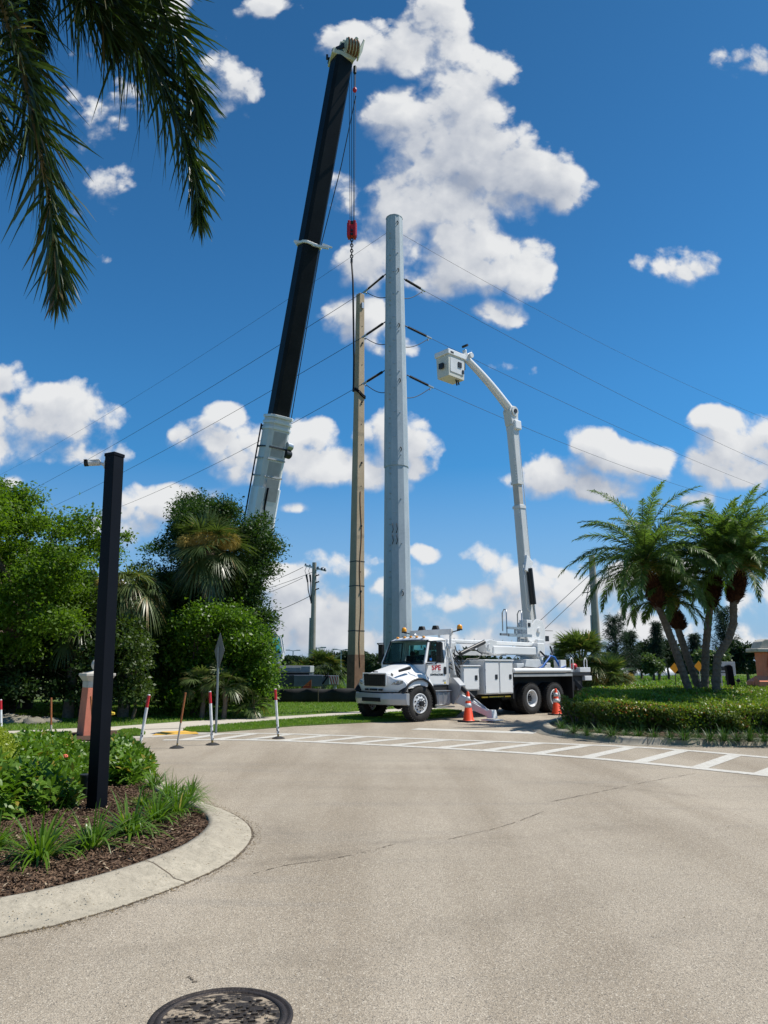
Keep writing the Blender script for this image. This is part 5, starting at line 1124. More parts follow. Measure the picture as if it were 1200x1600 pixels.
# operator platform frame beside the turret
q = MB(); 
for x in (-4.93, -5.80):
    q.tube([(x, .55, 2.68), (x, .55, 3.45), (x - .05, .5, 3.60), (x - .12, .35, 3.62), (x - .14, .25, 3.5), (x - .14, .25, 2.85)], .022, 8)
q.bb(-6.0, -4.95, .5, .58, 2.92, 3.0); q.bb(-6.35, -5.05, .48, .56, 2.66, 2.76); q.bb(-5.5, -5.4, .5, .56, 2.7, 2.95); q.bb(-6.0, -4.95, .2, .28, 2.70, 2.78); q.tube([(-6.0, .52, 2.72), (-6.3, .50, 2.4)], .03, 6); q.build("ladder_platform", M_silver, truck)
q = MB(); q.tube([(-5.85, .4, 2.45), (-5.85, .4, 2.62), (-6.1, .4, 2.62), (-6.1, .4, 2.45)], .025, 6); q.build("hand_rail", M_tw2, truck)
# ================================================================ small things
M_orange = mat("cone_orange", (.88, .060, .004), .5, var=.12, scale=5, emit=None)
M_band = mat("reflective_white", (.62, .63, .62), .4, var=.15, scale=20)
M_bwhite = mat("post_white", (.68, .68, .66), .5, var=.15, scale=12)
def cone(px, py, label, h=.72):
    x, y, _ = gp(px, py); o = empty("traffic_cone", label, "traffic cone", (x, y, 0), random.Random(px).uniform(0, 1), "orange traffic cones round the truck"); s = h / .72
    q = MB(); q.bb(-.19 * s, .19 * s, -.19 * s, .19 * s, .002, .035 * s); q.build("base", M_rubber, o, bevel=.012)
    pr = lambda z: (.135 - .105 * z / .70) * s
    q = MB(); q.lathe((0, 0, 0), [(.155 * s, .036 * s), (pr(.05), .06 * s), (pr(.7), .70 * s), (.02 * s, .715 * s), (.002, .716 * s)], 28, caps=False); q.build("body", M_orange, o)
    for z0, z1 in ((.34, .44), (.50, .60)):
        q = MB(); q.lathe((0, 0, 0), [(pr(z0) + .002, z0 * s), (pr(z0) + .004, z0 * s), (pr(z1) + .004, z1 * s), (pr(z1) + .002, z1 * s)], 28, caps=False); q.build("reflective_band", M_band, o)
    return o
cone(732, 1128, "orange cone with two white bands on the road by the outrigger foot", .88); cone(870, 1117, "orange cone with two white bands beside the truck's rear wheels", .88)
cone(960, 1083.5, "small far orange cone seen just over the hedge, right of the truck tail", .95); cone(977, 1083, "faint farthest orange cone in the weeds beyond the hedge", .80)
# flexible delineator posts
def delineator(px, py, tx, ty, kind, label):
    x, y, _ = gp(px, py); Y = y; tp = at(tx, ty, Y); dx = float(tp[0]) - x; h = float(tp[2])
    o = empty("delineator_post", label, "marker post", (x, y, 0), 0, "marker posts along the road edge"); v = Vector((dx, 0.0, h)); r = .029 if kind == 'w' else .019
    q = MB(); q.lathe((0, 0, 0), [(.15, .003), (.13, .02), (.06, .045), (.035, .05)], 20); q.build("base", M_rubber, o)
    q = MB(); q.cyl(v * .03, v * .10, r * .8, n=10); q.build("hinge", mat("hinge_yellow", (.25, .17, .04), .7) if "hinge_yellow" not in D.materials else D.materials["hinge_yellow"], o)
    if kind == 'w':
        q = MB(); q.cyl(v * .09, v * .77, r, n=14); q.build("tube", M_bwhite, o); q = MB(); q.cyl(v * .77, v * .985, r, n=14); q.build("red_sleeve", M_red, o); q = MB(); q.cyl(v * .985, v, r * .98, r * .8, n=14); q.build("cap", M_bwhite, o)
        q = MB(); side = Vector((.6, -.8, 0)) * r * .98
        rq = random.Random(int(px) + 7)
        for k in range(6): t = .1 + .3 * rq.random() ** 1.6; aa = rq.uniform(3.6, 5.8); q.box(v * t + Vector((cos(aa), sin(aa), 0)) * r * .99, (.012 + .01 * rq.random(), .008, .01 + .04 * rq.random()), (0, 0, aa + pi / 2))
        q.build("scuffs", M_dark, o)
    else:
        q = MB(); q.cyl(v * .09, v * .45, r, n=10); q.build("tube", mat("faded_post", (.42, .38, .32), .7) if "faded_post" not in D.materials else D.materials["faded_post"], o)
        q = MB(); q.cyl(v * .45, v, r, n=10); q.build("rusty_top", M_rustp, o)
M_rustp = mat("rust_orange", (.30, .10, .03), .8, var=.35, scale=25)
delineator(217, 1175, 233, 1085, 'w', "white post with a red top leaning right just beside the black pole")
delineator(276, 1169, 290, 1082, 'b', "thin rusty brown post leaning right between two white ones")
delineator(332, 1164, 328, 1080, 'w', "upright white post with a red top in front of the diamond sign's post")
delineator(435, 1154, 430, 1076, 'w', "white post with a red top farthest right, at the crosswalk's edge")
delineator(80, 1168, 80, 1090, 'b', "thin rusty post standing on the grass left of the salmon pillar")
delineator(147, 1166, 142, 1088, 'b', "thin rusty post in front of the salmon pillar, half behind the black pole")
delineator(2, 1163, 1, 1093, 'w', "white post with a red top cut by the left edge of the view")
# diamond sign seen from behind
x, y, _ = gp(336, 1146); sg = empty("road_sign", "bare grey back of a diamond road sign on a slim leaning steel post", "road sign", (x, y, 0), radians(-62))
zc = float(at(344, 1017, y)[2]); dx = float(at(343, 1017, y)[0]) - x
q = MB(); s_ = .455; q.prism([(0, zc - s_), (s_, zc), (0, zc + s_), (-s_, zc)], 'Y', -.004, 0.0); o = q.build("sign_plate", mat("sign_back", (.23, .25, .25), .5, .5, var=.1), sg, bevel=.002); o.location = (dx * cos(radians(62)), dx * sin(radians(62)), 0)
q = MB(); q.cyl((0, .02, 0), (dx * cos(radians(62)), dx * sin(radians(62)) - .025, zc + .1), .03, n=8); q.build("post", mat("sign_post", (.24, .27, .27), .5, .6), sg)
# salmon gate pillars
M_stucco = mat("salmon_stucco", (.66, .215, .13), .85, var=.10, scale=5, bump=.3, bscale=120)
M_cap = mat("cast_stone", (.55, .51, .44), .8, var=.12, scale=4, bump=.25, bscale=80)
x, y = gp(150, 1149)[:2]; pil = empty("gate_pillar", "salmon stucco pillar with a white stone cap and ball, behind the black pole", "pillar", (x - .08, y, 0), radians(36))
zs = float(at(150, 1074, y)[2]); zc = float(at(150, 1052, y)[2]); zb = float(at(150, 1029, y)[2])
q = MB(); q.beam((0, 0, 0), (0, 0, zs), .60, .60, .52, .52, up=(0, 1, 0)); q.build("shaft", M_stucco, pil, bevel=.01)
q = MB(); h = zc - zs; q.beam((0, 0, zs), (0, 0, zs + h * .45), .52, .52, up=(0, 1, 0)); q.beam((0, 0, zs + h * .45), (0, 0, zs + h * .8), .53, .53, .67, .67, up=(0, 1, 0)); q.beam((0, 0, zs + h * .8), (0, 0, zs + h), .69, .69, up=(0, 1, 0)); q.beam((0, 0, zs + h), (0, 0, zs + h + .06), .60, .60, .2, .2, up=(0, 1, 0)); q.build("cap", M_cap, pil, bevel=.012)
q = MB(); q.sphere((0, 0, zb - .15), .155, 24, 16); q.cyl((0, 0, zc), (0, 0, zb - .27), .08, n=14); q.build("ball_finial", M_cap, pil)
# hydrant behind pole
x, y = gp(167, 1141)[:2]; hy_ = empty("fire_hydrant", "small yellow hydrant mostly hidden behind the black pole", "hydrant", (x, y, 0)); q = MB(); q.lathe((0, 0, 0), [(.1, 0), (.1, .05), (.07, .06), (.075, .42), (.09, .44), (.085, .5), (.04, .56), (.03, .6)], 16); q.cyl((.06, 0, .42), (.17, 0, .42), .05, .03, n=10); q.build("hydrant_body", M_yel, hy_)
# black camera pole
px0 = at(151, 1275, 8.7); bx_, by_ = gp(150.5, 1277)[:2]; zt = float(at(179, 713, by_)[2]); tx = float(at(179, 713, by_)[0]) - bx_
bp = empty("camera_pole", "tall square black metal pole standing in the planted bed", "pole", (bx_, by_, 0), radians(-28))
dv = (tx * cos(radians(28)), tx * sin(radians(28)))
q = MB(); q.beam((0, 0, 0), (dv[0], dv[1], zt), .152, .152, up=(0, 1, 0)); q.build("shaft", M_black, bp, bevel=.004)
q = MB(); q.beam((dv[0], dv[1], zt - .01), (dv[0], dv[1], zt + .03), .166, .166, up=(0, 1, 0)); q.beam((dv[0], dv[1], zt + .03), (dv[0], dv[1], zt + .045), .16, .16, .02, .02, up=(0, 1, 0)); q.build("cap", M_black, bp, bevel=.004)
q = MB(); 
for z in (2.62, 2.34, 2.28, 2.22): q.box((dv[0] * z / zt - .077, dv[1] * z / zt - .03, z), (.002, .004, .03))
q.build("paint_chips", M_band, bp)
scam = empty("security_camera", "white bullet security camera bracketed to the black pole's top", "camera", tuple(at(164, 727, by_)), 0)
q = MB(); cw = .2 / 28
q.cyl((-.195, -.03, .018), (-.055, -.012, .030), .036, n=20); q.box((-.14, -.02, .052), (.17, .07, .010), (0, -.085, 0)); q.build("camera_body", M_bwhite, scam, bevel=.006)
q = MB(); q.cyl((-.232, -.034, .013), (-.185, -.029, .018), .037, n=20); q.box((-.215, -.034, .05), (.04, .072, .012), (0, -.085, 0)); q.build("lens_hood", M_blk, scam, bevel=.004)
q = MB(); q.cyl((-.06, -.01, .03), (-.03, -.005, .015), .016, n=10); q.cyl((-.03, -.005, .015), (.0, .0, .0), .02, n=10); q.build("bracket_arm", M_bwhite, scam)
q = MB(); q.box((.012, .0, .005), (.02, .06, .10), (0, 0, radians(-28))); q.cyl((0, 0, 0), (.02, .01, 0), .033, n=14); q.build("mount_plate", M_whiteG, scam, bevel=.008)
x, y = gp(133, 1262)[:2]; lf_ = empty("garden_light", "black cylindrical garden light half hidden left of the black pole's foot", "garden light", (x, y, .08)); q = MB(); q.cyl((0, 0, 0), (0, 0, .26), .07, .075, n=20); q.cyl((0, 0, .26), (0, 0, .29), .085, n=20); q.build("housing", M_blk, lf_, bevel=.005)
# right-hand island signs
M_ysign = mat("sign_amber", (.85, .36, .01), .5, var=.05)
for k, (px, py, w, lab) in enumerate(((1054, 1044, .30, "small amber diamond marker left of the date palm trunks"), (1092, 1041, .32, "small amber diamond marker seen between the date palm trunks"))):
    Y = 34; p = at(px, py, Y); o = empty("diamond_marker", lab, "road sign", (float(p[0]), Y, 0), radians(-40), "amber diamond markers in the weeds"); z = float(p[2]); q = MB(); q.prism([(0, z - .23), (.21, z), (0, z + .23), (-.21, z)], 'Y', -.004, .004); q.build("sign_plate", M_ysign, o); MB().cyl((0, .02, 0), (0, .02, z - .1), .02, n=8).build("post", M_grey if k else M_dark, o)
Y = 32; p0 = at(1122, 1034, Y); p1 = at(1150, 1056, Y); cxs = float((p0[0] + p1[0]) / 2); o = empty("notice_board", "grey notice board with a dark stripe behind the right-hand date palms", "sign", (cxs, Y, 0)); w = float(p1[0] - p0[0]); z0, z1 = float(p1[2]), float(p0[2])
q = MB(); q.bb(-w / 2, w / 2, -.02, .02, z0, z1); bd_ = q.build("board", mat("board_grey", (.42, .44, .44), .5), o, bevel=.01)
q = MB(); q.bb(-w / 2 + .1, w * .22, -.026, -.021, z0 + .22, z0 + .38); q.bb(-w / 2 + .05, w * .1, -.026, -.021, z0 + .12, z0 + .16); q.build("stripe", M_blk, bd_); q = MB()
for x in (-.25, .25): q.cyl((x, .04, 0), (x, .04, z1 - .05), .025, n=8)
q.build("posts", M_grey, o)
Y = 28; p = at(1141, 1042, Y); o = empty("bollard_light", "black slanted bollard just in front of the grey notice board", "bollard", (float(p[0]), Y, 0)); z = float(at(1138, 1039, Y)[2]); q = MB(); q.prism([(-.10, 0), (.16, 0), (.05, z - .06), (-.02, z), (-.18, z - .02)], 'Y', -.1, .1); q.build("body", M_black, o, bevel=.02); q = MB(); q.box((-.05, -.0, z + .005), (.12, .14, .02)); q.build("top_plate", M_grey, o)
Y = 27; p = at(1153, 1064, Y); o = empty("spot_lamp", "small white-faced spot lamp above the hedge beside the monument wall", "garden light", (float(p[0]), Y, 0)); q = MB(); z = float(p[2]); q.cyl((-.05, 0, z - .02), (.05, -.03, z + .03), .05, .07, n=12); q.cyl((0, 0, 0), (0, 0, z), .015, n=6); q.build("lamp_body", M_blk, o); q = MB(); q.cyl((.052, -.03, z + .031), (.06, -.033, z + .035), .062, n=12); q.build("lens", M_bwhite, o)
M_stuc2 = mat("orange_stucco", (.80, .27, .15), .85, var=.10, scale=5, bump=.3, bscale=120)
# monument wall at the right edge
Y = 25.0; xl = float(at(1189, 1040, Y)[0]); o = empty("monument_wall", "salmon stucco monument wall with a stone cap and blue emblem at the right edge", "monument", (xl, Y, 0))
zt_ = float(at(1190, 1019, Y)[2]); zb_ = float(at(1190, 1062, Y)[2])
q = MB(); pr = [(0, 0), (0, zb_), (.0, zb_ + .05), (.0, zt_)]; q.bb(0.0, 3.4, -.12, .36, 0, zt_); q.build("wall", M_stuc2, o, bevel=.02)
q = MB(); q.prism([(-.33, 0), (-.33, zb_ - .05), (-.001, zb_ + .12), (-.001, 0)], 'Y', -.11, .42); q.prism([(-.45, 0), (-.45, zb_ - .05), (-.121, zb_ + .13), (-.121, 0)], 'X', -.31, 3.38); q.build("plinth", M_stuc2, o, bevel=.01)
q = MB(); q.bb(-.22, 3.5, -.32, .52, zt_, zt_ + .12); q.prism([(-.1, zt_ + .12), (3.4, zt_ + .12), (3.4, zt_ + .42), (.15, zt_ + .42), (0, zt_ + .34)], 'Y', -.2, .42); q.build("cap", M_cap, o, bevel=.03)
q = MB(); zm = (zt_ + zb_) / 2 + .05; q.tube([(.62 + .42 * cos(t), -.15, zm + .55 * sin(t)) for t in np.linspace(0, 2 * pi, 30)], .05, 8); q.build("emblem_ring", M_stucco, o)
q = MB(); q.tube([(.62 + .33 * cos(t), -.14, zm + .40 * sin(t)) for t in np.linspace(0, 2 * pi, 30)], .028, 6); q.tube([(.40, -.14, zm - .2), (.5, -.14, zm + .1), (.6, -.14, zm - .1), (.8, -.14, zm + .15)], .025, 6); q.build("emblem", mat("emblem_blue", (.05, .10, .40), .5), o)
# long low white greenhouse across the field
p0, p1 = at(968, 1048, 120), at(1050, 1048, 120); gh = empty("greenhouse", "long low white tunnel lying across the field beyond the palms", "greenhouse", (float(p0[0] + p1[0]) / 2, 120, 0)); w = float(p1[0] - p0[0]); z = float(at(1000, 1043.5, 120)[2])
q = MB(); q.cyl((-w / 2, 0, 0), (w / 2, 0, 0), z, n=28); q.build("cover", M_whiteG, gh)
q = MB()
for k in range(7): q.cyl((-w / 2 + w * k / 6 - .05, 0, 0), (-w / 2 + w * k / 6 + .05, 0, 0), z * 1.02, n=28)
q.build("hoops", M_silver, gh)
# small pale shed
p = at(925, 1039, 110)
M_rock = concrete('rock_stone', (.20, .18, .14), (.33, .30, .24), (.10, .10, .07), 3, .9)
# rocks by the left lawn
for k, (px, py, s_) in enumerate(((14, 1130, .5), (34, 1131, .42), (52, 1132, .38), (70, 1131, .34), (-6, 1131, .5))):
    x, y = gp(px, py)[:2]; r_ = random.Random(k); q = MB(); q.sphere((0, 0, 0), s_, 10, 7, (1.5, .8, .42)); 
    q.v = [(a + r_.uniform(-.06, .06), b_ + r_.uniform(-.06, .06), c_ + r_.uniform(-.05, .05)) for a, b_, c_ in q.v]
    o = q.build("rock", M_rock); o.location = (x, y, .03); o.rotation_euler = (0, 0, k)
    tag(o, ["flat pale rock at the far left under the dark trees", "second pale rock from the left under the dark trees", "third pale rock from the left under the dark trees", "rightmost pale rock, toward the salmon pillar", "pale rock cut by the left edge of the view"][k], "rock", "pale rocks under the trees")
# ================================================================ plants
rng = np.random.default_rng(11)
M_bark = mat("bark", (.12, .09, .065), .9, var=.3, scale=8, bump=.6, bscale=30)
M_barkP = mat("palm_bark", (.15, .115, .085), .9, var=.35, scale=14, bump=.8, bscale=40)
L_big = leafmat("leaf_big_tree", (.036, .088, .006), (.125, .205, .014), .42, .5, .3, 1.9)
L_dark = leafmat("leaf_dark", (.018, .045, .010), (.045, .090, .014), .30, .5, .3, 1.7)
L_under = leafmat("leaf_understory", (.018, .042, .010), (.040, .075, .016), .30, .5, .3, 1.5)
L_bright = leafmat("leaf_bright", (.040, .100, .008), (.130, .225, .018), .42, .42, .4, 1.7)
L_fan = leafmat("leaf_fan_palm", (.040, .070, .018), (.105, .145, .045), .30, .35, .5, 1.5, c3=(.26, .19, .07), f3=.05)
L_fan2 = leafmat("leaf_fan_pale", (.075, .115, .035), (.17, .21, .08), .35, .38, .5, 1.4, c3=(.30, .22, .09), f3=.06)
L_date = leafmat("leaf_date_palm", (.055, .110, .022), (.155, .235, .065), .42, .45, .4, 1.6)
L_royal = leafmat("leaf_royal", (.014, .034, .008), (.058, .090, .020), .26, .36, .5, 1.6, c3=(.14, .11, .05), f3=.03)
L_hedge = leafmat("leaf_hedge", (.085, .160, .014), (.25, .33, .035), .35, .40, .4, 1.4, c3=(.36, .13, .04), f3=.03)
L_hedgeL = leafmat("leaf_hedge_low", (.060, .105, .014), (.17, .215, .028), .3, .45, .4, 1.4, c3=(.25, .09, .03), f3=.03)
L_ixora = leafmat("leaf_ixora", (.055, .125, .008), (.14, .25, .018), .32, .45, .4, 1.5, c3=(.30, .24, .04), f3=.05)
L_liri = leafmat("leaf_liriope", (.055, .125, .010), (.15, .26, .025), .38, .35, .5, 1.5, c3=(.40, .33, .16), f3=.04)
L_yel = leafmat("leaf_box_hedge", (.17, .24, .02), (.36, .42, .04), .35, .40, .4, 1.3)
L_flower = leafmat("palm_flower", (.38, .27, .07), (.60, .45, .14), .25, .8, .1, 1.2)
L_boot = leafmat("palm_boot", (.035, .016, .010), (.10, .042, .022), .05, .9, .1, 1.2)
L_dead = leafmat("dead_frond", (.10, .07, .04), (.20, .15, .09), .2, .8, .2, 1.2)
L_weed = leafmat("weed_leaf", (.085, .17, .02), (.17, .28, .04), .4, .5, .3, 1.4, c3=(.25, .24, .07), f3=.08)
L_far = leafmat("leaf_far", (.016, .036, .016), (.035, .062, .026), .25, .6, .2, 1.3)
L_pine = leafmat("leaf_casuarina", (.018, .040, .026), (.042, .070, .045), .25, .6, .2, 1.3)

def crown_leaves(va, cl, per, L, W, up=.7, out=.7, down=.2, shell=.45, rs=None, jitter=.12):
    r_ = rs or rng
    for (c, r) in cl:
        r = np.array(r, float) if np.ndim(r) else np.array([r, r, r * .5]); n = int(per * (r[0] * r[1] + r[0] * r[2] + r[1] * r[2]) / 3)
        u = unit(r_, n); u[:, 2] = np.where(u[:, 2] < -.35, -u[:, 2] * .6, u[:, 2]); u = norm(u)
        f = r_.random(n) ** shell; P = np.array(c) + u * f[:, None] * r + r_.normal(size=(n, 3)) * jitter * r.mean()
        Dn = u * out + r_.normal(size=(n, 3)) * .65 + np.array([0, 0, -down]); N = np.array([0, 0, up]) + u * .5 + r_.normal(size=(n, 3)) * .45
        ls = r_.uniform(.5, 1.55, n); V, F = leaf_quads(P, Dn, N, ls * L, ls * r_.uniform(.8, 1.15, n) * W); va.add(V, F)
def limb_tubes(mb, base, tops, r0, fork, rnd):
    base = Vector(base); f = Vector(fork); mb.tube([base, base.lerp(f, .5) + Vector((rnd.uniform(-.1, .1), 0, 0)), f], r0, 10, radii=[r0 * 1.25, r0 * .95, r0 * .75])
    for t_ in tops:
        t_ = Vector([float(x) for x in t_]); m1 = f.lerp(t_, .4) + Vector((rnd.uniform(-.25, .25), rnd.uniform(-.25, .25), rnd.uniform(0, .3))); mb.tube([f, m1, t_], r0, 6, radii=[r0 * .55, r0 * .32, r0 * .08])
def px_clumps(poly, n, Y0, Y1, r0, r1, flat, seed, edge=True):
    """clump centres filling a silhouette given by its outline as seen from the road, spread through real depth"""
    rg = np.random.default_rng(seed); out = []
    P = np.array(poly, float); lo, hi = P.min(0), P.max(0); tries = 0
    while len(out) < n and tries < n * 200:
        tries += 1
        q = rg.uniform(lo, hi); Y = rg.uniform(Y0, Y1); r = rg.uniform(r0, r1); rp = r * FPX / Y
        if not in_poly(np.array([q[0]]), np.array([q[1]]), poly)[0]: continue
        ok = True
        for dx, dy in ((rp * .8, 0), (-rp * .8, 0), (0, rp * flat * .8), (0, -rp * flat * .8)):
            if not in_poly(np.array([q[0] + dx]), np.array([q[1] + dy]), poly)[0]: ok = False
        if not ok: continue
        out.append((at(q[0], q[1], Y), (r, r, r * flat)))
    return out
def tree(name, label, cl, per, L, W, lm, base, fork, r0, nt=9, cat="tree", seed=1, **k):
    o = empty(name, label, cat, (float(base[0]), float(base[1]), 0)); off = np.array([base[0], base[1], 0.0]); cl = [(np.array(c) - off, r) for c, r in cl]
    va = VA(); crown_leaves(va, cl, per, L, W, rs=np.random.default_rng(seed), **k); va.build("crown", lm, o)
    rnd = random.Random(seed); mb = MB(); tops = [cl[i][0] for i in rnd.sample(range(len(cl)), min(nt, len(cl)))]
    limb_tubes(mb, (0, 0, 0), tops, r0, (fork[0] - base[0], fork[1] - base[1], fork[2]), rnd); mb.build("trunk", M_bark, o); return o

# big spreading tree at the left
polyA = [(-330, 760), (-150, 728), (0, 752), (40, 762), (75, 768), (115, 800), (160, 806), (228, 824), (222, 840), (195, 846), (188, 880), (170, 905), (150, 930), (140, 985), (100, 1010), (40, 1030), (-60, 1040), (-330, 1040)]
clA = px_clumps(polyA, 330, 21.5, 27.5, .22, .85, .45, 3)
tree("spreading_tree", "large spreading tree with layered bright green crown at the far left", clA, 3300, .105, .06, L_big, (-12.2, 24.8), (-11.8, 24.6, 2.6), .26, 30, seed=3, jitter=.34, shell=.7)
polyA2 = [(-330, 900), (-100, 860), (60, 880), (170, 900), (236, 940), (238, 1000), (180, 1040), (60, 1060), (-330, 1080)]
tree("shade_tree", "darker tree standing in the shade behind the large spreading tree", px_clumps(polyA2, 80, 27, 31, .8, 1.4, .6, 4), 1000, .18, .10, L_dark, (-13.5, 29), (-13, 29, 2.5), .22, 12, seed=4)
# understory thickets
polyD = [(-330, 1000), (0, 1010), (60, 985), (120, 1000), (170, 960), (232, 950), (240, 1010), (240, 1080), (236, 1112), (150, 1120), (60, 1122), (-330, 1135)]
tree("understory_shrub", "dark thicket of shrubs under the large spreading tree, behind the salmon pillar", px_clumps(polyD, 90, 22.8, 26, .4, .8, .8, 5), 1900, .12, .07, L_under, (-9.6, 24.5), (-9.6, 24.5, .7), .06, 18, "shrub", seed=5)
tree("understory_shrub", "olive green shrub between the black pole and the bright lobed shrub", px_clumps([(160, 1000), (190, 960), (236, 965), (244, 1030), (240, 1105), (165, 1108)], 16, 22.6, 24, .35, .6, .9, 15), 2300, .10, .055, leafmat("leaf_olive", (.03, .062, .012), (.075, .115, .02), .35), (-7.6, 23.4), (-7.6, 23.4, .8), .05, 9, "shrub", seed=15)
# second tree, dark glossy
polyB = [(222, 960), (232, 900), (230, 840), (258, 800), (290, 782), (322, 768), (345, 770), (362, 792), (385, 790), (415, 796), (432, 825), (442, 860), (440, 895), (424, 915), (415, 930), (430, 955), (432, 1000), (424, 1050), (424, 1085), (230, 1080)]
tree("glossy_tree", "tall dark glossy-leaved tree in front of the crane boom", px_clumps(polyB, 170, 26.5, 30.5, .28, .72, .75, 6), 3600, .10, .055, L_dark, (-6.6, 28.5), (-6.5, 28.4, 2.4), .20, 22, seed=6, jitter=.30, shell=.6)
tree("light_sapling", "light green sapling rising between the spreading tree and the glossy tree", px_clumps([(190, 905), (215, 850), (240, 820), (252, 860), (250, 930), (225, 960), (200, 950)], 12, 27, 28.5, .3, .5, .7, 8), 1700, .11, .05, L_bright, (-9.2, 27.8), (-9.1, 27.8, 2.5), .06, 8, seed=8)
# bright shrub in front
polyC = [(222, 1060), (232, 1010), (262, 975), (290, 945), (330, 930), (360, 950), (395, 965), (420, 985), (431, 1005), (424, 1035), (440, 1058), (430, 1092), (395, 1106), (340, 1114), (260, 1118), (225, 1105)]
tree("lobed_shrub", "large bright green lobed shrub behind the diamond sign", px_clumps(polyC, 130, 24.2, 26.8, .22, .52, .8, 7), 3600, .10, .058, L_bright, (-6.4, 25.6), (-6.4, 25.6, .7), .08, 20, "shrub", seed=7, jitter=.42, shell=.8)
# backing foliage added behind the trees to block light and sky
tree("backing_foliage", "dense dark foliage added behind the left-hand trees to block light and sky", px_clumps([(-420, 900), (0, 880), (200, 900), (300, 860), (400, 880), (415, 960), (425, 1085), (-420, 1100)], 60, 32, 35, 1.0, 1.7, .8, 9), 520, .30, .18, L_dark, (-12, 33), (-12, 33, 1.5), .1, 12, "shrub", seed=9)

# fan palms
def fan(va, H, ax, nr, R, nseg=34, spread=110, w=.045, droop=.5, rs=rng):
    th = np.radians(np.linspace(-spread, spread, nseg)) + rs.normal(0, .02, nseg); ax = norm(np.array(ax, float)); nr = norm(np.array(nr, float) - ax * np.dot(nr, ax)); s_ = np.cross(ax, nr)
    Dn = np.cos(th)[:, None] * ax + np.sin(th)[:, None] * s_; Wv = -np.sin(th)[:, None] * ax + np.cos(th)[:, None] * s_; Dn = Dn + nr * .12 * np.abs(np.sin(th))[:, None] + rs.normal(0, .04, (nseg, 3))
    L = R * (1 - .28 * np.abs(th) / pi * 1.6) * rs.uniform(.88, 1.05, nseg); V, F = strips(np.repeat(np.array([H]), nseg, 0), Dn, Wv, L, w, droop * rs.uniform(.6, 1.3, nseg), segs=4, base=.45, tip=.06); va.add(V, F)
def fan_palm(name, label, loc, h, n, pet, R, lm, seed, el0=80, el1=-45, flowers=0, trunk_r=.16, droop=.5, w=.045, dead=4, fl_sc=1.0):
    rs = np.random.default_rng(seed); o = empty(name, label, "palm", loc); va = VA(); mb = MB(); top = np.array([0, 0, h])
    for i in range(n):
        az = i * 2.399 + rs.uniform(-.3, .3); t = (i + .5) / n; el = radians(lerp(el0, el1, t ** .9) + rs.uniform(-9, 9)); d = np.array([cos(az) * cos(el), sin(az) * cos(el), sin(el)])
        pl = pet * rs.uniform(.8, 1.15); mid = top + d * pl * .55 + np.array([0, 0, .06]); H = top + d * pl; mb.tube([top, mid, H], .02, 4, radii=[.028, .018, .012], cap=False)
        tip = norm(d + np.array([0, 0, -.35 - .3 * t])); nrm = np.array([-d[0] * d[2], -d[1] * d[2], 1.0]) + rs.normal(0, .25, 3); fan(va, H, tip, nrm, R * rs.uniform(.85, 1.1), spread=105, w=w, droop=droop * (.6 + .9 * t), rs=rs)
    va.build("fronds", lm, o); mb.build("petioles", L_fan2, o)
    if dead:
        va = VA()
        for i in range(dead): az = i * 2.1 + 1; el = radians(rs.uniform(-75, -50)); d = np.array([cos(az) * cos(el), sin(az) * cos(el), sin(el)]); fan(va, top + d * pet * .8, norm(d + np.array([0, 0, -.8])), np.array([d[0], d[1], .4]), R * .85, spread=70, w=w * .7, droop=.3, rs=rs)
        va.build("dead_fronds", L_dead, o)
    q = MB(); q.tube([(0, 0, 0), (.03, 0, h * .5), (0, 0, h)], trunk_r, 14, radii=[trunk_r * 1.2, trunk_r, trunk_r * 1.25]); q.build("trunk", M_barkP, o)
    for k in range(flowers):
        az = [(-2.2), (-.6), (-1.5), (2.2)][k % 4]; c = top + np.array([cos(az) * R * .95, sin(az) * R * .75, .25 + .05 * k]) * np.array([1, 1, 1]); va = VA(); m = 1400; u = unit(rs, m); P = c + u * rs.random((m, 1)) ** .5 * np.array([.36, .3, .24]) * fl_sc; Dn = u + np.array([0, 0, -.5]); V, F = strips(P, Dn, np.cross(Dn, rs.normal(size=(m, 3))), .13, .014, .4, segs=2); va.add(V, F); va.build("flower_spray", L_flower, o)
        q = MB(); q.tube([top, top * .5 + np.array(c) * .5 + np.array([0, 0, .25]), c], .02, 5); q.build("flower_stalk", L_fan2, o)
    return o
p = at(326, 862, 25.6); fan_palm("sabal_palm", "sabal palm with yellow-brown flower sprays in front of the dark glossy tree", (float(p[0]), 25.6, 0), float(p[2]), 46, .85, 1.0, L_fan, 21, 85, -55, 3, .17, dead=7)
p = at(205, 925, 24.4); fan_palm("sabal_palm", "pale drooping sabal palm between the black pole and the lobed shrub", (float(p[0]), 24.4, 0), float(p[2]), 30, .65, .95, L_fan2, 22, 70, -50, 1, .15, droop=1.1, dead=3)
p = at(118, 975, 24.0); fan_palm("sabal_palm", "shaded fan palm left of the black pole under the spreading tree", (float(p[0]), 24.0, 0), float(p[2]) - .2, 20, .6, .8, L_fan, 23, 60, -55, 0, .15, droop=.9, dead=5)
for k, (px, py, Y, R, lab) in enumerate(((352, 1062, 24.0, .62, "small fan palmetto growing out of the lobed shrub beside the sign post"), (395, 1092, 24.4, .45, "low palmetto with brown fronds at the foot of the lobed shrub"), (318, 1058, 24.1, .55, "small grey-green palmetto left of the diamond sign"))):
    p = at(px, py, Y); fan_palm("palmetto", lab, (float(p[0]), Y, 0), max(.25, float(p[2]) - .25), 13, .45, R, L_fan2 if k != 1 else L_fan, 31 + k, 75, -15, 0, .07, dead=2 if k == 1 else 0, w=.034)
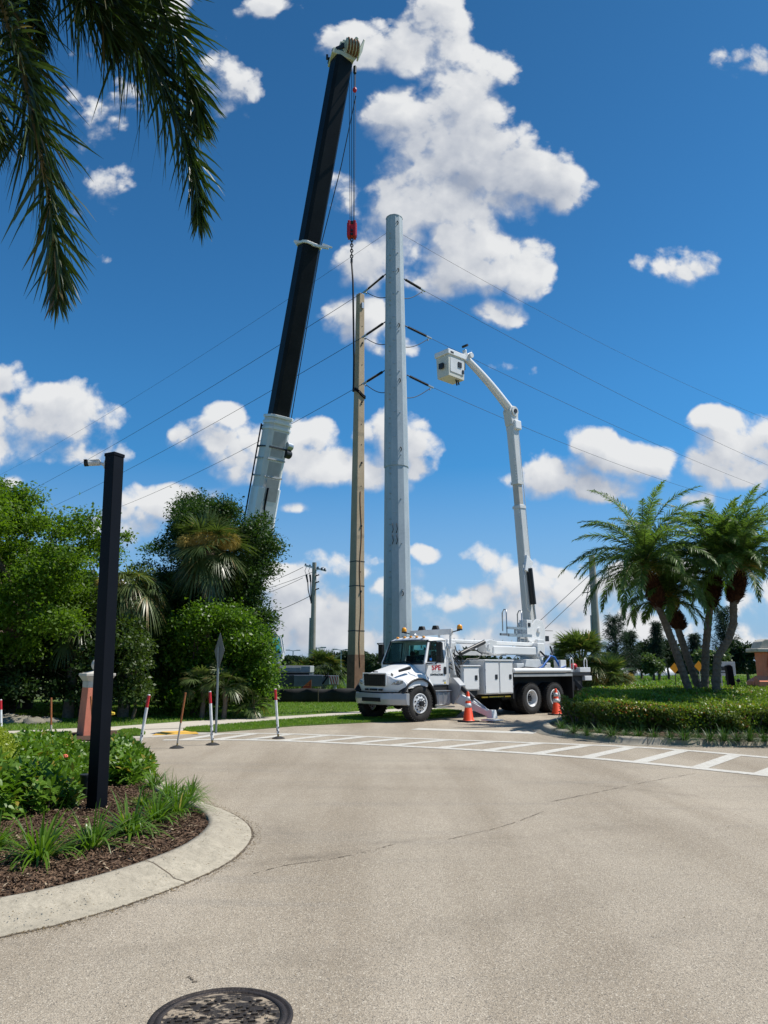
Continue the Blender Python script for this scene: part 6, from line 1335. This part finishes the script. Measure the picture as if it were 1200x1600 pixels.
p = at(908, 1032, 37); fan_palm("palmetto_clump", "big mound of palmetto fans behind the truck's tail", (float(p[0]), 37, 0), 1.5, 130, 1.25, 1.0, leafmat("leaf_palmetto", (.045, .085, .02), (.12, .17, .045), .32, .35, .5, 1.5, c3=(.30, .24, .08), f3=.05), 41, 88, -42, 2, .2, dead=6, w=.05)
p = at(950, 1052, 36); fan_palm("palmetto_clump", "lower palmetto mound with a brown flower spray just right of the big one", (float(p[0]), 36, 0), .8, 45, .85, .9, D.materials["leaf_palmetto"], 42, 85, -20, 2, .15, dead=3, w=.045)
p = at(506, 1040, 52); fan_palm("palmetto_clump", "distant palmetto mound at the foot of the slim crossarm pole", (float(p[0]), 52, 0), 1.1, 46, 1.1, 1.1, L_fan, 43, 85, -15, 0, .2, dead=0, w=.07)
p = at(476, 1038, 54); fan_palm("palmetto_clump", "smaller distant palmetto left of the slim crossarm pole", (float(p[0]), 54, 0), .9, 26, .9, 1.0, L_fan, 44, 80, -5, 0, .2, dead=0, w=.07)

# feather palms
def frond(va, mb, o, az, el, L, bend, nl, ll, w, droop, rs, plumose=.0, rr=.018, roll=0.0, dead=False, pts=None, side_tip=.35):
    n = 16
    if pts is None:
        pts = [np.array(o, float)]
        for i in range(n): t = i / n; e = el - bend * t ** 1.25; pts.append(pts[-1] + np.array([cos(az) * cos(e), sin(az) * cos(e), sin(e)]) * L / n)
    pts = np.array(pts); n = len(pts) - 1
    mb.tube([tuple(p) for p in pts], rr, 5, radii=list(np.linspace(rr, rr * .25, n + 1)), cap=False)
    t = np.linspace(.10, .995, nl) + rs.normal(0, .002, nl); idx = np.clip((t * n).astype(int), 0, n - 1); f = (t * n - idx)[:, None]; P = pts[idx] * (1 - f) + pts[idx + 1] * f; T = norm(pts[idx + 1] - pts[idx])
    S = norm(np.cross(T, np.array([0, 0, 1.0]) + rs.normal(0, .001, 3))); U = np.cross(S, T); S = S * cos(roll) + U * sin(roll); U = np.cross(S, T)
    a = np.radians(lerp(68, 22, t))[:, None]; prof = (np.sin(np.clip(t * 1.02, 0, 1) * pi) ** .45) * (1 - .3 * t); prof = np.clip(prof, .25, 1)
    for sd in (1, -1):
        lift = rs.normal(.12, .10 + plumose, (nl, 1)); Dn = T * np.cos(a) + S * sd * np.sin(a) + U * lift + rs.normal(0, .05, (nl, 3)); Wv = np.cross(norm(Dn), U + rs.normal(0, .25 + plumose, (nl, 3)))
        V, F = strips(P, Dn, Wv, ll * prof * rs.uniform(.85, 1.1, nl), w, droop * rs.uniform(.5, 1.5, nl), segs=4, base=.5, tip=.05); va.add(V, F)
def date_palm(label, px, trunk, boot, crown, Y, seed, n=40, L=2.3, elm=0):
    rs = np.random.default_rng(seed); b0_ = at(*trunk[0], Y); o = empty("date_palm", label, "palm", (float(b0_[0]), Y, 0), group="date palms on the right-hand island"); off = np.array([b0_[0], Y, 0])
    T = [at(*q_, Y) - off for q_ in trunk]; T[0] = np.array([T[0][0] + (T[0][0] - T[1][0]) * .3, 0, 0.0]); T.insert(1, at(*trunk[0], Y) - off)
    mb = MB(); m = len(T); mb.tube([tuple(x) for x in T], .1, 12, radii=list(np.linspace(.115, .10, m))); 
    for i in range(m - 1):
        k = max(2, int(np.linalg.norm(T[i + 1] - T[i]) / .16))
        for j in range(k): c = T[i] + (T[i + 1] - T[i]) * (j / k); rr_ = lerp(.12, .105, (i + j / k) / m); mb.tube([tuple(c + np.array([0, 0, -.03])), tuple(c + np.array([0, 0, .035]))], rr_, 9, radii=[rr_ * .95, rr_ * 1.12])
    mb.build("trunk", M_barkP, o)
    B0, B1 = at(*boot[0], Y) - off, at(*boot[1], Y) - off; va = VA(); m = 900; t = rs.random(m); a = rs.uniform(0, 2 * pi, m); rad = (.10 + .17 * np.sin(np.clip(t, 0, 1) * pi * .9 + .3)); ra = np.column_stack([np.cos(a), np.sin(a), np.zeros(m)]); P = B0 + (B1 - B0) * t[:, None] + ra * rad[:, None] * .7
    V, F = strips(P, ra * .45 + np.array([0, 0, .55]) + rs.normal(0, .2, (m, 3)), np.cross(ra, [0, 0, 1.0]), .16, .06, 0, segs=2, base=1, tip=.6); va.add(V, F); va.build("boot", L_boot, o)
    mb = MB(); mb.tube([tuple(B0), tuple((B0 + B1) / 2), tuple(B1), tuple(at(*crown, Y) - off)], .2, 12, radii=[.12, .20, .15, .08]); mb.build("crown_shaft", M_barkP, o)
    C0 = at(*crown, Y) - off; va = VA(); mb = MB()
    for i in range(n):
        t = (i + .5) / n; az = i * 2.399 + rs.uniform(-.2, .2); el = radians(lerp(86, elm, t ** .85) + rs.uniform(-8, 8)); frond(va, mb, C0 + np.array([0, 0, lerp(.25, -.1, t)]), az, el, L * rs.uniform(.85, 1.12) * (1 - .10 * t), radians(lerp(76, 92, t)), 92, .42, .026, .45, rs, .10, .016, rs.uniform(-.5, .5))
    va.build("fronds", L_date, o); mb.build("rachis", L_fan, o)
    va = VA(); m = 500; u = unit(rs, m); P = C0 + u * np.array([.35, .35, .3]) * rs.random((m, 1)); V, F = strips(P, u + np.array([0, 0, .2]), np.cross(u, rs.normal(size=(m, 3))), .28, .012, .5, segs=2); va.add(V, F); va.build("flower_spray", L_flower, o)
    return o
date_palm("leftmost date palm on the island, leaning left with the longest fronds", 1075, [(1076, 1077), (1055, 1015), (1040, 975), (1030, 950)], [(1030, 952), (1013, 900)], (1008, 885), 22.0, 51, 56, 2.8, -6)
date_palm("shorter date palm with a low brown boot, second from the left", 1092, [(1092, 1076), (1075, 1030), (1060, 985)], [(1062, 985), (1050, 955)], (1046, 935), 22.8, 52, 32, 1.8, 5)
date_palm("upright date palm with a fat round boot, third from the left", 1101, [(1101, 1076), (1103, 1010), (1109, 950)], [(1110, 952), (1120, 897)], (1124, 880), 22.4, 53, 50, 2.4, 12)
date_palm("date palm with a ringed pale trunk nearest the monument wall", 1119, [(1119, 1076), (1121, 1027), (1138, 1000), (1146, 975), (1146, 942)], [(1147, 942), (1157, 900)], (1160, 884), 21.6, 54, 50, 2.4, 12)

# royal palm whose fronds hang into the top left of the view
ro = empty("royal_palm", "near royal palm whose dark fronds hang into the top left corner", "palm", (-5.2, 5.2, 0)); off = np.array([-5.2, 5.2, 0]); top = np.array([0, 0, 7.1])
q = MB(); q.tube([(0, 0, 0), (0, 0, 3), (0, 0, 5.6)], .2, 20, radii=[.26, .2, .16]); q.build("trunk", mat("royal_trunk", (.32, .30, .27), .8, var=.15, scale=4, bump=.3), ro); q = MB(); q.tube([(0, 0, 5.6), (0, 0, 6.4), (0, 0, 7.1)], .15, 16, radii=[.15, .13, .08]); q.build("crown_shaft", mat("crownshaft_green", (.10, .20, .04), .4), ro)
rs = np.random.default_rng(60); va = VA(); mb = MB()
def royal(path, Ys, ll, nl, seed, droop=.5, w=.028, plum=.30):
    pts = [at(px, py, Y) - off for (px, py), Y in zip(path, Ys)]; P = [top * .96]; 
    full = [top] + pts; sm = []; Q = [np.array(a) for a in full]; n = len(Q)
    for i in range(n - 1):
        p0 = Q[max(i - 1, 0)]; p1 = Q[i]; p2 = Q[i + 1]; p3 = Q[min(i + 2, n - 1)]
        for j in range(6): t = j / 6; sm.append(.5 * ((2 * p1) + (-p0 + p2) * t + (2 * p0 - 5 * p1 + 4 * p2 - p3) * t * t + (-p0 + 3 * p1 - 3 * p2 + p3) * t ** 3))
    sm.append(Q[-1]); frond(va, mb, None, 0, 0, 0, 0, int(nl * 1.7), ll * 1.5, w, droop, np.random.default_rng(seed), plum, .035, 0, pts=sm)
royal([(-60, -60), (20, 60), (55, 200), (82, 350), (90, 468)], [5.3, 5.3, 5.4, 5.5, 5.6], .50, 170, 1)
royal([(-20, -160), (100, -90), (180, 10), (240, 110), (292, 230), (314, 345)], [5.4, 5.6, 5.8, 6.0, 6.1, 6.2], .58, 190, 2)
royal([(40, -220), (160, -120), (225, -40), (268, 50), (300, 140), (312, 190)], [5.2, 5.5, 5.7, 5.8, 5.9, 6.0], .50, 150, 3)
royal([(-60, -200), (60, -130), (110, -40), (150, 20), (175, 60)], [5.4, 5.5, 5.6, 5.6, 5.7], .55, 130, 4)
royal([(-120, -40), (-60, 60), (-30, 150), (-10, 210)], [5.0, 5.0, 5.1, 5.1], .5, 120, 5)
royal([(-90, -140), (0, -80), (45, -10), (60, 60)], [5.6, 5.8, 5.9, 5.9], .5, 110, 6)
royal([(-160, -240), (20, -190), (130, -130), (200, -60), (240, 10)], [5.9, 6.0, 6.1, 6.2, 6.2], .5, 130, 8)
royal([(-140, -100), (-40, -40), (10, 30), (40, 100), (55, 150)], [5.7, 5.8, 5.9, 5.9, 5.9], .5, 110, 9)
royal([(30, -160), (120, -90), (175, -20), (215, 60), (240, 120)], [6.3, 6.4, 6.5, 6.6, 6.6], .5, 140, 7)
for i in range(9): az = radians(100 + i * 30); frond(va, mb, top, az, radians(55 - 12 * (i % 3)), 3.4, radians(85), 90, .5, .035, .7, rs, .25, .03)
va.build("fronds", L_royal, ro); mb.build("rachis", L_fan, ro)

# clipped planting on the right-hand island
hx0 = [gp(889, 1140)[:2], gp(940, 1148)[:2], gp(1010, 1152.5)[:2], gp(1110, 1155)[:2], gp(1210, 1155.5)[:2], gp(1420, 1157)[:2]]
hp = [tuple(np.array(p) + np.array([0.05, .25])) for p in hx0] + [(15, 18), (15, 26.5), (7.6, 26.5), (6.4, 24.5), (5.3, 21.8)]
hd = empty("clipped_hedge", "broad clipped hedge with yellow-green and orange tips on the right-hand island", "hedge", (8, 20, 0)); off = np.array([8, 20, 0])
def htop(x, y): return .60 + .30 * np.clip((y - 17.8) / 4.0, 0, 1) + .045 * np.sin(x * 2.3 + 1.3 * np.sin(y * 1.7)) + .035 * np.sin(y * 3.1 + x)
def edge_dist(q, poly):
    d = np.full(len(q), 9.0); P = np.array(poly)
    for i in range(len(P)):
        a, c = P[i], P[(i + 1) % len(P)]; ab = c - a; t = np.clip(((q - a) @ ab) / (ab @ ab), 0, 1); d = np.minimum(d, np.linalg.norm(q - (a + t[:, None] * ab), axis=1))
    return d
def hedge_leaves(poly, n, L, W, lo, hi, topf, m, name, parent, off, seed, inner=.25, edge=.30, outw=.6):
    rs = np.random.default_rng(seed); q = scatter_poly(rs, poly, n); d = edge_dist(q, poly); h = topf(q[:, 0], q[:, 1]); h = h - .22 * np.clip(1 - d / edge, 0, 1) ** 2
    z = np.where(rs.random(n) < inner, h * rs.uniform(lo, hi, n), h * (1 - np.abs(rs.normal(0, .045, n)))); side = d < edge * .8; z = np.where(side, h * rs.uniform(lo, 1.0, n) ** .8, z); P = np.column_stack([q, z]) - off + rs.normal(0, .02, (n, 3))
    Dn = rs.normal(size=(n, 3)) * .8 + np.array([0, 0, .35]); N = np.array([0, -.2, .8]) + rs.normal(size=(n, 3)) * .5; V, F = leaf_quads(P, Dn, N, rs.uniform(.6, 1.3, n) * L, rs.uniform(.7, 1.2, n) * W)
    return np_mesh(name, V, F, m, parent)
hedge_leaves(hp, 110000, .080, .045, .45, .97, htop, L_hedge, "top_growth", hd, off, 71, inner=.22)
front = [p for p in hp[:6]]; fp = [tuple(p) for p in hx0] ; fpoly = [(p[0], p[1] + .05) for p in hp[:6]] + [(p[0], p[1] + .9) for p in hp[:6][::-1]]
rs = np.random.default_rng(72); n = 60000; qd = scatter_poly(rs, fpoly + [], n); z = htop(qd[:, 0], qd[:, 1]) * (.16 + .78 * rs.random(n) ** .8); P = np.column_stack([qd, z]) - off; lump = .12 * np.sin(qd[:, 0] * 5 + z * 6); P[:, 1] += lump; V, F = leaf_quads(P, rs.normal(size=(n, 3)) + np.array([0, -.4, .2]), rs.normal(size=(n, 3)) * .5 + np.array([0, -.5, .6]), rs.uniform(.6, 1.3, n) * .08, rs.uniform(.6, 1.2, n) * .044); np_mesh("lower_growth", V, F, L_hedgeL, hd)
mb = MB(); rr = random.Random(3)
for k in range(150):
    a = rr.random() * 5; i = int(a); f = a - i; x = lerp(hp[i][0], hp[i + 1][0], f) - 8; y = lerp(hp[i][1], hp[i + 1][1], f) - 20 + rr.uniform(.08, .6); mb.tube([(x, y, .08), (x + rr.uniform(-.1, .1), y, .28), (x + rr.uniform(-.22, .22), y - .05, .5)], .012, 4, radii=[.014, .01, .005], cap=False)
tag(mb.build("stems", M_bark, hd), kind="stuff")
orng = leafmat("leaf_orange_tip", (.30, .09, .02), (.50, .20, .04), .3)
rs = np.random.default_rng(73); n = 1500; cc_ = np.array([at(px, py, 18.6) for px, py in ((1130, 1100), (1160, 1098), (1180, 1110), (1100, 1112), (1065, 1118), (1010, 1128), (1195, 1120), (1145, 1118))]); ci = rs.integers(0, len(cc_), n); P = cc_[ci] + rs.normal(size=(n, 3)) * np.array([.35, .25, .05]); P[:, 2] = htop(P[:, 0], P[:, 1]) * rs.uniform(.8, 1.03, n); V, F = leaf_quads(P - off, rs.normal(size=(n, 3)) + np.array([0, 0, .5]), rs.normal(size=(n, 3)) * .4 + np.array([0, 0, 1]), .05, .026); np_mesh("orange_tips", V, F, orng, hd)

# grassy tufts (liriope)
def tuft_mesh(seed, L, n, w=.011, spread=1.0):
    rs = np.random.default_rng(seed); az = rs.uniform(0, 2 * pi, n); el = np.radians(90 - 68 * rs.random(n) ** .7) if spread == 1 else np.radians(rs.uniform(45, 88, n)); d = np.column_stack([np.cos(az) * np.cos(el), np.sin(az) * np.cos(el), np.sin(el)]); P = np.column_stack([np.cos(az) * rs.uniform(0, .05, n), np.sin(az) * rs.uniform(0, .05, n), np.zeros(n)]); Wv = np.column_stack([-np.sin(az), np.cos(az), np.zeros(n)])
    V, F = strips(P, d, Wv, L * rs.uniform(.65, 1.15, n), w * rs.uniform(.8, 1.3, n), rs.uniform(.35, 1.3, n), segs=5, base=.7, tip=.06); return V, F
tm = []
for s_ in range(4): V, F = tuft_mesh(80 + s_, .52, 105, w=.017); o = np_mesh("grass_tuft", V, F, L_liri); tm.append(o.data); D.objects.remove(o)
def tuft(px, py, sc, label, group, k, z=.085):
    x, y, _ = gp(px, py, z); o = D.objects.new("grass_tuft", tm[k % 4]); COL.objects.link(o); o.location = (x, y, z); o.rotation_euler = (0, 0, k * 1.3); o.scale = (sc, sc, sc); return tag(o, label, "grass tuft", group)
LT = [(62, 1345, 1.25, "strap-leaved tuft nearest the bottom left, beside the mulch"), (143, 1328, 1.08, "strap-leaved tuft at the foot of the black camera pole"), (203, 1305, 1.15, "strap-leaved tuft just right of the black pole's foot"), (243, 1284, 1.05, "tuft between the one by the pole and the kerb's curve"), (278, 1272, 1.05, "tall bright tuft closest to the curve of the kerb"), (262, 1248, .95, "tuft behind the bright one at the kerb's curve"), (296, 1256, .85, "tuft leaning over the kerb at its tightest bend"), (240, 1232, .8, "rear tuft against the right end of the leafy shrubs"), (-10, 1330, .9, "tuft cut by the left edge of the view near the mulch"), (222, 1262, .7, "small tuft in the mulch behind the pole's right side"), (300, 1238, .6, "smallest tuft at the back of the curved kerb")]
for k, (px, py, sc, lab) in enumerate(LT): tuft(px, py, sc, lab, "strap-leaved tufts in the left bed", k)
RT = [(877, 1141, 1.0), (897, 1146, .95), (917, 1150, .85), (936, 1148, .9), (957, 1152, 1.05), (978, 1152, .8), (998, 1153, .95), (1022, 1155, .9), (1048, 1156, .8), (1070, 1157, 1.15), (1092, 1156, .7), (1110, 1158, .95), (1132, 1158, 1.05), (1152, 1158, .9), (1172, 1159, 1.05), (1194, 1159, .95), (1216, 1159, .9), (905, 1136, .7)]
ordn = ["leftmost", "second", "third", "fourth", "fifth", "sixth", "seventh", "eighth", "ninth", "tenth", "eleventh", "twelfth", "thirteenth", "fourteenth", "fifteenth", "sixteenth", "last", "rear"]
L_liriD = leafmat("leaf_liriope_dark", (.025, .065, .012), (.065, .135, .022), .3, .45, .4, 1.5); tmL = tm; tm = []  # darker green leaf colour for the right-hand kerb tufts
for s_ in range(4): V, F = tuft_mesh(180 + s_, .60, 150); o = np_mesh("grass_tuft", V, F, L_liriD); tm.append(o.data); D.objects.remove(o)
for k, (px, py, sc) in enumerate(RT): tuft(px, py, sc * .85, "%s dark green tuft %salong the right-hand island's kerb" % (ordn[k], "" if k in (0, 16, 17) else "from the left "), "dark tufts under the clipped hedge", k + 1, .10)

# leafy ixora bed around the camera pole
def rosettes(name, label, poly, n, hf, seed, lm=None, L=.14):
    rs = np.random.default_rng(seed); c = np.mean(np.array(poly), 0); o = empty(name, label, "shrub", (float(c[0]), float(c[1]), 0)); off = np.array([c[0], c[1], 0]); q = scatter_poly(rs, poly, n); d = edge_dist(q, poly); h = hf(q[:, 0], q[:, 1]) * (1 - .45 * np.clip(1 - d / .45, 0, 1) ** 2); z = np.where(rs.random(n) < .45, h * rs.uniform(.2, .9, n), h * rs.uniform(.82, 1.12, n)); z = np.maximum(z, .14)
    P0 = np.column_stack([q, z]); m = 9; ax = norm(rs.normal(0, .35, (n, 3)) + np.array([0, 0, 1]) + np.column_stack([np.zeros(n), -.25 * (d < .3), np.zeros(n)])); PP = []; DD = []; NN = []
    for j in range(m):
        a = j * 2.4 + rs.uniform(-.4, .4, n); t = norm(np.cross(ax, rs.normal(size=(n, 3)))) if j == 0 else t; b_ = np.cross(ax, t); rad = np.cos(a)[:, None] * t + np.sin(a)[:, None] * b_; PP.append(P0 - ax * .018 * j); DD.append(rad * (.5 + .07 * j) + ax * (.75 - .09 * j)); NN.append(ax - rad * .3)
    P = np.concatenate(PP) - off; nn = len(P); DD = np.concatenate(DD); V, F = strips(P, DD, np.cross(DD, np.concatenate(NN)), rs.uniform(.65, 1.2, nn) * L, L * .36 * rs.uniform(.8, 1.15, nn), rs.uniform(.1, .8, nn), segs=4, base=.22, tip=.04); np_mesh("leaves", V, F, lm or L_ixora, o)
    mb = MB(); 
    for i in range(0, min(n, 900), 3): p = P0[i] - off; mb.tube([(p[0] * .97, p[1] * .97, .05), tuple(p - np.array([0, 0, .02]))], .005, 4, radii=[.008, .003], cap=False)
    tag(mb.build("stems", M_bark, o), kind="stuff"); return o
g2 = lambda L_: [gp(*p)[:2] for p in L_]
hfun = lambda x, y: .51 + .07 * np.sin(x * 3.1 + y) + .06 * np.sin(y * 2.7 - x * 1.3) - .14 * np.clip((y - 9.3) / 4, 0, 1)
rosettes("ixora_shrub", "glossy leafy shrubs left of and behind the black camera pole", g2([(-260, 1340), (-120, 1322), (0, 1304), (70, 1290), (118, 1276), (128, 1240), (150, 1212), (150, 1186), (0, 1182), (-260, 1180)]), 4600, hfun, 91)
rosettes("ixora_shrub", "glossy leafy shrubs right of the black camera pole", g2([(165, 1240), (205, 1242), (232, 1228), (236, 1212), (215, 1198), (160, 1186), (152, 1210)]), 1500, lambda x, y: .43 + .05 * np.sin(x * 4 + y * 2), 92)
x, y, z = at(102, 1183, 10.2); q = MB(); rr = random.Random(5)
for k in range(26): u = Vector((rr.gauss(0, 1), rr.gauss(0, 1), abs(rr.gauss(0, 1)))).normalized(); c = Vector((x, y, z)) + u * .03; q.cyl(c, c + u * .008, .011, .004, n=5)
tag(q.build("ixora_flower", mat("flower_coral", (.75, .15, .08), .5)), "single coral pink flower head on the leafy shrub left of the pole", "flower")
bh = empty("box_hedge", "yellow-green clipped hedge block cut by the left edge of the view", "hedge", (-5.2, 9.2, 0)); xr = float(at(29, 1160, 9.6)[0])
hedge_leaves([(-7.0, 8.6), (-4.12, 8.6), (-4.62, 9.9), (-7.0, 9.9)], 80000, .036, .02, .05, 1.0, lambda x, y: .87 + .02 * np.sin(x * 6 + y * 4), L_yel, "leaves", bh, np.array([-5.2, 9.2, 0]), 95, inner=.5, edge=.25)
mb = MB(); mb.bb(-1.7, .50, -.42, .55, 0, .74); mb.build("core", mat("hedge_core", (.03, .05, .01), .9), bh)

# weeds beyond the road, far trees
rng = np.random.default_rng(120)
def weeds(poly, n, h, w): return blades("weeds", poly, n, h, w, L_weed, 0, .5, .7)
weeds([(4.5, 39), (40, 39), (48, 62), (8, 62)], 42000, .50, .045); weeds([(8, 62), (48, 62), (75, 118), (12, 118)], 30000, .75, .09)
weeds([(-7, 40), (4.5, 40), (8, 75), (-12, 75)], 26000, .45, .045); weeds([(-12, 75), (8, 75), (12, 118), (-20, 118)], 12000, .7, .10)
blades("weeds", [(5.2, 35.6), (30, 35.6), (30, 39.2), (5.0, 39.2)], 26000, .20, .03, M_blade, 0, .6, .6)
va = VA(); cl = []; r_ = np.random.default_rng(130)
for x in np.arange(-110, 150, 3.2): hh = 3.2 + 1.5 * math.sin(x * .13) + r_.uniform(-.8, 1.3) + (1.0 if -10 < x < 3 else 0); Y = 185 + r_.uniform(-12, 12); cl.append(((x, Y, hh * .45), (r_.uniform(2.4, 4), 2.5, hh * .62)))
crown_leaves(va, cl, 260, 1.0, .7, rs=r_); tag(va.build("distant_treeline", L_far), kind='stuff')
def far_tree(label, px, Y, ytop, wpx, kind, seed, ybot=1030):
    rs = np.random.default_rng(seed); zt = float(at(px, ytop, Y)[2]); R = wpx / 2 / FPX * Y; x = float(at(px, 1030, Y)[0]); o = empty("casuarina_tree" if kind == 'c' else "broadleaf_tree", label, "tree", (x, Y, 0)); va = VA()
    if kind == 'c':
        mb = MB(); mb.tube([(0, 0, 0), (.15, 0, zt * .5), (.1, 0, zt * .97)], .12, 7, radii=[.17, .1, .02]); lean = rs.uniform(-.15, .35)
        for k in range(58):
            t = (k + .5) / 58; z0 = zt * lerp(.12, .93, t ** .9); a = k * 2.399 + rs.uniform(-.4, .4); rr_ = R * (1.0 - .62 * t) * rs.uniform(.45, 1.15); up = rr_ * rs.uniform(.5, 1.3)
            p0 = np.array([.1 * t, 0, z0]); p2 = p0 + np.array([cos(a) * rr_ + lean * rr_, sin(a) * rr_, up]); p1 = (p0 + p2) / 2 + np.array([0, 0, -.12 * rr_]); mb.tube([tuple(p0), tuple(p1), tuple(p2)], .03, 4, radii=[.04, .02, .006], cap=False)
            m = 85; u = rs.random(m)[:, None] ** .8; P = (1 - u) ** 2 * p0 + 2 * u * (1 - u) * p1 + u * u * p2 + rs.normal(0, .10, (m, 3)); Dn = np.array([cos(a) * .5, sin(a) * .5, .55]) + rs.normal(0, .5, (m, 3)); V, F = strips(P, Dn, np.cross(Dn, rs.normal(size=(m, 3))), rs.uniform(.3, .8, m), .045, .8, segs=2); va.add(V, F)
        va.build("crown", L_pine, o); mb.build("trunk", M_bark, o)
    else:
        cl = [((rs.uniform(-R, R) * .6, rs.uniform(-R, R) * .6, zt * rs.uniform(.35, .85)), (R * .5, R * .5, zt * .17)) for _ in range(14)]; crown_leaves(va, cl, 700, .28, .17, rs=rs); va.build("crown", L_far if kind == 'd' else leafmat("leaf_mid_" + str(seed), (.05, .085, .03), (.10, .15, .05), .3), o); mb = MB(); limb_tubes(mb, (0, 0, 0), [c for c, _ in cl[:7]], .14, (0, 0, zt * .3), random.Random(seed)); mb.build("trunk", M_bark, o)
    return o
far_tree("wind-swept casuarina tree behind the palmetto mound, left of the date palms", 962, 78, 962, 62, 'c', 140); far_tree("casuarina tree just right of the wind-swept one, shorter", 984, 82, 985, 36, 'c', 141)
far_tree("thin wispy casuarina seen left of the leaning palm trunks", 1028, 80, 968, 22, 'c', 142); far_tree("dense dark tree behind the leaning palm trunks", 1042, 85, 998, 60, 'd', 143)
far_tree("round pale green bush in front of the far trees", 1020, 76, 1020, 34, 'm', 144); far_tree("small open-crowned tree between the casuarinas and the dark tree", 1000, 88, 1003, 26, 'd', 145)
far_tree("tall dark casuarina between the two right-hand date palm trunks", 1133, 72, 948, 62, 'c', 146); far_tree("broad green tree left of the monument wall", 1166, 66, 1003, 48, 'd', 147); far_tree("casuarina seen between the third palm trunk and the leaning pair", 1086, 84, 990, 34, 'c', 148)
far_tree("mid green bush behind the grey notice board", 1112, 64, 1012, 50, 'm', 149); far_tree("dark tree partly behind the truck cab's front", 592, 110, 1022, 44, 'd', 150); far_tree("rounded dark tree left of the concrete pole's foot", 545, 120, 1018, 60, 'd', 151); far_tree("low dark tree far off beside the crane cab", 462, 115, 1024, 50, 'd', 152)
far_tree("dark casuarina far off beyond the palmetto mound, left side", 872, 95, 1006, 30, 'c', 153); far_tree("low dark tree at the right edge behind the monument wall", 1200, 75, 1010, 50, 'd', 154)
